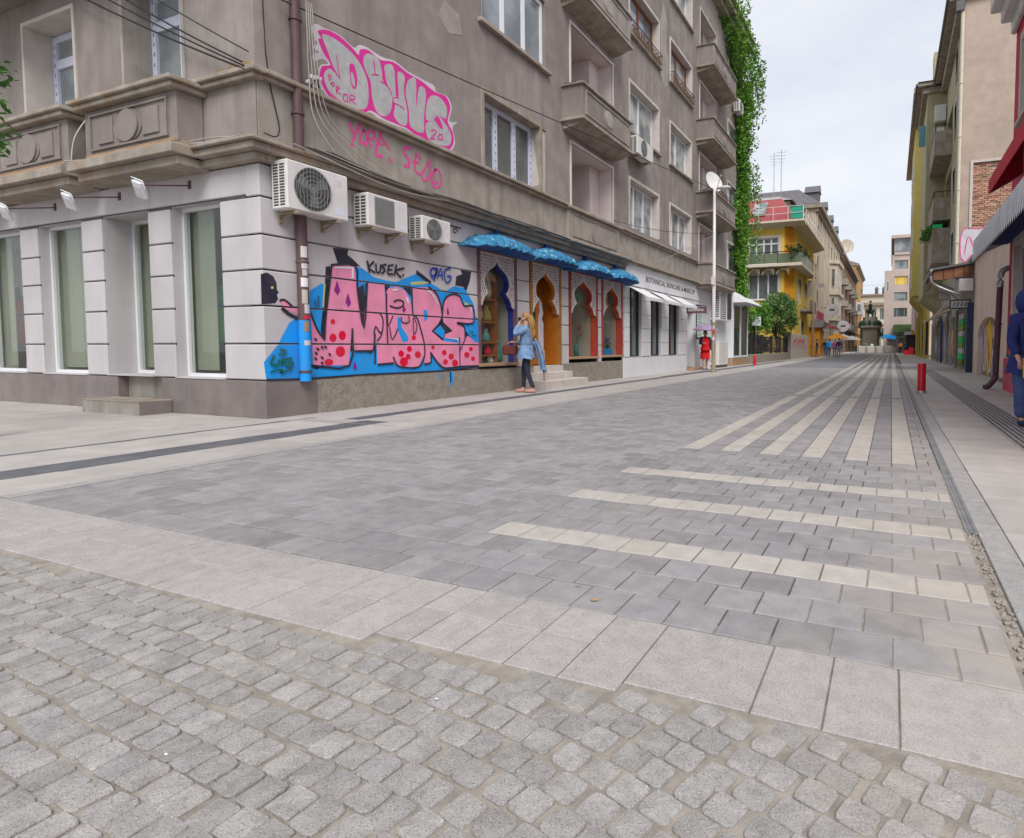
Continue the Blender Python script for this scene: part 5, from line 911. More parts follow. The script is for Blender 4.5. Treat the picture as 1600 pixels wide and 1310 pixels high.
# steps of the orange door
st = thing('door_steps', 'two beige stone steps below the orange keyhole door', 'steps', (XW + .2, 13, 0))
for k, (x1, z0, z1, y0, y1) in enumerate(((XW + .62, -.02, .20, 11.9, 14.0), (XW + .30, .20, .37, 12.2, 13.74), (XW + .02, .36, .53, 12.33, 13.74))):
    n = 4
    for i in range(n): a = y0 + (y1 - y0) * i / n; b = y0 + (y1 - y0) * (i + 1) / n; m = MB(); m.cbox(XW - .35, x1, a + .002, b - .002, z0, z1, .006); m.build('stone', 'trim_pale', st)
m = MB(); m.tube([(XW + .5, 12.02, .2), (XW + .5, 12.02, .9), (XW + .1, 12.1, 1.3)], .018, 6); m.build('handrail', 'bracket_metal', st)

# ================================================================ white shop and the rest of the ground floor
fa = MB(); fa.cbox(XW - .2, XW + .03, 17.72, 27.2, 3.02, 3.64, .01); fa.build('fascia', 'white_shop', B)
fa = MB(); fa.cbox(XW - .2, XW + .10, 17.72, 27.25, 3.642, 3.655, .004); fa.build('fascia_moulding', 'white_shop', B)
def text_mesh(txt, h, width, P, name, m, parent, label=None, off=.0):
    c = bpy.data.curves.new('t', 'FONT'); c.body = txt; c.size = 1; c.resolution_u = 3; c.offset = .012; o = bpy.data.objects.new('t', c); COL.objects.link(o)
    dg = bpy.context.evaluated_depsgraph_get(); me = bpy.data.meshes.new_from_object(o.evaluated_get(dg)); bpy.data.objects.remove(o)
    xs = [v.co.x for v in me.vertices]; ys = [v.co.y for v in me.vertices]; x0, x1 = min(xs), max(xs); y0, y1 = min(ys), max(ys)
    o0 = org(parent) if parent else Vector((0, 0, 0))
    for v in me.vertices: v.co = Vector(P((v.co.x - x0) / (x1 - x0) * width, (v.co.y - y0) / (y1 - y0) * h)) - o0
    me.name = name; me.materials.clear(); me.materials.append(MATS[m]); return link(name, me, parent, label)
text_mesh('BOTANICAL SKINCARE & MAKE UP', .20, 5.6, lambda u, v: (XW + .034, 19.45 + u, 3.25 + v), 'lettering', 'iron_dark', B)
WP = [(17.72, 18.13), (19.17, 20.0), (21.1, 21.88), (23.1, 24.02)]
for a, b in WP:
    for z0, z1 in ((.66, 1.15), (1.15, 1.63), (1.63, 2.11), (2.11, 2.58), (2.58, 3.02)): q = MB(); q.cbox(XW - .25, XW, a, b, z0 + .006, z1 - .006, .008); q.build('stone_block', 'white_shop', B)
q = MB(); q.cbox(XW - .3, XW + .02, 17.56, 24.03, -.08, .64, .01); q.build('plinth', 'white_shop', B)
mat('frame_navy', (.03, .055, .10), rough=.5)
for (a, b) in zip([w[1] for w in WP[:-1]], [w[0] for w in WP[1:]]):
    shop_window('x', XW, a + .005, b - .005, .66, 3.0, .16, room=1.2, fm='frame_navy', mid=(a + b) / 2 - .1)
    l = MB(); l.ball((XW - .6, a + .35, 2.25), (.07, .07, .10), 8); l.tube([(XW - .6, a + .35, 2.3), (XW - .6, a + .35, 3.0)], .008, 4); tag(l.build('pendant_lamp', 'pot_gold'), 'small golden pendant lamp inside the %s white shop window' % ('first' if a < 18.5 else 'middle' if a < 20.5 else 'last'), 'lamp', 'pendant lamps in the white shop')
for i, (a, b) in enumerate(((18.0, 19.35), (19.9, 21.25), (21.75, 23.25))):
    t = thing('shop_awning', ['white slanted shop awning next to the blue awnings', 'middle white slanted shop awning', 'white slanted shop awning beside the hanging dark sign'][i], 'awning', (XW, a, 2.95), 'white awnings of the cosmetics shop')
    m = MB(); m.add([(XW, a, 2.98), (XW, b, 2.98), (XW + .72, b, 2.60), (XW + .72, a, 2.60), (XW, a, 2.965), (XW, b, 2.965), (XW + .72, b, 2.585), (XW + .72, a, 2.585)], [(0, 1, 2, 3), (4, 7, 6, 5), (0, 4, 5, 1), (2, 6, 7, 3), (1, 5, 6, 2), (0, 3, 7, 4)]); m.build('canvas', 'white_shop', t); m = MB(); m.box(XW + .71, XW + .725, a, b, 2.50, 2.60); m.build('valance', 'white_shop', t)
t = thing('hanging_sign', 'small dark shop sign hanging out over the white shop door', 'sign', (XW, 23.6, 2.5)); m = MB(); m.box(XW + .15, XW + 1.0, 23.58, 23.64, 2.36, 2.62); m.build('board', 'wood_purple', t); m = MB(); m.tube([(XW, 23.61, 2.66), (XW + 1.0, 23.61, 2.66)], .012, 5); m.build('bracket', 'iron_dark', t)
m = MB()
for k in range(9): m.box(XW + .24 + .075 * k, XW + .28 + .075 * k + .02 * (k % 2), 23.575, 23.579, 2.45, 2.53 + .03 * (k % 3 == 0))
m.build('print', 'paint_halo', t)
q = MB(); wall_open(q, 'x', XW, 24.03, 30.65, 0, 3.05, [(24.15, 25.1, .12, 2.6, .5)], .5); q.box(XW - .2, XW - .001, 27.21, YE, 3.06, 3.6); q.build('wall', 'white_shop', B)
m = MB(); m.box(XW - .52, XW - .46, 24.17, 25.08, .12, 2.58); dd = m.build('shop_door', 'pvc', B); m = MB(); m.box(XW - .46, XW - .452, 24.28, 24.97, .4, 2.45); m.build('pane', 'pane_sky', dd)
q = MB(); q.cbox(XW - .5, XW + .35, 24.05, 25.2, -.02, .12, .01); tag(q.build('doorstep', 'rust_plaster'), 'brick-red doorstep of the white shop', 'step')
t = thing('wall_poster', 'tall dark-framed poster with green print on the white wall', 'poster', (XW, 25.6, 2.2)); m = MB(); m.box(XW, XW + .03, 25.35, 26.05, 1.35, 2.85); m.build('frame', 'iron_dark', t); m = MB(); m.box(XW + .03, XW + .034, 25.41, 25.99, 1.41, 2.79); m.build('sheet', 'paint_halo', t); m = MB(); 
for k in range(8): m.box(XW + .034, XW + .036, 25.48, 25.9 - .1 * (k % 2), 1.5 + k * .14, 1.56 + k * .14)
m.build('print', 'dress_green', t)
for z in (1.05, 1.57, 2.06, 2.54): q = MB(); q.box(XW - .001, XW + .0015, 26.1, 27.4, z - .008, z + .008); q.build('wall_joint', 'groove_dark', B)
t = thing('ac_cage', 'white slatted cage around two air conditioners on the wall', 'cage', (XW, 28.8, 2.3)); m = MB()
m.box(XW, XW + .5, 27.55, 27.6, 2.28, 3.72); m.box(XW, XW + .5, 30.0, 30.05, 2.28, 3.72); m.box(XW, XW + .5, 27.6, 30.0, 3.67, 3.72); m.box(XW, XW + .5, 27.6, 30.0, 2.28, 2.33); m.box(XW + .46, XW + .5, 28.75, 28.85, 2.33, 3.67); m.build('frame', 'pvc', t); m = MB(); m.box(XW + .40, XW + .44, 28.9, 29.95, 2.4, 3.6); m.build('casing', 'ac_dark', t)
for k in range(13): q = MB(); zz = 2.38 + k * .1; q.box(XW + .46, XW + .49, 27.61, 28.74, zz, zz + .05); q.build('slat', 'ac_white', t)
for k in range(12): q = MB(); zz = 2.40 + k * .105; q.box(XW + .06, XW + .44, 27.548, 27.553, zz, zz + .055); q.build('slat', 'ac_dark', t)
t = thing('utility_cabinet', 'white metal utility cabinet at the wall behind the lamp post', 'cabinet', (XW + .2, 28.5, 0)); m = MB(); m.cbox(XW, XW + .42, 27.7, 29.4, .12, 1.25, .012); m.build('casing', 'ac_white', t); m = MB(); m.box(XW + .42, XW + .426, 28.54, 28.56, .2, 1.2); m.build('door_joint', 'groove_dark', t); m = MB(); m.box(XW, XW + .4, 27.75, 29.35, 0, .12); m.build('plinth', 'groove_dark', t)
# end shop with flared white canopy
t = thing('corner_shop', 'small glazed shop with flared white canopy at the end of the grey building', 'shop', (XW, 32.2, 0)); X = XW + .35
m = MB(); m.box(XW, X - .02, 30.75, 34.2, -.05, .42); m.build('base', 'sill_wood', t)
for y0, y1 in ((30.75, 32.4), (32.4, 34.2)):
    f = MB(); f.box(X - .06, X, y0, y0 + .12, .42, 3.3); f.box(X - .06, X, y1 - .12, y1, .42, 3.3); f.box(X - .06, X, y0 + .12, y1 - .12, .42, .52); f.box(X - .06, X, y0 + .12, y1 - .12, 3.2, 3.3); w = f.build('shop_window', 'pvc', t); p = MB(); p.box(X - .04, X - .03, y0 + .12, y1 - .12, .52, 3.2); p.build('pane', 'pane_green', w)
f = MB(); f.box(XW, X - .061, 30.75, 30.80, .42, 3.3); f.box(XW, X - .061, 34.15, 34.2, .42, 3.3); f.build('side_panel', 'pvc', t)
m = MB(); m.add([(XW + .1, 30.7, 3.95), (XW + .1, 34.3, 3.95), (X + .75, 34.5, 3.28), (X + .75, 30.5, 3.28), (XW + .1, 30.5, 3.28), (XW + .1, 34.5, 3.28)], [(0, 1, 2, 3), (0, 3, 4), (1, 5, 2), (3, 2, 5, 4)]); m.build('canopy', 'white_shop', t)
q = MB(); q.box(XW - .15, XW, 30.66, YE, 0, 3.06); q.build('wall', 'white_shop', B)

# ================================================================ ivy, dish, lamp post
rnd = random.Random(21); iv = thing('ivy', 'bright green ivy covering the far corner of the grey building up to the roof', 'ivy', (XW + .2, 33.4, 0)); lv = MB()
def ivy_shape(z):
    if z > 15.2: return 31.2 - (z - 15.2) * 1.5, 36.0 + (z - 15.2) * .35, 1.0
    if z > 12.5: return 32.0, 35.4, .7
    if z > 8.5: return 32.4 + .3 * math.sin(z * 2), 34.9 + .3 * math.sin(z * 1.3), .5
    if z > 6: return 31.7 + .4 * math.sin(z * 2.2), 34.7, .5
    if z > 4.2: return 32.0 + .4 * math.sin(z * 3), 34.6, .5
    return 32.9, 34.8, .45
for c in range(960):
    z = rnd.uniform(3.3, 18.3); a, b, dp_ = ivy_shape(z); y = rnd.uniform(a, b); x = XW + rnd.uniform(.02, dp_) 
    if y > YE: x = XW + rnd.uniform(-1.4, dp_ * .8)
    leaves(lv, (x, y, z), (.16, .30, .38), 17, .12, .22, rnd)
for c in range(70):       # loose strands hanging free
    a = rnd.uniform(0, 1); z = rnd.choice([18, 17, 15.5, 12, 9]) - a * 2; y = rnd.uniform(35.0, 36.4) if z > 14 else rnd.uniform(34.6, 35.5)
    for k in range(9): leaves(lv, (XW + rnd.uniform(0, .8), y + .03 * k, z - .13 * k), (.05, .06, .06), 3, .10, .18, rnd)
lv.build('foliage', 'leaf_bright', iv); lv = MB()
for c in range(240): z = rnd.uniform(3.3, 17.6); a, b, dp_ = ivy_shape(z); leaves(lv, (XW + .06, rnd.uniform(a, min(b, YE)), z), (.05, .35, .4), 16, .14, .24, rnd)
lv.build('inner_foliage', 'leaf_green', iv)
m = MB()
for k in range(5): m.tube(smooth_line([(XW + .06, 33.2 + .25 * k, 0), (XW + .07, 33.3 + .2 * k, 4), (XW + .07, 33 + .3 * k, 9), (XW + .07, 33.1 + .4 * k, 16)]), .025, 5)
m.build('stem', 'bracket_metal', iv)
def dish(c, r, n, label, m='ac_white', pole=None, mast=None):
    t = thing('satellite_dish', label, 'satellite dish', c); n = Vector(n).normalized(); q = n.to_track_quat('Z', 'Y').to_matrix()
    prof = [(0, -.22 * r), (.4 * r, -.18 * r), (.75 * r, -.08 * r), (r, .04 * r)]; b = MB(); b.lathe(prof, n=22); b.v = [tuple(Vector(c) + q @ Vector(p)) for p in b.v]; b.build('reflector', m, t)
    a = MB(); tip = Vector(c) + n * r * .95; a.tube([Vector(c) + q @ Vector((0, -r * .9, 0)), tip], .02 * r + .004, 5); a.ball(tip, .08 * r + .01, 8); a.build('feed_arm', 'steel', t)
    if pole: p = MB(); p.tube([Vector(c) - n * .2 * r, *pole], .03 * r + .012, 6); p.build('mount', 'steel', t)
dish((-7.05, 24.9, 7.95), .46, (.85, -.5, .35), 'white satellite dish fixed to the facade beside the lamp post', pole=[(-7.3, 25.2, 7.8), (XW, 25.3, 7.7)])
def lamp_post(x, y, h, label, arm, seed=0):
    t = thing('lamp_post', label, 'lamp post', (x, y, 0)); m = MB(); m.lathe([(.11, 0), (.11, .06), (.085, .1), (.085, 1.9), (.075, 1.95)], (x, y, 0), 14); m.build('base', 'bracket_metal', t)
    m = MB(); m.lathe([(.07, 1.9), (.052, h), (.0, h + .02)], (x, y, 0), 14); m.build('pole', 'ac_white', t)
    m = MB(); m.tube(smooth_line([(x, y, h - .15), (x + arm[0] * .5, y + arm[1] * .5, h + .05), (x + arm[0], y + arm[1], h + .02)]), .025, 7); m.build('arm', 'ac_white', t)
    m = MB(); c = (x + arm[0] * 1.25, y + arm[1] * 1.25, h); m.ball(c, (.28, .16, .07), 12); m.build('lamp_head', 'ac_white', t); m = MB(); m.ball((c[0], c[1], c[2] - .045), (.2, .11, .045), 10); m.build('lamp_glass', 'paint_halo', t)
    for k, (z, c) in enumerate(((1.25, 'paint_white'), (1.5, 'paint_red'), (1.68, 'paint_halo'))): q = MB(); q.box(x - .02, x + .06, y - .09, y - .086, z, z + .13); q.build('sticker', c, t)
    q = MB(); q.box(x - .07, x + .07, y - .14, y - .08, 3.4, 3.7); q.build('junction_box', 'ac_white', t)
lamp_post(-6.4, 22.7, 7.0, 'tall white lamp post on the left pavement in front of the white shop', (.35, -.2))
def bollard(x, y, h, label, r=.085):
    t = thing('bollard', label, 'bollard', (x, y, 0), 'red metal bollards'); m = MB(); m.lathe([(r * 1.18, 0), (r * 1.18, .05), (0, .052)], (x, y, 0), 18); m.build('base', 'steel', t); m = MB(); m.lathe([(r, .05), (r, h - .012), (r * .9, h), (0, h + .004)], (x, y, 0), 18); m.build('post', 'bollard_red', t)
mat('bollard_red', (.66, .008, .02), (.58, .007, .018), rough=.35, spec=.5)
bollard(.615, 14.3, .64, 'red cylindrical bollard on the right kerb'); bollard(-6.3, 29.9, .58, 'small red bollard on the left kerb in front of the garden fence', .075)
# ================================================================ LEFT SIDE BEYOND
def simple_windows(parent, ax, c, us, zs, w, h, **k):
    for u in us:
        for z in zs: window(parent, ax, c, u - w / 2, u + w / 2, z, z + h, **k)
# garden fence on a low wall
FX = -7.6
t = thing('garden_fence', 'black iron garden fence on a low stone wall beside the yellow house', 'fence', (FX, 41, 0)); m = MB(); m.cbox(FX - .15, FX + .1, 34.6, 48.3, -.08, .55, .02); m.build('low_wall', 'plinth_gravel', t)
for k in range(5): y = 34.9 + 3.3 * k; m = MB(); m.box(FX - .1, FX + .06, y - .07, y + .07, .55 if k % 2 else 0, 1.75); m.build('post', 'iron_dark', t)
m = MB(); m.box(FX - .04, FX, 34.8, 48.2, .66, .72); m.box(FX - .04, FX, 34.8, 48.2, .85, .90); m.box(FX - .04, FX, 34.8, 48.2, 1.58, 1.64); m.build('rail', 'iron_dark', t)
for k in range(66): y = 34.95 + .2 * k; m = MB(); m.box(FX - .03, FX - .01, y - .012, y + .012, .6, 1.68); m.build('baluster', 'iron_dark', t)
t = thing('garden_gatepost', 'grey stone gate pillar at the end of the garden fence', 'pillar', (FX, 48.8, 0)); m = MB(); m.cbox(FX - .35, FX + .12, 48.35, 49.2, -.05, 2.0, .02); m.build('shaft', 'stucco', t); m = MB(); m.cbox(FX - .4, FX + .17, 48.3, 49.25, 2.0, 2.12, .02); m.build('cap', 'cornice_stone', t)
t = thing('garden_wall', 'pale rendered garden wall with red spray paint beside the pole', 'wall', (FX, 52, 0)); m = MB(); m.cbox(FX - .3, FX + .1, 49.22, 60.4, -.1, 2.05, .02); m.build('panel', 'trim_pale', t); m = MB()
for k in range(9): ribbon(m, [(50.6 + .8 * k, 1.2 + .2 * (k % 3)), (51.3 + .8 * k, 1.7 - .2 * (k % 2)), (51.0 + .9 * k, .9)], .16, lambda u, v: (FX + .105, u, v))
m.build('spray_paint', 'paint_red', t)
dkk = MB(); dkk.quad((-30, 33.7, -.003), (FX - .2, 33.7, -.003), (FX - .2, 53, -.003), (-30, 53, -.003)); struct('garden_ground', dkk, 'ground_base')
def bush(name, label, c, ext, n, s, m, seed, cat='tree', trunk=True, group=None, light=None):
    rnd = random.Random(seed); t = thing(name, label, cat, (c[0], c[1], 0), group)
    if trunk:
        b = MB(); b.tube(smooth_line([(c[0], c[1], 0), (c[0] + .1, c[1] - .15, c[2] * .35), (c[0] - .08, c[1] + .1, c[2] * .75)]), [.13 - .008 * i for i in range(9)][:9], 7)
        for k in range(6): a = k * 1.05; b.tube([(c[0] + .05, c[1], c[2] * .45), (c[0] + ext[0] * .4 * math.cos(a), c[1] + ext[1] * .4 * math.sin(a), c[2] * .95 + .2 * (k % 2)), (c[0] + ext[0] * .7 * math.cos(a), c[1] + ext[1] * .7 * math.sin(a), c[2] + ext[2] * .35)], [.055, .035, .012], 5)
        b.build('trunk', 'bark', t)
    l = MB(); l2 = MB(); lobes = []
    for k in range(16):
        a = rnd.uniform(0, 6.28); e = rnd.uniform(-.8, .9); lobes.append((math.cos(a) * .72 * math.sqrt(1 - e * e * .8), math.sin(a) * .72 * math.sqrt(1 - e * e * .8), e * .72, rnd.uniform(.25, .48)))
    for k in range(n):
        while True:
            u = Vector((rnd.uniform(-1, 1), rnd.uniform(-1, 1), rnd.uniform(-1, 1)))
            if .35 < u.length < 1: break
        if k % 5: b = rnd.choice(lobes); u = Vector((b[0] + u.x * b[3], b[1] + u.y * b[3], b[2] + u.z * b[3]))
        p = (c[0] + u.x * ext[0], c[1] + u.y * ext[1], c[2] + u.z * ext[2] * (1 if u.z > 0 else .75)); leaves(l if rnd.random() < .68 else l2, p, (ext[0] * .16, ext[1] * .14, ext[2] * .13), 16, s * .7, s * 1.2, rnd)
    l.build('crown', m, t); l2.build('inner_crown', light or 'leaf_dark', t); return t
mat('bark', (.12, .09, .07), (.08, .06, .045), rough=.9); mat('leaf_pale', (.24, .35, .14), (.14, .24, .07), scale=3, rough=.6, tint=.4)
bush('garden_tree', 'bright green leafy tree over the garden fence', (-8.5, 38.8, 2.7), (1.3, 3.0, 1.25), 420, .17, 'leaf_bright', 1, light='leaf_green')
bush('garden_tree', 'paler olive green tree leaning over the fence in front of the yellow house', (-8.2, 46.6, 3.2), (1.4, 4.8, 1.9), 800, .19, 'leaf_pale', 2, light='leaf_green')
bush('garden_shrub', 'dark shrub filling the garden behind the iron fence', (-9.4, 41.5, 1.0), (1.2, 6.4, 1.0), 240, .22, 'leaf_dark', 3, 'shrub', trunk=False, light='leaf_dark')
t = thing('garden_sign', 'white square sign board in the garden tree', 'sign', (-7.9, 36.6, 2)); m = MB(); m.box(-8.0, -7.45, 37.0, 37.04, 2.3, 2.85); m.build('board', 'pvc', t); m = MB(); m.tube([(-7.75, 37.05, 0), (-7.75, 37.05, 2.4)], .03, 6); m.build('post', 'steel', t)
# yellow corner house
mat('yellow_wall', (.80, .56, .11), (.73, .50, .09), scale=1.1, rough=.9, streak=(.62, .48, .2), streak_amt=.3); mat('orange_wall', (.74, .33, .025), (.58, .23, .02), scale=1.2, rough=.9); mat('cream_trim', (.66, .60, .48), (.58, .52, .42), rough=.85); mat('mansard_red', (.40, .10, .10), (.33, .08, .085), scale=4, rough=.8, streak=(.25, .06, .06), streak_amt=.4); mat('balcony_glass', (.12, .16, .10), (.17, .2, .13), scale=.7, rough=.3)
mat('green_net', (.03, .36, .24), rough=.8)
HY, HX = 53.3, -8.0; H = thing('yellow_house', 'yellow and orange house with red mansard roof and corner balcony', 'house', (HX, HY, 0))
q = MB(); wall_open(q, 'y', HY, -18, HX - .75, 0, 11.4, [(-12.0, -9.2, 8.25, 11.0 - .45, .2), (-11.9, -9.25, 5.15, 7.4, .2), (-17, -13, 8.3, 10.5, .2)], .2); wall_open(q, 'x', HX, HY + .75, 68.5, 0, 11.4, [(56.5, 58.2, 8.3, 10.4), (61, 62.6, 8.3, 10.4), (56.5, 58.2, 5.0, 7.2), (61, 62.6, 5.0, 7.2), (58.5, 60.5, .4, 3.4)], .2); q.quad((-18, 68.5, 0), (HX, 68.5, 0), (HX, 68.5, 11), (-18, 68.5, 11)); q.build('wall', 'yellow_wall', H)
q = MB(); q.quad((HX - .75, HY, 0), (HX, HY + .75, 0), (HX, HY + .75, 11.4), (HX - .75, HY, 11.4)); q.build('corner_wall', 'orange_wall', H)
q = MB(); q.quad((HX - .755, HY - .004, 0), (HX + .004, HY + .745, 0), (HX + .004, HY + .745, 4.4), (HX - .755, HY - .004, 4.4)); q.build('corner_wall', 'yellow_wall', H)
window(H, 'y', HY, -11.85, -9.25, 8.28, 10.5, depth=.15, cols=4, transom=10.0, pm='pane_dark', surround='cream_trim', sw=.22, fw=.09); window(H, 'y', HY, -11.9, -9.25, 5.15, 7.4, depth=.15, cols=3, pm='pane_dark', surround='cream_trim', sill='cream_trim', sw=.2, fw=.09)
for y in (56.5, 61.0):
    for z, h in ((8.3, 2.1), (5.0, 2.2)): window(H, 'x', HX, y, y + (1.7 if y < 60 else 1.6), z, z + h, depth=.15, cols=2, pm='pane_curtain', surround='cream_trim', sw=.2)
window(H, 'x', HX, 58.5, 60.5, .4, 3.4, depth=.15, cols=2, pm='pane_dark', surround='cream_trim')
q = MB(); q.prism([(HY - 1.05, 11.6), (HY + .05, 11.35), (HY + .05, 11.75), (HY - 1.05, 11.75)], 'x', -18, HX + 1.05); q.prism([(HX + 1.05, 11.55), (HX - .05, 11.25), (HX - .05, 11.75), (HX + 1.05, 11.75)], 'y', HY + .04, 69); q.build('eaves', 'cream_trim', H)
q = MB()
for k in range(9): q.ball((HX - 1.1 - k * .9, HY + .02, 11.36), (.42, .10, .12), 10)
q.build('eaves_scallop', 'cream_trim', H)
q = MB(); q.quad((-18, HY - .9, 11.76), (HX + .4, HY - .9, 11.76), (HX - 1.2, HY + .6, 14.0), (-18, HY + .6, 13.9)); q.quad((HX + .4, HY - .9, 11.76), (HX + .4, 68, 11.76), (HX - 1.2, 66, 14), (HX - 1.2, HY + .6, 14)); roof = q.build('roof', 'mansard_red', H)
for k in range(2): q = MB(); x = -13.2 + k * 1.75; q.add([(x, HY - .62, 12.35), (x + 1.15, HY - .62, 12.35), (x + 1.25, HY + .16, 13.55), (x + .1, HY + .16, 13.55), (x, HY - .72, 12.45), (x + 1.15, HY - .72, 12.45), (x + 1.25, HY + .04, 13.62), (x + .1, HY + .04, 13.62)], [(0, 1, 2, 3), (4, 5, 6, 7), (0, 4, 5, 1), (1, 5, 6, 2), (2, 6, 7, 3), (3, 7, 4, 0)]); q.build('skylight', 'pane_curtain', roof)
q = MB(); q.box(-18, HX - 1.2, HY + .5, 66, 13.9, 14.05); q.build('roof_cap', 'paint_halo', roof)
q = MB()
for k in range(9): x = HX + .92 - k * 1.25; q.box(x - .02, x + .02, HY - .95, HY - .91, 11.75, 12.9)
for z in (12.3, 12.88): q.box(-16, HX + .97, HY - .95, HY - .91, z, z + .04); q.box(HX + .93, HX + .97, HY - .9, 68, z, z + .04)
for k in range(11): y = HY - .9 + k * 1.6; q.box(HX + .93, HX + .97, y, y + .04, 11.75, 12.9)
q.build('roof_railing', 'ac_white', H); q = MB(); q.box(HX - .1, HX + .9, HY - .90, HY - .88, 11.85, 12.85); q.build('green_screen', 'green_net', H)
q = MB(); q.cbox(-18, HX + .9, HY - 1.1, HY, 7.85, 8.12, .03); q.cbox(HX - .1, HX + .9, HY + .001, 63, 7.85, 8.12, .03); bs = q.build('balcony', 'cream_trim', H)
q = MB(); q.box(-18, HX + .86, HY - 1.05, HY - 1.01, 8.15, 8.95); q.box(HX + .82, HX + .86, HY - 1.0, 63, 8.15, 9.05); q.build('balcony_panel', 'balcony_glass', bs)
q = MB(); q.box(-18, HX + .9, HY - 1.08, HY - 1.0, 9.05, 9.12); q.box(HX + .8, HX + .9, HY - 1.0, 63, 9.05, 9.12)
for k in range(9): q.box(-16 + k * 1.14, -15.96 + k * 1.14, HY - 1.07, HY - 1.0, 8.12, 9.05)
q.build('balcony_rail', 'iron_dark', bs)
for k in range(7):
    q = MB(); x = HX - .3 - k * 1.25; n = 10; arc = [(x - .58 + 0, 7.75)] + [(x - .5 + .5 * -math.cos(math.pi * i / n) + .0, 7.22 + .45 * math.sin(math.pi * i / n)) for i in range(n + 1)] + [(x + .08, 7.75)]
    q.prism(arc, 'y', HY - .7, HY - .02); q.build('bracket_arch', 'cream_trim', H)
l = MB(); rnd = random.Random(4)
for k in range(26): leaves(l, (HX + rnd.uniform(-.3, 1.1), HY - rnd.uniform(.6, 1.5) + (rnd.uniform(0, 4) if k % 2 else 0), rnd.uniform(8.6, 9.5)), (.35, .4, .25), 16, .16, .26, rnd)
tag(l.build('balcony_plant', 'leaf_dark'), 'dark green plants on the corner balcony of the yellow house', 'plant')
q = MB(); q.cbox(-13.5, -12.9, HY - .35, HY - .02, 9.0, 9.7, .02); tag(q.build('air_conditioner', 'ac_white'), 'white air conditioner on the yellow house wall', 'air conditioner')
q = MB(); q.cbox(HX - .1, HX + .9, 58, 63.0, 4.3, 4.55, .02); q.box(HX + .85, HX + .9, 58, 63, 4.55, 5.4); q.build('balcony', 'stucco', H)
# grey roof house behind with antennas
t = thing('roof_pavilion', 'grey rooftop storey with shallow hipped roof behind the red mansard', 'building', (-12, 62, 0)); m = MB(); m.box(-16.5, -9.4, 60, 68, 12, 15.1); m.build('wall', 'stucco_pale', t); m = MB(); m.add([(-17, 59.4, 15.1), (-9, 59.4, 15.1), (-9, 68.5, 15.1), (-17, 68.5, 15.1), (-15, 63, 16.4), (-11, 63, 16.4)], [(0, 1, 5, 4), (1, 2, 5), (2, 3, 4, 5), (3, 0, 4)]); m.build('roof', 'stucco', t); window(t, 'y', 60, -11.6, -9.7, 13.0, 14.8, depth=-.02, cols=2, pm='pane_curtain')
for i, (x, y, z0, z1) in enumerate(((-12.5, 58, 13.8, 18.2), (-9.9, 58, 13.8, 19.5), (-11.3, 62, 15, 20.5))):
    t = thing('antenna', ['short roof antenna on the red mansard', 'tall roof antenna on the red mansard', 'thin antenna mast on the grey rooftop'][i], 'antenna', (x, y, z0)); m = MB(); m.tube([(x, y, z0), (x, y, z1)], .035, 5); m.build('mast', 'steel', t); m = MB()
    for k in range(4): m.tube([(x - .5 + .08 * k, y, z1 - .3 - .3 * k), (x + .5 - .08 * k, y, z1 - .3 - .3 * k)], .018, 4)
    m.build('element', 'steel', t)
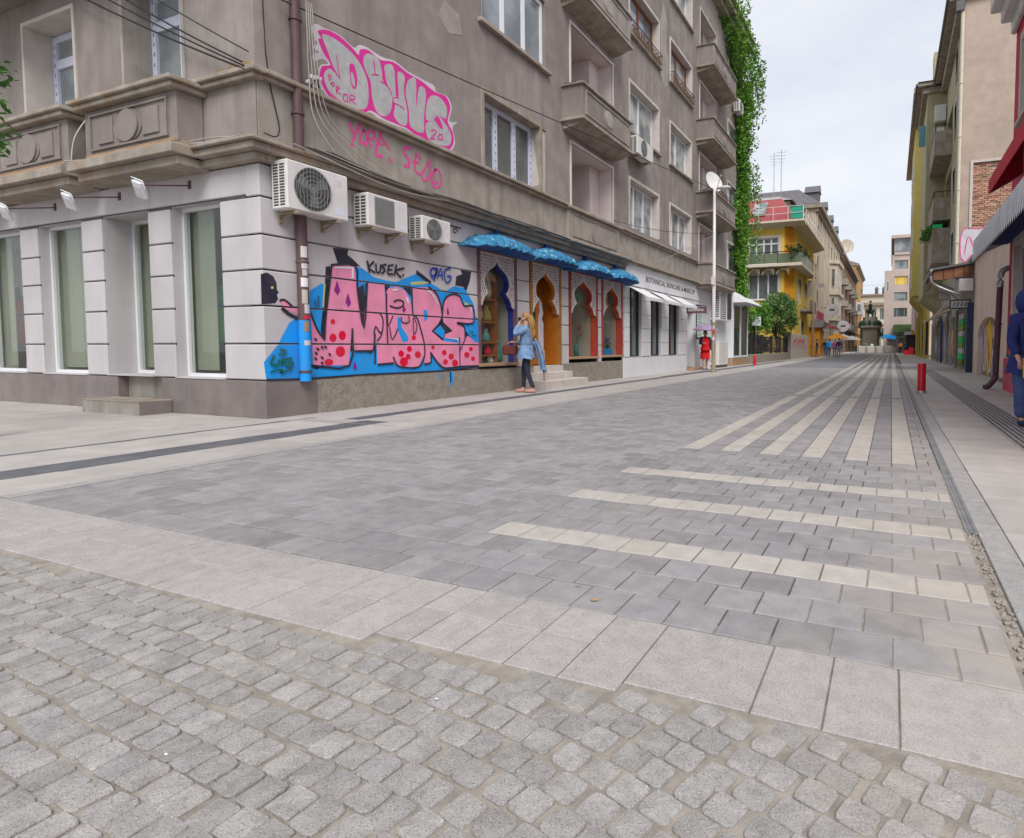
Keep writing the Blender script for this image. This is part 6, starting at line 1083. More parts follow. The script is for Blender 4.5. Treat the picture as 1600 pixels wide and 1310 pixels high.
# ornate beige building
mat('beige_wall', (.56, .49, .39), (.47, .41, .325), scale=1.0, rough=.9, streak=(.33, .28, .22), streak_amt=.45); mat('slate_roof', (.16, .155, .165), (.12, .115, .12), scale=3, rough=.8); mat('brown_wall', (.30, .19, .13), (.24, .15, .10), scale=1.0, rough=.9, streak=(.2, .13, .09), streak_amt=.4); mat('ochre_wall', (.50, .26, .07), (.42, .215, .06), scale=.7, rough=.9); mat('pink_band', (.42, .06, .13), rough=.7)
def terrace(name, label, y0, y1, x, ztop, wallm, floors, ww, wh, bays, roofh=1.5, roofm='slate_roof', depth=14, ground=4.0, cornm='cornice_stone', pm='pane_dark', fm='trim_pale', side=True, surround='cream_trim', groundm=None):
    t = thing(name, label, 'building', (x, y0, 0)); q = MB(); ops_ = []
    us = [y0 + (y1 - y0) * (k + .5) / bays for k in range(bays)]
    for u in us:
        for z in floors: ops_.append((u - ww / 2, u + ww / 2, z, z + wh))
    gops = [(u - ww * .75, u + ww * .75, .3, ground - 1.0) for u in us]
    wall_open(q, 'x', x, y0, y1, ground, ztop, ops_, .25); q.quad((x, y0, ground), (x - depth, y0, ground), (x - depth, y0, ztop), (x, y0, ztop)); q.quad((x, y1, 0), (x - depth, y1, 0), (x - depth, y1, ztop), (x, y1, ztop)); q.build('wall', wallm, t)
    q = MB(); wall_open(q, 'x', x, y0, y1, 0, ground, gops, .3); q.quad((x, y0, 0), (x - depth, y0, 0), (x - depth, y0, ground), (x, y0, ground)); q.build('ground_floor', groundm or wallm, t)
    for u in us:
        for z in floors: window(t, 'x', x, u - ww / 2, u + ww / 2, z, z + wh, depth=.2, cols=2, transom=z + wh * .68, fm=fm, pm=pm, surround=surround, one=True, sw=.14, fw=.09)
        window(t, 'x', x, u - ww * .75, u + ww * .75, .3, ground - 1.0, depth=.2, cols=2, pm='pane_dark', fm='iron_dark', one=True, name='shop_window')
    q = MB(); q.box(x - .1, x + .25, y0, y1, ground - .15, ground); q.box(x - .1, x + .35, y0, y1, ground, ground + .14); q.box(x - .1, x + .3, y0 - .2, y1, ztop - .9, ztop - .5); q.box(x - .1, x + .65, y0 - .4, y1 + .2, ztop - .5, ztop); q.box(x - depth, x - .1, y0 - .4, y0 + .05, ztop - .5, ztop); q.build('cornice', cornm, t, bevel=.03)
    q = MB(); q.add([(x + .5, y0 - .3, ztop), (x + .5, y1, ztop), (x - 2.2, y1, ztop + roofh), (x - 2.2, y0 + 1.8, ztop + roofh), (x - depth, y0 + 1.8, ztop + roofh), (x - depth, y0 - .3, ztop)], [(0, 1, 2, 3), (0, 3, 4, 5)]); r = q.build('roof', roofm, t)
    return t, r, us
Bg, rf_, us = terrace('beige_building', 'ornate beige building with cornices, oriel bay and dormers', 70.5, 104, -8.1, 17.0, 'beige_wall', [5.2, 9.2, 12.7], 1.3, 2.3, 8, 2.2)
for u in us[::2]: q = MB(); q.box(-9.3, -8.0, u - .8, u + .8, 17.0, 18.6); q.prism([(u - 1, 18.6), (u + 1, 18.6), (u, 19.5)], 'x', -9.6, -7.9); q.build('dormer', 'slate_roof', Bg)
q = MB(); q.prism([(-8.1, 86), (-7.0, 86.8), (-7.0, 94), (-8.1, 94.8)], 'z', 4.6, 12.3); q.prism([(-8.1, 86.6), (-7.4, 87.2), (-7.4, 93.6), (-8.1, 94.2)], 'z', 3.9, 4.6); q.prism([(-8.1, 85.7), (-6.75, 86.6), (-6.75, 94.2), (-8.1, 95.1)], 'z', 12.3, 12.8); q.prism([(-8.1, 85.7), (-6.75, 86.6), (-6.75, 94.2), (-8.1, 95.1)], 'z', 8.1, 8.6); ori = q.build('oriel', 'beige_wall', Bg)
for z in (5.3, 9.2):
    for y in (87.6, 89.6, 91.6): window(Bg, 'x', -7.0, y, y + 1.3, z, z + 2.4, depth=-.02, cols=2, transom=z + 1.7, pm='pane_dark', fm='trim_pale', one=True)
    q = MB(); window(Bg, 'y', 86.35, -7.75, -7.3, z, z + 2.4, depth=-.12, cols=1, pm='pane_dark', fm='trim_pale', one=True)
q = MB(); q.box(-8.1, -7.85, 71, 78, 4.05, 5.1); q.build('sign_band', 'pink_band', Bg)
for k in range(7): q = MB(); q.box(-8.1, -7.95, 70.7 + 4.78 * k, 71.1 + 4.78 * k, 4.2, 16.0); q.build('pilaster', 'beige_wall', Bg)
Bb, rb_, us = terrace('brown_building', 'dark brown building with red roof beyond the beige one', 104.5, 150, -8.0, 16.6, 'brown_wall', [4.8, 8.2, 11.8], 1.5, 1.9, 8, 3.4, 'brown_wall')
for y in (108, 118, 129, 139):
    for z in (4.9, 8.4, 12.0): q = MB(); q.box(-8.0, -7.0, y - 1.6, y + 1.6, z - .6, z + .35); q.build('balcony', 'stucco_pale', Bb)
Bo, ro_, us = terrace('ochre_building', 'ochre orange building with a white enclosed balcony', 150.5, 186, -8.0, 20.5, 'ochre_wall', [5, 9, 13, 16.8], 1.8, 2.2, 6, 1.2)
q = MB(); q.box(-8, -6.6, 152, 160, 8.6, 11.6); wb = q.build('enclosed_balcony', 'pvc', Bo); window(Bo, 'y', 152, -7.7, -6.9, 9.4, 11.1, depth=-.03, cols=2, pm='pane_dark')
q = MB(); q.box(-20, -8.05, 150.3, 150.45, 0, 20); q.build('end_wall', 'ochre_wall', Bo)
dish((-8.2, 122, 20.2), 1.35, (.45, -.85, .2), 'huge beige satellite dish standing on the brown building roof', 'beige_wall', pole=[(-8.4, 122.3, 18.6), (-8.5, 122.4, 16.6)])
# second pole with street sign, shop signs and parasols far down the left side
t = thing('street_pole', 'tall grey pole with small street sign in front of the yellow house', 'pole', (-7.1, 60.5, 0)); m = MB(); m.lathe([(.16, 0), (.14, 2), (.10, 10), (0, 10)], (-7.1, 60.5, 0), 10); m.build('shaft', 'bracket_metal', t); m = MB(); m.box(-7.6, -7.15, 60.3, 60.36, 5.8, 7.4); m.build('sign_box', 'stucco', t); m = MB(); m.box(-7.0, -6.2, 60.3, 60.34, 7.0, 7.06); m.box(-6.6, -6.1, 60.3, 60.34, 6.7, 7.0); m.build('street_sign', 'steel', t)
t = thing('kiosk', 'orange wooden kiosk with dark roof on the far left pavement', 'kiosk', (-7.3, 66, 0)); m = MB(); m.box(-8, -6.9, 65, 68, 0, 3.0); m.build('body', 'orange_wall', t); m = MB(); m.prism([(64.6, 3.0), (68.4, 3.0), (66.5, 3.8)], 'x', -8.2, -6.6); m.build('roof', 'slate_roof', t); m = MB(); m.prism([(-6.9, 3.3), (-5.4, 2.9), (-5.4, 3.0), (-6.9, 3.45)], 'y', 68.5, 72); m.build('canopy', 'flower_red', t)
for i, (x, y, z, r, mm, lb) in enumerate(((-6.7, 76, 5.4, .75, 'paint_halo', 'large round white hanging shop sign on the beige building'), (-6.4, 90, 3.9, .8, 'paint_halo', 'oval white hanging shop sign further down the left side'))):
    t = thing('round_sign', lb, 'sign', (x, y, z)); m = MB(); m.cyl((x, y - .05, z), (x, y + .05, z), r, n=22); m.build('disc', mm, t); m = MB(); m.tube([(-8.1, y, z + r * .4), (x, y, z + r * .4)], .04, 5); m.build('bracket', 'iron_dark', t); m = MB(); m.box(x - r * .4, x + r * .4, y - .056, y - .051, z - r * .12, z + r * .2); m.build('mark', 'cable_dark', t)
def parasol(x, y, m, label, h=2.6, r=1.5):
    t = thing('parasol', label, 'parasol', (x, y, 0), 'cafe parasols far down the street'); q = MB(); q.tube([(x, y, 0), (x, y, h)], .04, 5); q.build('pole', 'steel', t); q = MB(); q.lathe([(r, h - .6), (r * .5, h - .2), (.02, h + .05)], (x, y, 0), 8); q.build('canopy', m, t)
parasol(-6.0, 84, 'paint_halo', 'white cafe parasol below the oval sign'); parasol(-6.3, 78, 'orange_wall', 'orange cafe parasol on the far left pavement'); parasol(-5.6, 96, 'stucco_pale', 'grey cafe parasol behind the group of walkers'); parasol(2.3, 108, 'leaf_dark', 'green cafe parasol below the modern office block', 3.0, 2.0); parasol(1.0, 112, 'pot_teal', 'teal cafe parasol beside the green one', 3.0, 1.8)
# stone barriers closing the far end
for i, (a, b) in enumerate(((-4.95, -3.75), (-3.65, -2.4), (-2.3, -1.2), (-1.15, .15))):
    t = thing('concrete_barrier', ['leftmost concrete block closing the far street end', 'second concrete block from the left at the street end', 'third concrete block at the street end', 'rightmost long concrete block below the blue awning'][i], 'barrier', ((a + b) / 2, 100, 0), 'concrete blocks across the street end'); m = MB(); m.cbox(a, b, 99.6, 100.4, 0, 1.1, .06); m.build('block', 'trim_pale' if i < 3 else 'stucco_pale', t); m = MB(); m.box(a + .15, a + .25, 99.58, 99.595, .1, 1.0); m.build('slot', 'stucco', t)
t = thing('market_stall', 'market stall with bright blue roof behind the barriers', 'stall', (-.6, 105, 0)); m = MB(); m.prism([(-1.5, 2.5), (.6, 2.1), (.6, 2.7), (-1.1, 3.0)], 'y', 104, 107); m.build('canopy', 'paint_blue', t); m = MB(); [m.tube([(x, y, 0), (x, y, 2.6)], .05, 5) for x in (-1.7, .8) for y in (104.2, 106.8)]; m.build('post', 'steel', t); m = MB(); m.box(-1.7, .7, 104.6, 106.6, 0, 1.0); m.build('counter', 'stucco', t)
# monument, cream palace, modern office block
mat('bronze_green', (.10, .20, .17), (.07, .15, .12), rough=.6); mat('cream_wall', (.66, .62, .50), (.60, .56, .45), rough=.85); mat('mod_wall', (.52, .43, .38), (.47, .385, .34), scale=.6, rough=.8)
t = thing('monument', 'stone monument with green bronze figures at the street end', 'monument', (-4.4, 140, 0))
m = MB(); m.lathe([(3.2, 0), (3.2, 1.2), (2.0, 1.25), (2.0, 5.0), (2.5, 5.1), (2.5, 5.5), (1.5, 5.6), (1.5, 7.4), (0, 7.4)], (-4.4, 140, 0), 8, smooth=False); m.build('pedestal', 'cream_wall', t)
m = MB(); rnd = random.Random(6)
for k in range(12): a = k * .52; m.ball((-4.4 + 2.0 * math.cos(a), 140 + 2.0 * math.sin(a), 5.9 + .2 * (k % 2)), (.4, .4, .65), 8)
m.build('frieze_figures', 'bronze_green', t); m = MB(); m.ball((-4.4, 140, 8.6), (.9, 1.3, .55), 10); [m.cyl((-4.4 + sx * .4, 140 + sy * .8, 7.4), (-4.4 + sx * .4, 140 + sy * .8, 8.6), .16) for sx in (-1, 1) for sy in (-1, 1)]; m.cyl((-4.4, 139, 8.8), (-4.4, 138.2, 9.9), .35, .25); m.ball((-4.4, 138, 10.0), (.22, .5, .28), 8); m.cyl((-4.4, 140, 9.0), (-4.4, 140, 10.3), .42, .32); m.ball((-4.4, 140, 10.75), .27, 8); m.build('rider_statue', 'bronze_green', t)
t = thing('cream_palace', 'cream palace with attic statues closing the street view', 'building', (-5, 175, 0)); q = MB(); ops_ = [(-12.6 + 1.9 * k, -11.6 + 1.9 * k, z, z + 3) for k in range(9) for z in (3, 8.3)]; wall_open(q, 'y', 175, -14, 6, 0, 15.0, ops_, .4); q.build('wall', 'cream_wall', t)
for o in ops_: window(t, 'y', 175, *o, depth=.3, cols=2, pm='pane_dark', one=True, fm='trim_pale')
q = MB(); q.box(-14, 6, 174.2, 175.2, 12.2, 12.9); q.box(-14, 6, 174.5, 175.2, 6.9, 7.3); q.box(-14, 6, 174.4, 175.2, 14.8, 15.2); q.build('cornice', 'cornice_stone', t)
for x in (-8, -4, -2.2): q = MB(); q.lathe([(.5, 0), (.4, .8), (.5, 1.3), (.2, 1.9), (0, 2.0)], (x, 175, 15.2), 8); q.build('roof_statue', 'slate_roof', t)
bush('square_tree', 'small yellow green tree beside the monument', (-1.4, 132, 4.0), (1.4, 1.4, 1.3), 60, .3, 'leaf_bright', 9, light='leaf_bright')
MX0, MX1, MY = -1.35, 9, 112; t = thing('office_block', 'modern beige office block with strip windows and grey top storey', 'building', (MX0, MY, 0)); q = MB()
rows = [(5.9, 7.7), (8.6, 10.4), (11.3, 13.1), (14.0, 15.8)]
wall_open(q, 'y', MY, -.2, MX1, 3.2, 16.6, [(.2, 2.3, a + .2, b - .1) for a, b in rows], .3); q.quad((MX0, MY - .0, 3.2), (-.2, MY, 3.2), (-.2, MY, 14.0), (MX0, MY, 14.0)); q.quad((MX0, MY, 0), (MX0, MY + 40, 0), (MX0, MY + 40, 14), (MX0, MY, 14)); q.box(MX0 + .01, MX1, MY + .01, MY + 40, 0, 3.2); q.quad((-.2, MY, 14), (-.2, MY + 40, 14), (-.2, MY + 40, 16.6), (-.2, MY, 16.6)); q.build('wall', 'mod_wall', t)
for k, (a, b) in enumerate(rows): window(t, 'y', MY, .2, 2.3, a + .2, b - .1, depth=.2, cols=3, pm=['pane_green', 'pane_sky', 'yellow_wall', 'pane_sky'][k], fm='steel', split=[.25, .8])
q = MB(); q.box(.2, MX1, MY - .2, MY + 39, 16.6, 17.0); q.box(-.4, MX1, MY - .4, MY + 39, 19.4, 19.9); q.build('roof_slab', 'mod_wall', t); q = MB(); q.box(.1, MX1, MY + .2, MY + 38, 17.0, 19.4); q.build('top_storey', 'pane_sky', t)
q = MB(); q.prism([(MY, 4.6), (MY - 4, 3.2), (MY - 4, 3.4), (MY, 4.8)], 'x', .3, 8); q.build('awning', 'leaf_dark', t); window(t, 'y', MY, -1.0, -.6, 10.5, 12.2, depth=-.02, cols=1, pm='pane_dark')
t = thing('tower_crane', 'faint distant tower crane jib above the palace roof', 'crane', (-9, 420, 0)); m = MB(); m.box(-22, 6, 420, 420.6, 40.6, 41.4); m.build('jib', 'ac_white', t); m = MB(); m.box(10, 11.5, 420, 421.5, 0, 46); m.box(6, 16, 420, 420.6, 40.6, 41.4); m.build('mast', 'ac_white', t)
# ================================================================ RIGHT SIDE
mat('red_wall', (.58, .04, .085), (.46, .03, .065), scale=1.5, rough=.8); mat('red_base', (.60, .075, .13), (.66, .16, .19), scale=3, rough=.85, streak=(.45, .2, .2), streak_amt=.4); mat('red_canvas', (.62, .03, .06), (.54, .025, .05), scale=2, rough=.75)
mat('pink_plaster', (.80, .65, .57), (.72, .57, .49), scale=1.8, rough=.9, bump=.2, streak=(.45, .36, .30), streak_amt=.4); mat('tan_plaster', (.49, .39, .32), (.42, .335, .275), scale=2.2, rough=.95, bump=.4, bscale=14, large=.15); mat('olive_wall', (.42, .385, .24), (.36, .33, .205), scale=1.2, rough=.9, streak=(.25, .22, .15), streak_amt=.5)
mat('lemon_wall', (.58, .48, .14), (.52, .43, .12), scale=1.1, rough=.9, streak=(.4, .34, .13), streak_amt=.4); mat('brick_red', (.44, .20, .12), (.50, .33, .24), scale=9, rough=.9, bump=.3, tint=.3); mat('mortar', (.36, .32, .28), rough=1); mat('roof_wood', (.26, .115, .06), (.19, .08, .045), scale=5, rough=.7); mat('scallop_canvas', (.78, .80, .84), (.66, .69, .74), scale=5, rough=.8, streak=(.36, .4, .47), streak_amt=.5); mat('blue_cloth', (.028, .038, .17), (.018, .025, .12), scale=6, rough=.85, bump=1.0, bscale=9); mat('yellow_bag', (.72, .50, .02), rough=.6)
RX = 2.45; Rb = thing('red_shop_building', 'red shop building with white door surround and red canopy at the right edge', 'building', (RX, 12, 0))
q = MB(); wall_open(q, '-x', RX, 5.0, 16.05, 0, 9.0, [(13.2, 15.35, .78, 3.25, .25), (13.3, 15.3, 5.7, 7.6, .25)], .25); q.quad((RX, 16.05, 0), (RX + 8, 16.05, 0), (RX + 8, 16.05, 9), (RX, 16.05, 9)); q.build('wall', 'red_wall', Rb)
q = MB(); q.cbox(RX - .05, RX + .02, 5, 16.10, -.05, .74, .015); q.build('plinth', 'red_base', Rb); q = MB(); q.cbox(RX - .09, RX + .02, 5, 15.4, .742, .80, .01); q.build('ledge', 'trim_pale', Rb)
window(Rb, '-x', RX, 13.3, 15.3, .80, 3.2, depth=.12, cols=2, fm='lattice', pm='pane_green', surround='trim_pale', sw=.22, fw=.12); window(Rb, '-x', RX, 13.4, 15.2, 5.8, 7.5, depth=.12, cols=2, fm='pvc', pm='pane_dark', surround='trim_pale', sw=.2, sill='trim_pale')
q = MB(); q.box(RX - .12, RX, 5, 16.05, 8.0, 8.3); q.box(RX - .32, RX, 5, 16.1, 8.3, 8.6); q.box(RX - .52, RX, 5, 16.2, 8.6, 9.0); q.box(RX - .6, RX + 8, 5, 16.25, 9.0, 9.12); q.build('cornice', 'ac_white', Rb, bevel=.03)
t = thing('red_canopy', 'sloping red canvas canopy above the scalloped awning', 'awning', (RX, 12, 4.3)); y0, y1 = 6, 14.75; m = MB(); m.prism([(RX - .005, 5.25), (RX - .62, 4.52), (RX - .62, 4.49), (RX - .005, 5.2)], 'y', y0, y1); m.build('canvas', 'red_canvas', t); m = MB(); m.box(RX - .625, RX - .61, y0, y1, 4.22, 4.49); m.build('valance', 'red_canvas', t); m = MB(); m.add([(RX - .006, y1, 5.2), (RX - .61, y1, 4.48), (RX - .61, y1, 4.23), (RX - .006, y1, 4.6)], [(0, 1, 2, 3)]); m.build('end_panel', 'red_canvas', t)
m = MB(); m.tube([(RX, 14.5, 4.55), (RX - .3, 14.7, 4.4), (RX - .6, 14.72, 4.24)], .015, 5); m.build('arm', 'steel', t)
t = thing('scalloped_awning', 'grey blue striped awning with scalloped edge on the right', 'awning', (RX, 12, 3.4)); y1 = 16.2; m = MB(); m.prism([(RX - .005, 4.05), (RX - .72, 3.48), (RX - .72, 3.45), (RX - .005, 4.0)], 'y', 6, y1); m.build('canvas', 'scallop_canvas', t); m = MB(); n = 0; yy = y1
while yy > 7: 
    m.add([(RX - .722, yy, 3.48), (RX - .722, yy - .09, 3.48), (RX - .722, yy - .18, 3.48), (RX - .735, yy - .165, 3.03), (RX - .74, yy - .09, 2.94), (RX - .735, yy - .015, 3.03)], [(0, 1, 4, 5), (1, 2, 3, 4)]); yy -= .18
m.build('valance', 'scallop_canvas', t); m = MB(); m.add([(RX - .01, y1 - .01, 3.98), (RX - .71, y1 - .01, 3.44), (RX - .71, y1 - .01, 3.1), (RX - .01, y1 - .01, 3.4)], [(0, 1, 2, 3)]); m.build('end_panel', 'scallop_canvas', t); m = MB(); m.box(RX - .70, RX - .02, 6, y1 - .03, 3.36, 3.40); m.build('lining', 'blue_cloth', t)
t = thing('drainpipe', 'purple brown drainpipe with grey elbow at the corner of the red building', 'drainpipe', (2.26, 16.15, 0)); m = MB(); m.tube(smooth_line([(2.02, 16.0, .05), (2.12, 16.05, .10), (2.25, 16.12, .3), (2.26, 16.15, .6), (2.30, 16.17, 2.4)]), .068, 10); m.build('pipe', 'pipe_brown', t); m = MB(); m.tube(smooth_line([(2.30, 16.17, 2.38), (2.31, 16.17, 2.68), (2.40, 16.16, 2.8), (2.56, 16.16, 2.84)]), .075, 10); m.build('elbow', 'steel', t); m = MB(); m.cyl((2.28, 16.16, 1.5), (2.28, 16.16, 1.54), .085, n=12); m.build('clamp', 'pipe_brown', t)
# low pink plaster building with arched garage door
PXW = 2.88; Pb = thing('pink_annex', 'low pink plaster building with graffiti-covered arched door', 'building', (PXW, 21, 0)); q = MB(); AY0, AY1, AZ = 20.3, 24.9, 1.35
n = 16; ym = (AY0 + AY1) / 2; hw = (AY1 - AY0) / 2; arc = [(ym - hw * math.cos(math.pi * i / n), AZ + .62 * math.sin(math.pi * i / n)) for i in range(n + 1)]
q.quad((PXW, 16.06, 0), (PXW, AY0, 0), (PXW, AY0, 4.25), (PXW, 16.06, 4.25)); q.quad((PXW, AY1, 0), (PXW, 26.2, 0), (PXW, 26.2, 4.25), (PXW, AY1, 4.25)); q.add([(PXW, a, b) for a, b in arc] + [(PXW, a, 4.25) for a, b in arc], [(i, i + 1, n + 2 + i, n + 1 + i) for i in range(n)])
q.quad((PXW, AY0, AZ), (PXW, AY0, 0), (PXW + .3, AY0, 0), (PXW + .3, AY0, AZ)); q.quad((PXW, AY1, AZ), (PXW, AY1, 0), (PXW + .3, AY1, 0), (PXW + .3, AY1, AZ)); q.add([(PXW, a, b) for a, b in arc] + [(PXW + .3, a, b) for a, b in arc], [(i, i + 1, n + 2 + i, n + 1 + i) for i in range(n)]); q.quad((PXW, 26.2, 0), (PXW + 5, 26.2, 0), (PXW + 5, 26.2, 4.25), (PXW, 26.2, 4.25)); q.build('wall', 'pink_plaster', Pb)
q = MB(); q.prism([(PXW - .12, 4.25), (PXW + 5, 4.75), (PXW + 5, 4.85), (PXW - .12, 4.33)], 'y', 16.0, 33); q.build('roof', 'slate_roof', Pb)
q = MB(); q.prism([(AY0, 0)] + arc + [(AY1, 0)], 'x', PXW + .16, PXW + .22); gd = q.build('arched_door', 'ac_fan', Pb)
mat('spray_lilac', (.52, .42, .74), rough=.6); mat('spray_orange', (.88, .38, .08), rough=.6); mat('spray_gold', (.76, .54, .03), rough=.6)
DP = lambda o: (lambda u, v: (PXW + .158 - o, AY1 - u, v))
rnd = random.Random(12)
for i, (u, c, w) in enumerate(((.5, 'spray_lilac', .5), (1.0, 'spray_orange', .45), (1.6, 'spray_gold', .8), (2.2, 'spray_orange', .4), (2.7, 'spray_lilac', .55), (3.2, 'spray_orange', .4), (3.7, 'paint_white', .4), (4.0, 'paint_teal', .35))):
    m = MB(); ribbon(m, smooth_line([(u + rnd.uniform(-.1, .1), .25), (u - .15, .7), (u + .15, 1.1), (u, 1.5 + .15 * math.sin(u))]), w, DP(.002 * (i + 1))); m.build('spray_paint', c, gd)
m = MB(); ribbon(m, smooth_line([(.2, 1.3), (.3, .5), (.9, .2), (1.3, .6), (1.4, 1.2), (1.6, .4), (2.2, .2), (2.6, .8), (2.5, 1.3), (2.9, .4), (3.5, .2), (3.9, .9)]), .12, DP(.022)); m.build('spray_paint', 'paint_white', gd)
q = MB(); q.box(PXW - .03, PXW + .1, 16.3, 20.2, 0, .12); q.build('plinth', 'stucco', Pb)
# shed roof and the shop row beyond
t = thing('shed_roof', 'brown wooden lean-to roof with grey gutter over the right pavement', 'roof', (2.2, 27, 4)); 
m = MB(); m.prism([(1.42, 4.0), (2.9, 4.22), (2.9, 4.30), (1.42, 4.08)], 'y', 26.4, 31.5); m.build('sheeting', 'slate_roof', t)
for k in range(4): a = 1.46 + .36 * k; m = MB(); m.box(a + .012, a + .348, 26.5, 26.56, 3.62 + .04 * k, 3.99 + .05 * k); m.build('plank', 'roof_wood', t)
m = MB(); m.box(1.46, 1.52, 26.56, 31.4, 3.6, 4.0); m.build('fascia', 'roof_wood', t); m = MB(); m.tube([(1.38, 26.3, 4.0), (1.38, 31.5, 4.0)], .06, 7); m.tube(smooth_line([(1.38, 26.5, 3.95), (1.40, 26.5, 3.6), (1.7, 26.6, 3.35), (2.6, 26.6, 2.95)]), .05, 7); m.build('gutter', 'steel', t); m = MB(); m.tube([(1.75, 28, 3.62), (2.85, 28, 2.6)], .03, 5); m.build('strut', 'steel', t)
Sb = thing('shop_row', 'row of shuttered small shops under the olive apartment block', 'shop', (PXW, 35, 0)); q = MB(); ops_ = [(26.6 + 3.1 * k, 28.8 + 3.1 * k, .1, 2.5) for k in range(8)]; wall_open(q, '-x', PXW, 26.21, 52, 0, 4.6, ops_, .35); q.build('wall', 'stucco_pale', Sb)
for k, (a, b, c, d) in enumerate(ops_):
    q = MB(); q.box(PXW + .3, PXW + .34, a, b, c, d); sh = q.build('shutter', ['stucco_pale', 'ac_fan', 'trim_pale', 'stucco', 'cornice_stone', 'ac_white', 'stucco_pale', 'ac_fan'][k], Sb)
    if k == 0:
        for i in range(9): m = MB(); m.box(PXW - .10 - .004 * (i % 2), PXW - .02, 28.95, 30.7, .2 + i * .25, .43 + i * .25); m.build('sticker', ['leaf_bright', 'dress_green', 'paint_halo', 'flower_pink'][(i // 3 + i) % 4], sh)
    m = MB(); m.box(PXW - (.22 if k == 0 else .1), PXW - .001, (26.22 if k == 0 else b + .12), (26.42 if k == 0 else b + .34), 0, 2.7); m.build('pilaster', ['jamb_blue', 'stucco_pale', 'steel', 'trim_pale'][k % 4] if k else 'frame_navy', Sb)
    if k in (1, 3, 5): m = MB(); m.prism([(PXW, 2.95), (PXW - .9, 2.6), (PXW - .9, 2.66), (PXW, 3.05)], 'y', a - .2, b + .4); m.build('canopy', 'pink_plaster', Sb)
m = MB()
for k in range(5): ribbon(m, smooth_line([(45 + .9 * k, .5), (45.3 + .9 * k, 1.6), (45.5 + .9 * k, .8)]), .3, lambda u, v: (PXW - .003, u, v))
m.build('spray_paint', 'paint_halo', Sb)
for k, c in enumerate(('spray_orange', 'spray_lilac', 'paint_blue', 'paint_pink', 'spray_gold')):
    m = MB(); ribbon(m, smooth_line([(33.2 + 2.9 * k, .6), (33.4 + 2.9 * k, 1.7), (34.0 + 2.9 * k, 1.2), (34.2 + 2.9 * k, .7)]), .35, lambda u, v: (PXW - .105 if k == 0 else PXW - .012, u, v)); m.build('spray_paint', c, Sb)
m = MB(); m.box(2.05, 2.78, 26.3, 26.38, 2.46, 2.82); hs = thing('hanging_sign', 'dark framed hanging sign board below the lean-to roof', 'sign', (2.4, 26.3, 2.5)); m.build('board', 'iron_dark', hs); m = MB(); m.box(2.10, 2.73, 26.295, 26.299, 2.51, 2.77); m.build('face', 'steel', hs); m = MB(); 
for k in range(4): m.add([(2.16 + .13 * k, 26.292, 2.56), (2.20 + .13 * k, 26.292, 2.56), (2.26 + .13 * k, 26.292, 2.72), (2.22 + .13 * k, 26.292, 2.72)], [(0, 1, 2, 3)])
m.build('print', 'cable_black', hs)
q = MB(); q.cbox(2.32, 2.80, 25.9, 26.15, 3.12, 3.58, .02); tag(q.build('air_conditioner', 'ac_white'), 'white air conditioner above the hanging sign under the lean-to roof', 'air conditioner'); q = MB(); q.cbox(1.75, 2.15, 27.2, 27.6, 2.9, 3.3, .03); tag(q.build('lamp_box', 'stucco_pale'), 'pale box lamp under the lean-to roof', 'lamp'); q = MB(); q.add([(1.8, 26.9, 3.45), (2.25, 26.95, 3.25), (2.2, 27.2, 3.05), (1.75, 27.15, 3.25), (1.8, 26.95, 3.5), (2.25, 27.0, 3.3), (2.2, 27.25, 3.1), (1.75, 27.2, 3.3)], [(0, 1, 2, 3), (4, 7, 6, 5), (0, 4, 5, 1), (1, 5, 6, 2), (2, 6, 7, 3), (3, 7, 4, 0)]); tag(q.build('floodlight', 'steel'), 'tilted grey floodlight under the lean-to roof', 'floodlight')
# olive apartment block with tan party wall
OB = thing('olive_apartment_block', 'olive apartment block with blank tan end wall and patch of bare brick', 'building', (2.9, 33, 0)); TZ = 17.4
q = MB(); BX0, BX1, BZ0, BZ1 = 3.42, 6.0, 6.7, 9.75; wall_open(q, 'y', 33, 2.9, 14, 0, TZ, [(BX0, BX1, BZ0, BZ1)], .10); q.build('end_wall', 'tan_plaster', OB)
q = MB(); q.box(BX0 - .12, BX0, 32.95, 33.05, BZ0, BZ1 + .12); q.box(BX0, BX1, 32.95, 33.05, BZ1, BZ1 + .12); q.build('patch_border', 'trim_pale', OB)
q = MB(); q.quad((BX0, 33.085, BZ0), (BX1, 33.085, BZ0), (BX1, 33.085, BZ1), (BX0, 33.085, BZ1)); bp = q.build('brick_patch', 'mortar', OB); rnd = random.Random(2); q = MB(); nr = 32
for r in range(nr):
    x = BX0 - (.13 if r % 2 else 0)
    while x < BX1:
        a, b = max(x, BX0), min(x + .25, BX1)
        if b - a > .05 and rnd.random() > .06: zz = BZ0 + r * .095; e = rnd.uniform(0, .05); q.box(a + .008, b - .008, 33.02 + e, 33.08, zz + .01 + rnd.uniform(-.004, .004), zz + .085)
        x += .26
q.build('bricks', 'brick_red', bp, kind='stuff')
m = MB(); bl = [tuple(p) for p in smooth_line([(2.98, 5.35), (2.96, 6.2), (3.15, 6.68), (3.7, 6.62), (4.2, 6.66), (4.75, 6.2), (4.5, 5.6), (4.0, 5.2), (3.5, 5.42), (3.2, 5.1), (2.98, 5.35)])[:-1]]
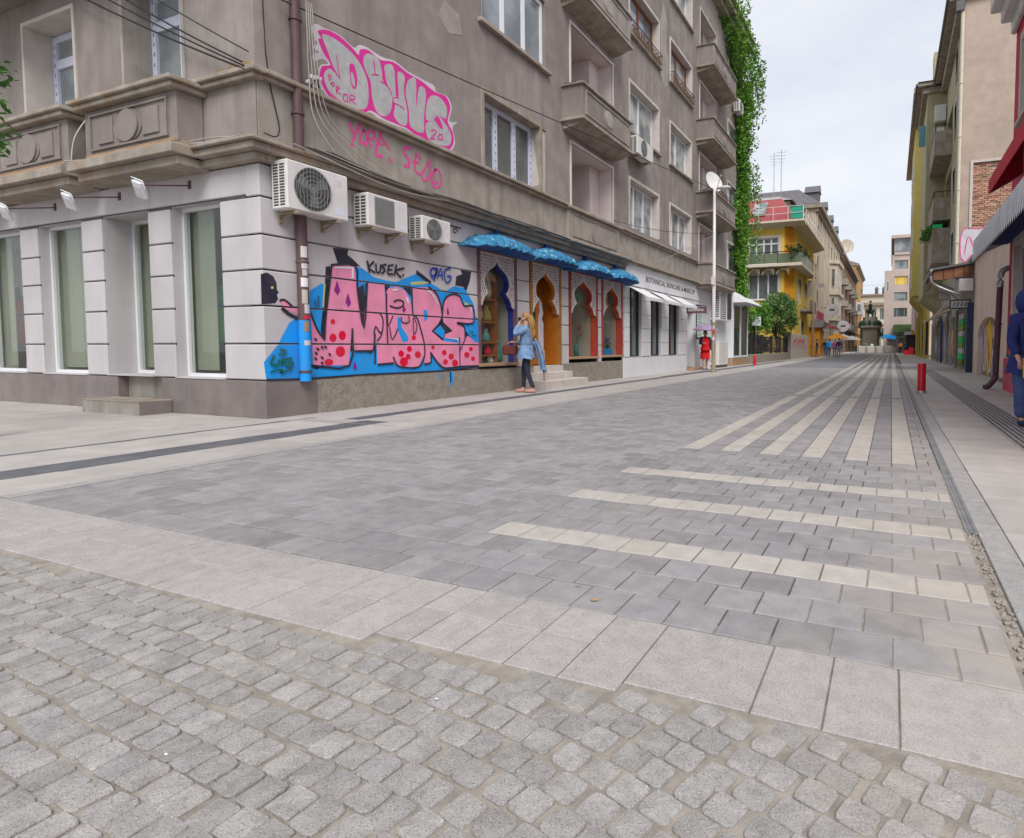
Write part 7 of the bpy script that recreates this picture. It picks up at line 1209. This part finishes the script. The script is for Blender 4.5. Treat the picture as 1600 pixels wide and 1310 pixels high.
m.prism(bl, 'y', 32.992, 32.998); m.build('spray_paint', 'paint_halo', OB); m = MB(); ribbon(m, [(u, v) for u, v in bl], .05, lambda u, v: (u, 32.989, v)); ribbon(m, smooth_line([(3.15, 5.5), (3.3, 6.3), (3.55, 5.7)]), .05, lambda u, v: (u, 32.987, v)); ribbon(m, smooth_line([(3.75, 5.6), (4.1, 6.2), (4.2, 5.7), (3.9, 5.55)]), .05, lambda u, v: (u, 32.985, v)); m.build('spray_paint', 'paint_tagpink', OB)
q = MB(); ops_ = [(33.9, 35.0, z, z + 1.9) for z in (5.2, 8.6, 12.0, 14.9)] + [(35.9, 37.2, z, z + 1.9) for z in (5.2, 8.6, 12.0, 14.9)] + [(38.4, 42.2, z, z + 2.6, .9) for z in (5.3, 8.5, 12.0)]; wall_open(q, '-x', 2.9, 33, 43, 4.6, TZ, ops_, .25); q.quad((1.8, 43, 4.3), (2.9, 43, 4.3), (2.9, 43, TZ), (1.8, 43, TZ)); q.box(1.8, 6, 43.001, 50, 4.3, TZ); q.prism([(1.8, 4.3), (2.9, 4.3), (2.9, 3.4)], 'y', 43.05, 49.9); q.build('wall', 'olive_wall', OB)
for o in ops_[:8]: window(OB, '-x', 2.9, o[0], o[1], o[2], o[3], depth=.12, cols=2, pm='pane_curtain', surround='trim_pale', sw=.12)
for o in ops_[8:]: window(OB, '-x', 2.9, o[0] + .1, o[1] - .1, o[2], o[3], depth=.85, cols=3, pm='pane_dark', fm='pvc')
for z0, z1 in ((5.9, 7.7), (8.3, 9.4), (11.9, 13.1)):
    q = MB(); q.box(2.0, 2.9, 38.2, 42.95, z0 - .15, z0); q.box(2.0, 2.12, 38.2, 42.95, z0, z1); q.box(2.12, 2.9, 38.2, 38.32, z0, z1); bb = q.build('balcony', 'cornice_stone', OB); q = MB(); q.tube([(2.9, 38.26, z1 + .35), (2.06, 38.26, z1 + .35), (2.06, 42.9, z1 + .35)], .025, 5); [q.tube([(x, y, z1), (x, y, z1 + .35)], .02, 5) for x, y in ((2.06, 38.26), (2.5, 38.26), (2.06, 40.5))]; q.build('railing', 'iron_dark', bb)
q = MB(); q.box(2.2, 14, 32.8, 43, TZ, TZ + .25); q.box(2.55, 2.9, 33, 43, TZ - .5, TZ); q.box(1.2, 6, 42.6, 50.4, TZ, TZ + .25); q.box(1.5, 2.9, 42.85, 50.1, TZ - .4, TZ); q.build('eaves', 'cornice_stone', OB, bevel=.02); q = MB(); q.tube([(2.15, 32.7, TZ + .12), (2.15, 43, TZ + .12)], .08, 7); q.tube([(1.15, 42.6, TZ + .12), (1.15, 50.4, TZ + .12)], .08, 7); q.box(2.5, 2.86, 32.72, 33.0, TZ - .55, TZ - .1); q.build('gutter', 'slate_roof', OB); q = MB(); q.add([(1.2, 42.5, TZ + .25), (6, 42.5, TZ + .25), (6, 50, TZ + .25), (1.2, 50, TZ + .25), (4, 46, TZ + 1.6)], [(0, 1, 4), (1, 2, 4), (2, 3, 4), (3, 0, 4)]); q.build('roof', 'slate_roof', OB); q = MB(); q.box(2.2, 3.0, 45, 46, TZ + .2, TZ + 3.0); q.build('chimney', 'olive_wall', OB)
t = thing('drainpipe', 'cream drainpipe running down the edge of the tan end wall', 'drainpipe', (2.8, 32.9, 0)); m = MB(); m.tube([(2.80, 32.9, 4.5), (2.80, 32.9, TZ - .4)], .085, 8); m.build('pipe', 'cream_trim', t)
for z in (6, 8.5, 11, 13.5): m = MB(); m.cyl((2.80, 32.9, z), (2.80, 32.9, z + .06), .11, n=10); m.build('clamp', 'cream_trim', t)
for i, z in enumerate((13.7, 15.1)): q = MB(); q.cbox(2.2, 2.85, 42.55, 42.98, z, z + 1.0, .02); tag(q.build('air_conditioner', 'ac_white'), ['lower white air conditioner on the side of the olive wing', 'upper white air conditioner on the side of the olive wing'][i], 'air conditioner')
t = thing('balcony_plants', 'green potted plants hanging over the lower olive balcony', 'plant', (1.95, 40, 7.7)); l = MB(); rnd = random.Random(14)
for k in range(34): leaves(l, (1.9 + rnd.uniform(-.25, .4), 38.4 + rnd.uniform(0, 4.4), 7.75 + rnd.uniform(-.5, .35) * (1 if k % 2 else .4)), (.25, .35, .22), 14, .14, .22, rnd)
l.build('foliage', 'leaf_green', t); m = MB(); m.box(2.02, 2.5, 38.22, 41, 7.70, 7.92); m.build('planter', 'dress_green', t)
q = MB(); q.add([(1.35, 43.4, 13.9), (1.75, 43.4, 13.9), (1.75, 43.4, 15.2), (1.35, 43.4, 15.2), (1.35, 43.5, 13.9), (1.75, 43.5, 13.9), (1.75, 43.5, 15.2), (1.35, 43.5, 15.2)], [(0, 1, 2, 3), (4, 7, 6, 5), (0, 4, 5, 1), (1, 5, 6, 2), (2, 6, 7, 3), (3, 7, 4, 0)]); tag(q.build('poster_board', 'pot_teal'), 'small green and red poster board high on the olive wing', 'sign')
# lemon yellow building with rounded oriel, low shop, far clutter
t = thing('lemon_building', 'lemon yellow building with projecting oriel beyond the olive block', 'building', (2.7, 52, 0)); q = MB(); ops_ = [(53 + 3.6 * k, 54.6 + 3.6 * k, z, z + 2) for k in (0, 1, 5, 6) for z in (5.5, 9, 12.5, 16)]; wall_open(q, '-x', 2.7, 52, 78, 0, 20.5, ops_, .2); q.quad((2.7, 52, 4), (9, 52, 4), (9, 52, 20.5), (2.7, 52, 20.5)); q.prism([(2.7, 59), (1.6, 60.2), (1.6, 69), (2.7, 70.2)], 'z', 5.6, 20.5); q.prism([(2.7, 5.6), (1.6, 5.6), (2.0, 5.0), (2.7, 4.3)], 'y', 60.2, 69); q.build('wall', 'lemon_wall', t)
for o in ops_: window(t, '-x', 2.7, *o, depth=.12, cols=2, one=True, pm='pane_dark', surround='cream_trim')
for z in (6.4, 9.8, 13.2, 16.4):
    for y in (61, 63.7, 66.4): window(t, '-x', 1.6, y, y + 1.6, z, z + 2, depth=-.02, cols=2, one=True, pm='pane_dark')
q = MB(); q.box(1.2, 9, 51.8, 78.3, 20.5, 20.9); q.build('eaves', 'cornice_stone', t); q = MB(); [q.box(2.5, 2.7, y, y + .6, 0, 4.3) for y in (57, 63, 69, 75)]; q.build('pilaster', 'lemon_wall', t)
for k in range(4): window(t, '-x', 2.7, 53.5 + 6 * k, 56.3 + 6 * k, .3, 3.2, depth=-.03, cols=2, one=True, pm='pane_dark', fm='iron_dark', name='shop_window')
t = thing('lilac_shopfront', 'low building with lilac banner at the far right', 'building', (2.9, 80, 0)); q = MB(); q.box(2.9, 9, 79, 108, 0, 7.2); q.build('wall', 'pink_plaster', t); q = MB(); q.box(2.6, 2.7, 80, 84, 2.6, 6.4); q.build('banner', 'spray_lilac', t)
t = thing('newsstand', 'dark newsstand with orange sign at the far right', 'kiosk', (2.3, 84, 0)); q = MB(); q.box(1.7, 2.88, 84, 87, 0, 2.5); q.build('body', 'iron_dark', t); q = MB(); q.box(1.5, 2.9, 83.5, 87.2, 2.5, 2.9); q.build('roof', 'paint_halo', t); q = MB(); q.box(2.3, 2.9, 83.4, 83.5, 2.5, 3.1); q.build('sign', 'orange_wall', t)
q = MB(); q.cbox(1.35, 1.9, 80, 80.5, 0, .55, .03); tag(q.build('crate', 'bollard_red'), 'small red crate on the far right pavement', 'crate'); q = MB(); q.cbox(1.95, 2.5, 80.3, 80.8, 0, .9, .03); tag(q.build('crate', 'bollard_red'), 'taller red crate next to the newsstand', 'crate')

# ================================================================ PEOPLE
mat('skin', (.55, .31, .22), (.50, .28, .19), scale=12, rough=.55); mat('hair_blond', (.44, .27, .11), (.33, .18, .07), scale=40, rough=.5, streak=(.22, .11, .035), streak_amt=.8, sscale=22, bump=.5, bscale=120); mat('hair_dark', (.05, .035, .025), rough=.5); mat('denim', (.16, .27, .44), (.11, .20, .36), scale=7, rough=.9, bump=.3, bscale=40); mat('denim_pale', (.24, .37, .56), (.13, .23, .40), scale=9, rough=.9, bump=1.0, bscale=11, streak=(.10, .18, .32), streak_amt=.5, sscale=5); mat('leggings', (.03, .035, .06), rough=.8); mat('leather_brown', (.15, .035, .03), (.11, .03, .025), scale=9, rough=.45); mat('red_dress', (.68, .01, .015), (.58, .008, .012), scale=5, rough=.8); mat('navy_coat', (.025, .04, .10), rough=.85); mat('shoe_pink', (.50, .27, .23), rough=.7); mat('jeans', (.07, .11, .24), (.05, .08, .19), scale=5, rough=.9); mat('grey_cloth', (.16, .16, .17), rough=.9); mat('white_cloth', (.65, .64, .64), rough=.85); mat('umbrella_print', (.28, .30, .52), (.52, .20, .26), scale=5, rough=.5, contrast=(.42, .58)); mat('phone_black', (.015, .015, .02), rough=.2)
def skin(name, nodes, edges, m, parent, sub=2, root=0):
    """One continuous surface grown round a skeleton of joints: nodes = [(x, y, z, r)]."""
    me = bpy.data.meshes.new(name); me.from_pydata([n_[:3] for n_ in nodes], edges, []); o = bpy.data.objects.new(name, me); COL.objects.link(o)
    sk = o.modifiers.new('s', 'SKIN'); 
    for i, n_ in enumerate(nodes):
        r = n_[3]; me.skin_vertices[0].data[i].radius = (r if not isinstance(r, tuple) else r[0], r if not isinstance(r, tuple) else r[1]); me.skin_vertices[0].data[i].use_root = (i == root)
    sk.use_smooth_shade = True; sb = o.modifiers.new('u', 'SUBSURF'); sb.levels = sub; sb.render_levels = sub
    dg = bpy.context.evaluated_depsgraph_get(); nm = bpy.data.meshes.new_from_object(o.evaluated_get(dg)); bpy.data.objects.remove(o); bpy.data.meshes.remove(me)
    nm.name = name; nm.materials.clear(); nm.materials.append(MATS[m])
    for p in nm.polygons: p.use_smooth = True
    return link(name, nm, parent)
from mathutils import noise as mnoise
def folds(o, amp):      # cloth folds pushed into a garment's surface
    me = o.data; nr = [v.normal.copy() for v in me.vertices]
    for v, n_ in zip(me.vertices, nr):
        p = v.co; f = mnoise.noise(Vector((p.x * 9, p.y * 9, p.z * 16))) + .5 * mnoise.noise(Vector((p.x * 22 + 5, p.y * 22, p.z * 30))); v.co = p + n_ * max(f, -.12) * amp
def person(label, loc, rz, H, feet, hands, elbows=None, top='denim', legs='jeans', shoes='shoe_pink', hair='hair_blond', coat=.0, lean=(0, 0), knees=None, longhair=False, group=None, skirt=None, head_turn=0, hood=False, bulk=1.0, flare=1.0, hips=None, sub=2, legw=1.0):
    """Local axes: +y is forward, +x the person's right. feet/hands: {'l': (x, y, z), 'r': ...} in metres for a body of height H."""
    t = thing('person', label, 'person', loc, group); t.rotation_euler = (0, 0, rz); k = H / 1.70
    hip, ch, nk, hd = .90 * k, 1.30 * k, 1.46 * k, 1.60 * k; lx, ly = lean
    J = [(0, 0, hip, .115 * k), (lx * .4, ly * .4, 1.08 * k, .10 * k), (lx * .8, ly * .8, ch, .125 * k), (lx, ly, nk - .02 * k, .052 * k), (lx, ly + .012 * k, hd - .07 * k, .070 * k), (lx, ly + .018 * k, hd + .03 * k, .088 * k), (lx, ly + .01 * k, hd + .09 * k, .05 * k), (lx + math.sin(head_turn) * .09 * k, ly + .018 * k + math.cos(head_turn) * .094 * k, hd - .02 * k, .016 * k)]
    E_ = [(0, 1), (1, 2), (2, 3), (3, 4), (4, 5), (5, 6), (5, 7)]
    arms, legs_ = {}, {}
    for s, sg in (('r', 1), ('l', -1)):
        sh = Vector((lx * .85 + sg * .175 * k, ly * .85, 1.385 * k)); ha = Vector(hands[s]); mid = (sh + ha) / 2; d = ha - sh; L_ = min(d.length, .53 * k); bend = math.sqrt(max(0, (.275 * k) ** 2 - (L_ / 2) ** 2))
        el = Vector(elbows[s]) if elbows and s in elbows else mid + Vector((sg * .3, -.7, -.5)).normalized() * bend
        i = len(J); J += [(*sh, .058 * k), (*el, .040 * k), (*ha, .027 * k)]; E_ += [(2, i), (i, i + 1), (i + 1, i + 2)]; arms[s] = (sh, el, ha)
        f = (ha - el).normalized(); u = f.cross(Vector((0, 0, 1))); u = u.normalized() if u.length > .1 else Vector((1, 0, 0)); w = f.cross(u); j = len(J); p = ha + f * .07 * k; J.append((*p, (.030 * k, .017 * k))); E_.append((i + 2, j))
        for q_, (off, ln) in enumerate(((-.030, .068), (-.010, .078), (.010, .073), (.030, .058))):
            a = p + u * off * k + f * .012 * k; b = a + f * ln * .55 * k + w * .012 * k; c = b + f * ln * .35 * k + w * .03 * k; jj = len(J); J += [(*a, .0085 * k), (*b, .008 * k), (*c, .0065 * k)]; E_ += [(j, jj), (jj, jj + 1), (jj + 1, jj + 2)]
        a = ha + f * .03 * k - u * .035 * k; b = a + f * .03 * k - u * .022 * k + w * .015 * k; jj = len(J); J += [(*a, .010 * k), (*b, .008 * k)]; E_ += [(i + 2, jj), (jj, jj + 1)]
        hp = Vector((sg * .09 * k, 0, hip - .03 * k)); ft = Vector(feet[s]); kn = Vector(knees[s]) if knees and s in knees else (hp + ft) / 2 + Vector((0, .035 * k, .01 * k)); an = ft + Vector((0, -.02 * k, .09 * k))
        i = len(J); J += [(*hp, .085 * k), (*kn, .055 * k), (*an, .036 * k), (ft.x, ft.y + .10 * k, ft.z + .035 * k, .032 * k)]; E_ += [(0, i), (i, i + 1), (i + 1, i + 2), (i + 2, i + 3)]; legs_[s] = (hp, kn, an, ft)
    skin('body', J, E_, 'skin', t, sub)
    # clothes
    N_ = [(0, 0, hip + .06 * k, .10 * k * bulk), (lx * .4, ly * .4, 1.08 * k, .125 * k * bulk), (lx * .8, ly * .8, ch, .15 * k * bulk), (lx * .95, ly * .95, 1.40 * k, .085 * k * bulk)]; Q = [(0, 1), (1, 2), (2, 3)]
    for s in 'rl': sh, el, ha = arms[s]; i = len(N_); N_ += [(*sh, .078 * k * bulk), (*el, .060 * k * bulk), (*(el + (ha - el) * .88), .044 * k * bulk)]; Q += [(2, i), (i, i + 1), (i + 1, i + 2)]
    jk = skin('jacket', N_, Q, top, t, sub + (1 if sub > 1 else 0), 1); folds(jk, .016 * k)
    if coat:
        c = MB(); n = 18; prof = [(1.06 * k, .105, .09), (1.0 * k, .165, .135), (hip, .185 * flare, .15 * flare), (hip - coat * .5, .215 * flare, .175 * flare), (hip - coat, .225 * flare, .19 * flare)]; rnd = random.Random(int(H * 1000)); vs = []
        for z, rx, ry in prof:
            for i in range(n): a = 2 * math.pi * i / n; w = 1 + .05 * math.sin(i * 3.1) ; vs.append((lx * .3 + rx * k * bulk * w * math.cos(a), ly * .3 + ry * k * bulk * w * math.sin(a), z + (.02 * math.sin(i * 2.2) if z < hip - .05 else 0)))
        c.add(vs, [(r * n + i, r * n + (i + 1) % n, (r + 1) * n + (i + 1) % n, (r + 1) * n + i) for r in range(4) for i in range(n)], 0, True); c.build('coat_skirt', skirt or top, t, world=False)
    N_ = [(0, 0, hip + .05 * k, .125 * k)]; Q = []
    for s in 'rl': hp, kn, an, ft = legs_[s]; i = len(N_); N_ += [(*hp, .096 * k * max(1, legw * .8)), (*kn, .064 * k * legw), (*(an + Vector((0, 0, .0))), .046 * k * legw)]; Q += [(0, i), (i, i + 1), (i + 1, i + 2)]
    tr_ = skin('trousers', N_, Q, legs, t, sub + (1 if sub > 1 else 0)); folds(tr_, .009 * k)
    for s in 'rl':
        ft = legs_[s][3]; c = MB(); c.ball((ft.x, ft.y + .05 * k, ft.z + .04 * k), (.045 * k, .135 * k, .048 * k), 12); c.v = [(x, y, max(z, ft.z + .002)) for x, y, z in c.v]; c.build('shoe', shoes, t, world=False)
    hx, hy = lx, ly; c = MB(); c.ball((hx, hy - .004 * k, hd + .045 * k), (.098 * k, .105 * k, .098 * k), 14); c.v = [p if not (p[1] > hy + .055 * k and p[2] < hd + .07 * k) else (p[0], hy + .05 * k, p[2]) for p in c.v]
    if longhair: c.tube(smooth_line([(hx, hy - .06 * k, hd + .06 * k), (hx + .01, hy - .11 * k, hd - .05 * k), (hx + .015, hy - .13 * k, hd - .2 * k), (hx + .02, hy - .115 * k, hd - .34 * k)]), [.07 * k, .075 * k, .08 * k, .08 * k, .08 * k, .08 * k, .075 * k, .07 * k, .06 * k, .055 * k, .05 * k, .04 * k, .012 * k], 9)
    if longhair:
        for i in range(16):
            a = i * .39; c.tube(smooth_line([(hx + .07 * math.cos(a) * k, hy - .07 * k + .05 * math.sin(a) * k, hd + .05 * k), (hx + .085 * math.cos(a * 1.3) * k, hy - .13 * k + .045 * math.sin(a) * k, hd - .1 * k), (hx + .07 * math.cos(a + .5) * k + .01, hy - .13 * k + .05 * math.sin(a) * k, hd - (.26 + .012 * (i % 7)) * k), (hx + .05 * math.cos(a) * k + .015, hy - .12 * k + .05 * math.sin(a) * k, hd - (.36 + .016 * (i % 5)) * k)]), .013 * k, 5)
    c.build('hair', hair, t, world=False)
    if hood: c = MB(); c.ball((hx, hy - .03 * k, hd + .01 * k), (.15 * k, .15 * k, .19 * k), 14); c.build('hood', top, t, world=False)
    c = MB(); hz = hd + .012 * k
    ct, st_ = math.cos(head_turn), math.sin(head_turn)
    for sx in (-1, 1):
        ex, ey = sx * .032 * k, .088 * k; c.ball((hx + ex * ct + ey * st_, hy + .018 * k - ex * st_ + ey * ct, hz), (.012 * k, .008 * k, .008 * k), 6)
    c.box(hx + .08 * k * st_ - .02 * k, hx + .08 * k * st_ + .02 * k, hy + .018 * k + .082 * k * ct, hy + .018 * k + .092 * k * ct, hd - .062 * k, hd - .055 * k); c.build('face_features', 'hair_dark', t, world=False)
    c = MB(); [c.ball((hx + sx * .088 * k * ct, hy + .015 * k - sx * .088 * k * st_, hd), (.012 * k, .022 * k, .034 * k), 8) for sx in (-1, 1)]; c.build('ear', 'skin', t, world=False)
    return t
k = 1
lady = person('woman in oversized denim coat and dark leggings talking on the phone beside the blue awnings', (-7.30, 11.05, .0), math.radians(112), 1.70,
    {'r': (.09, .10, 0), 'l': (-.07, -.14, 0)}, {'l': (-.13, .12, 1.50), 'r': (.16, .30, 1.10)}, elbows={'l': (-.27, .20, 1.24), 'r': (.26, .04, 1.10)}, top='denim_pale', legs='leggings', shoes='shoe_pink', hair='hair_blond', coat=.16, skirt='denim_pale', longhair=True, bulk=1.18, flare=.98, head_turn=.15, legw=.92)
c = MB(); c.cbox(-.12, -.105, .08, .15, 1.49, 1.63, .004); o = c.build('phone', 'phone_black'); tag(o, 'black phone held to the ear of the woman in denim', 'phone'); o.location = lady.location; o.rotation_euler = lady.rotation_euler
t = thing('handbag', 'dark red leather handbag on the arm of the woman in denim', 'bag', lady.location); t.rotation_euler = lady.rotation_euler; c = MB(); c.cbox(.06, .22, .22, .54, .82, 1.03, .03); c.build('body', 'leather_brown', t, world=False); c = MB(); c.tube(smooth_line([(.14, .25, 1.0), (.15, .28, 1.14), (.15, .40, 1.14), (.14, .50, 1.0)]), .010, 6); c.build('strap', 'leather_brown', t, world=False)
t = thing('blue_jacket', 'light blue jacket hanging over the arm of the woman in denim', 'jacket', lady.location); t.rotation_euler = lady.rotation_euler; c = MB(); vs = []; n = 9
for j, z in enumerate((1.12, .95, .72, .46)):
    for i in range(n): a = i / (n - 1); vs.append((-.16 + .24 * a - .02 * j, -.17 - .06 * math.sin(a * 3) - .055 * j - .02 * math.sin(i * 2.1 + j), z + .05 * math.sin(i * 1.3) * (j == 3)))
c.add(vs + [(x + .01, y - .05, z) for x, y, z in vs], [(r * n + i, r * n + i + 1, (r + 1) * n + i + 1, (r + 1) * n + i) for r in range(3) for i in range(n - 1)] + [(4 * n + r * n + i, 4 * n + r * n + i + 1, 4 * n + (r + 1) * n + i + 1, 4 * n + (r + 1) * n + i) for r in range(3) for i in range(n - 1)], 0, True); c.build('cloth', 'denim_pale', t, world=False)
red = person('person in long red dress and dark open coat walking under an umbrella', (-7.42, 25.0, 0), math.radians(205), 1.66, {'r': (.08, .06, 0), 'l': (-.07, -.10, 0)}, {'r': (.12, .22, 1.16), 'l': (-.30, .05, .78)}, top='navy_coat', legs='skin', shoes='grey_cloth', hair='hair_dark', coat=.40, skirt='red_dress', bulk=1.25, flare=.80)
c = MB(); c.lathe([(.10, 1.42), (.19, 1.25), (.17, 1.05), (.22, .85)], (0, .06, 0), 14); c.build('dress_front', 'red_dress', red, world=False); c = MB(); c.cbox(-.38, -.18, -.12, .12, .36, .72, .03); c.build('shopping_bag', 'white_cloth', red, world=False)
u = thing('umbrella', 'blue and pink patterned umbrella held by the person in the red dress', 'umbrella', red.location); u.rotation_euler = red.rotation_euler; c = MB(); c.lathe([(.56, 1.70), (.52, 1.76), (.36, 1.86), (.16, 1.92), (.01, 1.94)], (.0, .08, 0), 8); c.build('canopy', 'umbrella_print', u, world=False); c = MB(); c.tube([(.13, .22, 1.08), (.01, .08, 1.97)], .008, 6); c.build('shaft', 'steel', u, world=False)
man = person('person in dark blue hooded coat and wide blue trousers at the right edge', (1.60, 8.92, 0), math.radians(200), 1.66, {'r': (.11, .10, 0), 'l': (-.09, -.10, 0)}, {'r': (.20, .14, .86), 'l': (-.3, .1, .86)}, top='blue_cloth', legs='jeans', shoes='navy_coat', hair='hair_dark', coat=.22, skirt='blue_cloth', hood=True, bulk=1.18, flare=.95, legw=1.7)
t = thing('yellow_bag', 'yellow shoulder bag carried by the person at the right edge', 'bag', (1.60, 8.70, 0)); c = MB(); c.cbox(1.50, 1.76, 8.58, 8.66, .60, .88, .02); c.build('body', 'yellow_bag', t); c = MB(); c.tube(smooth_line([(1.58, 8.65, .9), (1.62, 8.75, 1.2), (1.7, 8.8, 1.45)]), .012, 5); c.build('strap', 'yellow_bag', t)
for i, (x, y, rz, H, tp, lg_, lb) in enumerate(((-6.05, 62, 180, 1.72, 'hair_dark', 'jeans', 'walker in black top far down the left side'), (-5.6, 61, 10, 1.70, 'paint_blue', 'jeans', 'walker in bright blue jacket seen from behind'), (-5.15, 62, 170, 1.68, 'paint_tagpink', 'jeans', 'walker in pinkish top between the blue walkers'), (-4.7, 61, 0, 1.78, 'navy_coat', 'denim', 'tall walker in navy coat nearest the barriers'), (-6.75, 61, 90, 1.70, 'navy_coat', 'grey_cloth', 'person in navy top standing by the street pole'), (1.75, 90, 180, 1.7, 'paint_teal', 'navy_coat', 'person in teal top at the far right stall'), (1.2, 96, 0, 1.72, 'spray_orange', 'navy_coat', 'person in orange top beyond the red crates'), (-3.9, 104, 180, 1.75, 'grey_cloth', 'jeans', 'person in grey top behind the leftmost concrete block'), (-3.0, 106, 30, 1.7, 'white_cloth', 'navy_coat', 'person in white top behind the concrete blocks'), (-2.4, 105, 200, 1.7, 'leaf_dark', 'jeans', 'person in dark green top behind the concrete blocks'), (-4.5, 108, 90, 1.72, 'navy_coat', 'jeans', 'person in navy top near the monument'))):
    person(lb, (x, y, 0), math.radians(rz), H, {'r': (.09, .12, 0), 'l': (-.09, -.12, 0)}, {'r': (.27, -.05, .80), 'l': (-.27, .12, .82)}, top=tp, legs=lg_, shoes='navy_coat', hair='hair_dark', group='walkers far down the street', sub=1)
# leaves of a street tree reaching in at the left edge
t = thing('street_tree', 'green street tree branch reaching in at the left picture edge', 'tree', (-8.9, 3.2, 0)); rnd = random.Random(31); m = MB(); m.tube(smooth_line([(-9.1, 3.2, 0), (-9.05, 3.22, 1.6), (-9.0, 3.2, 3.0), (-8.95, 3.25, 4.4)]), .07, 8); m.tube([(-9.02, 3.2, 2.4), (-8.95, 3.18, 2.6), (-8.9, 3.15, 2.8)], .02, 5); m.build('trunk', 'bark', t); l = MB()
for k in range(110):
    a, b = rnd.uniform(0, 6.28), rnd.uniform(0, 1); r = .15 + .62 * math.sqrt(b); leaves(l, (-9.42 + r * math.cos(a) * .8, 3.2 + r * math.sin(a) * .6, 2.9 + rnd.uniform(-.5, 1.3)), (.12, .12, .1), 7, .07, .12, rnd)
l.build('crown', 'leaf_green', t)
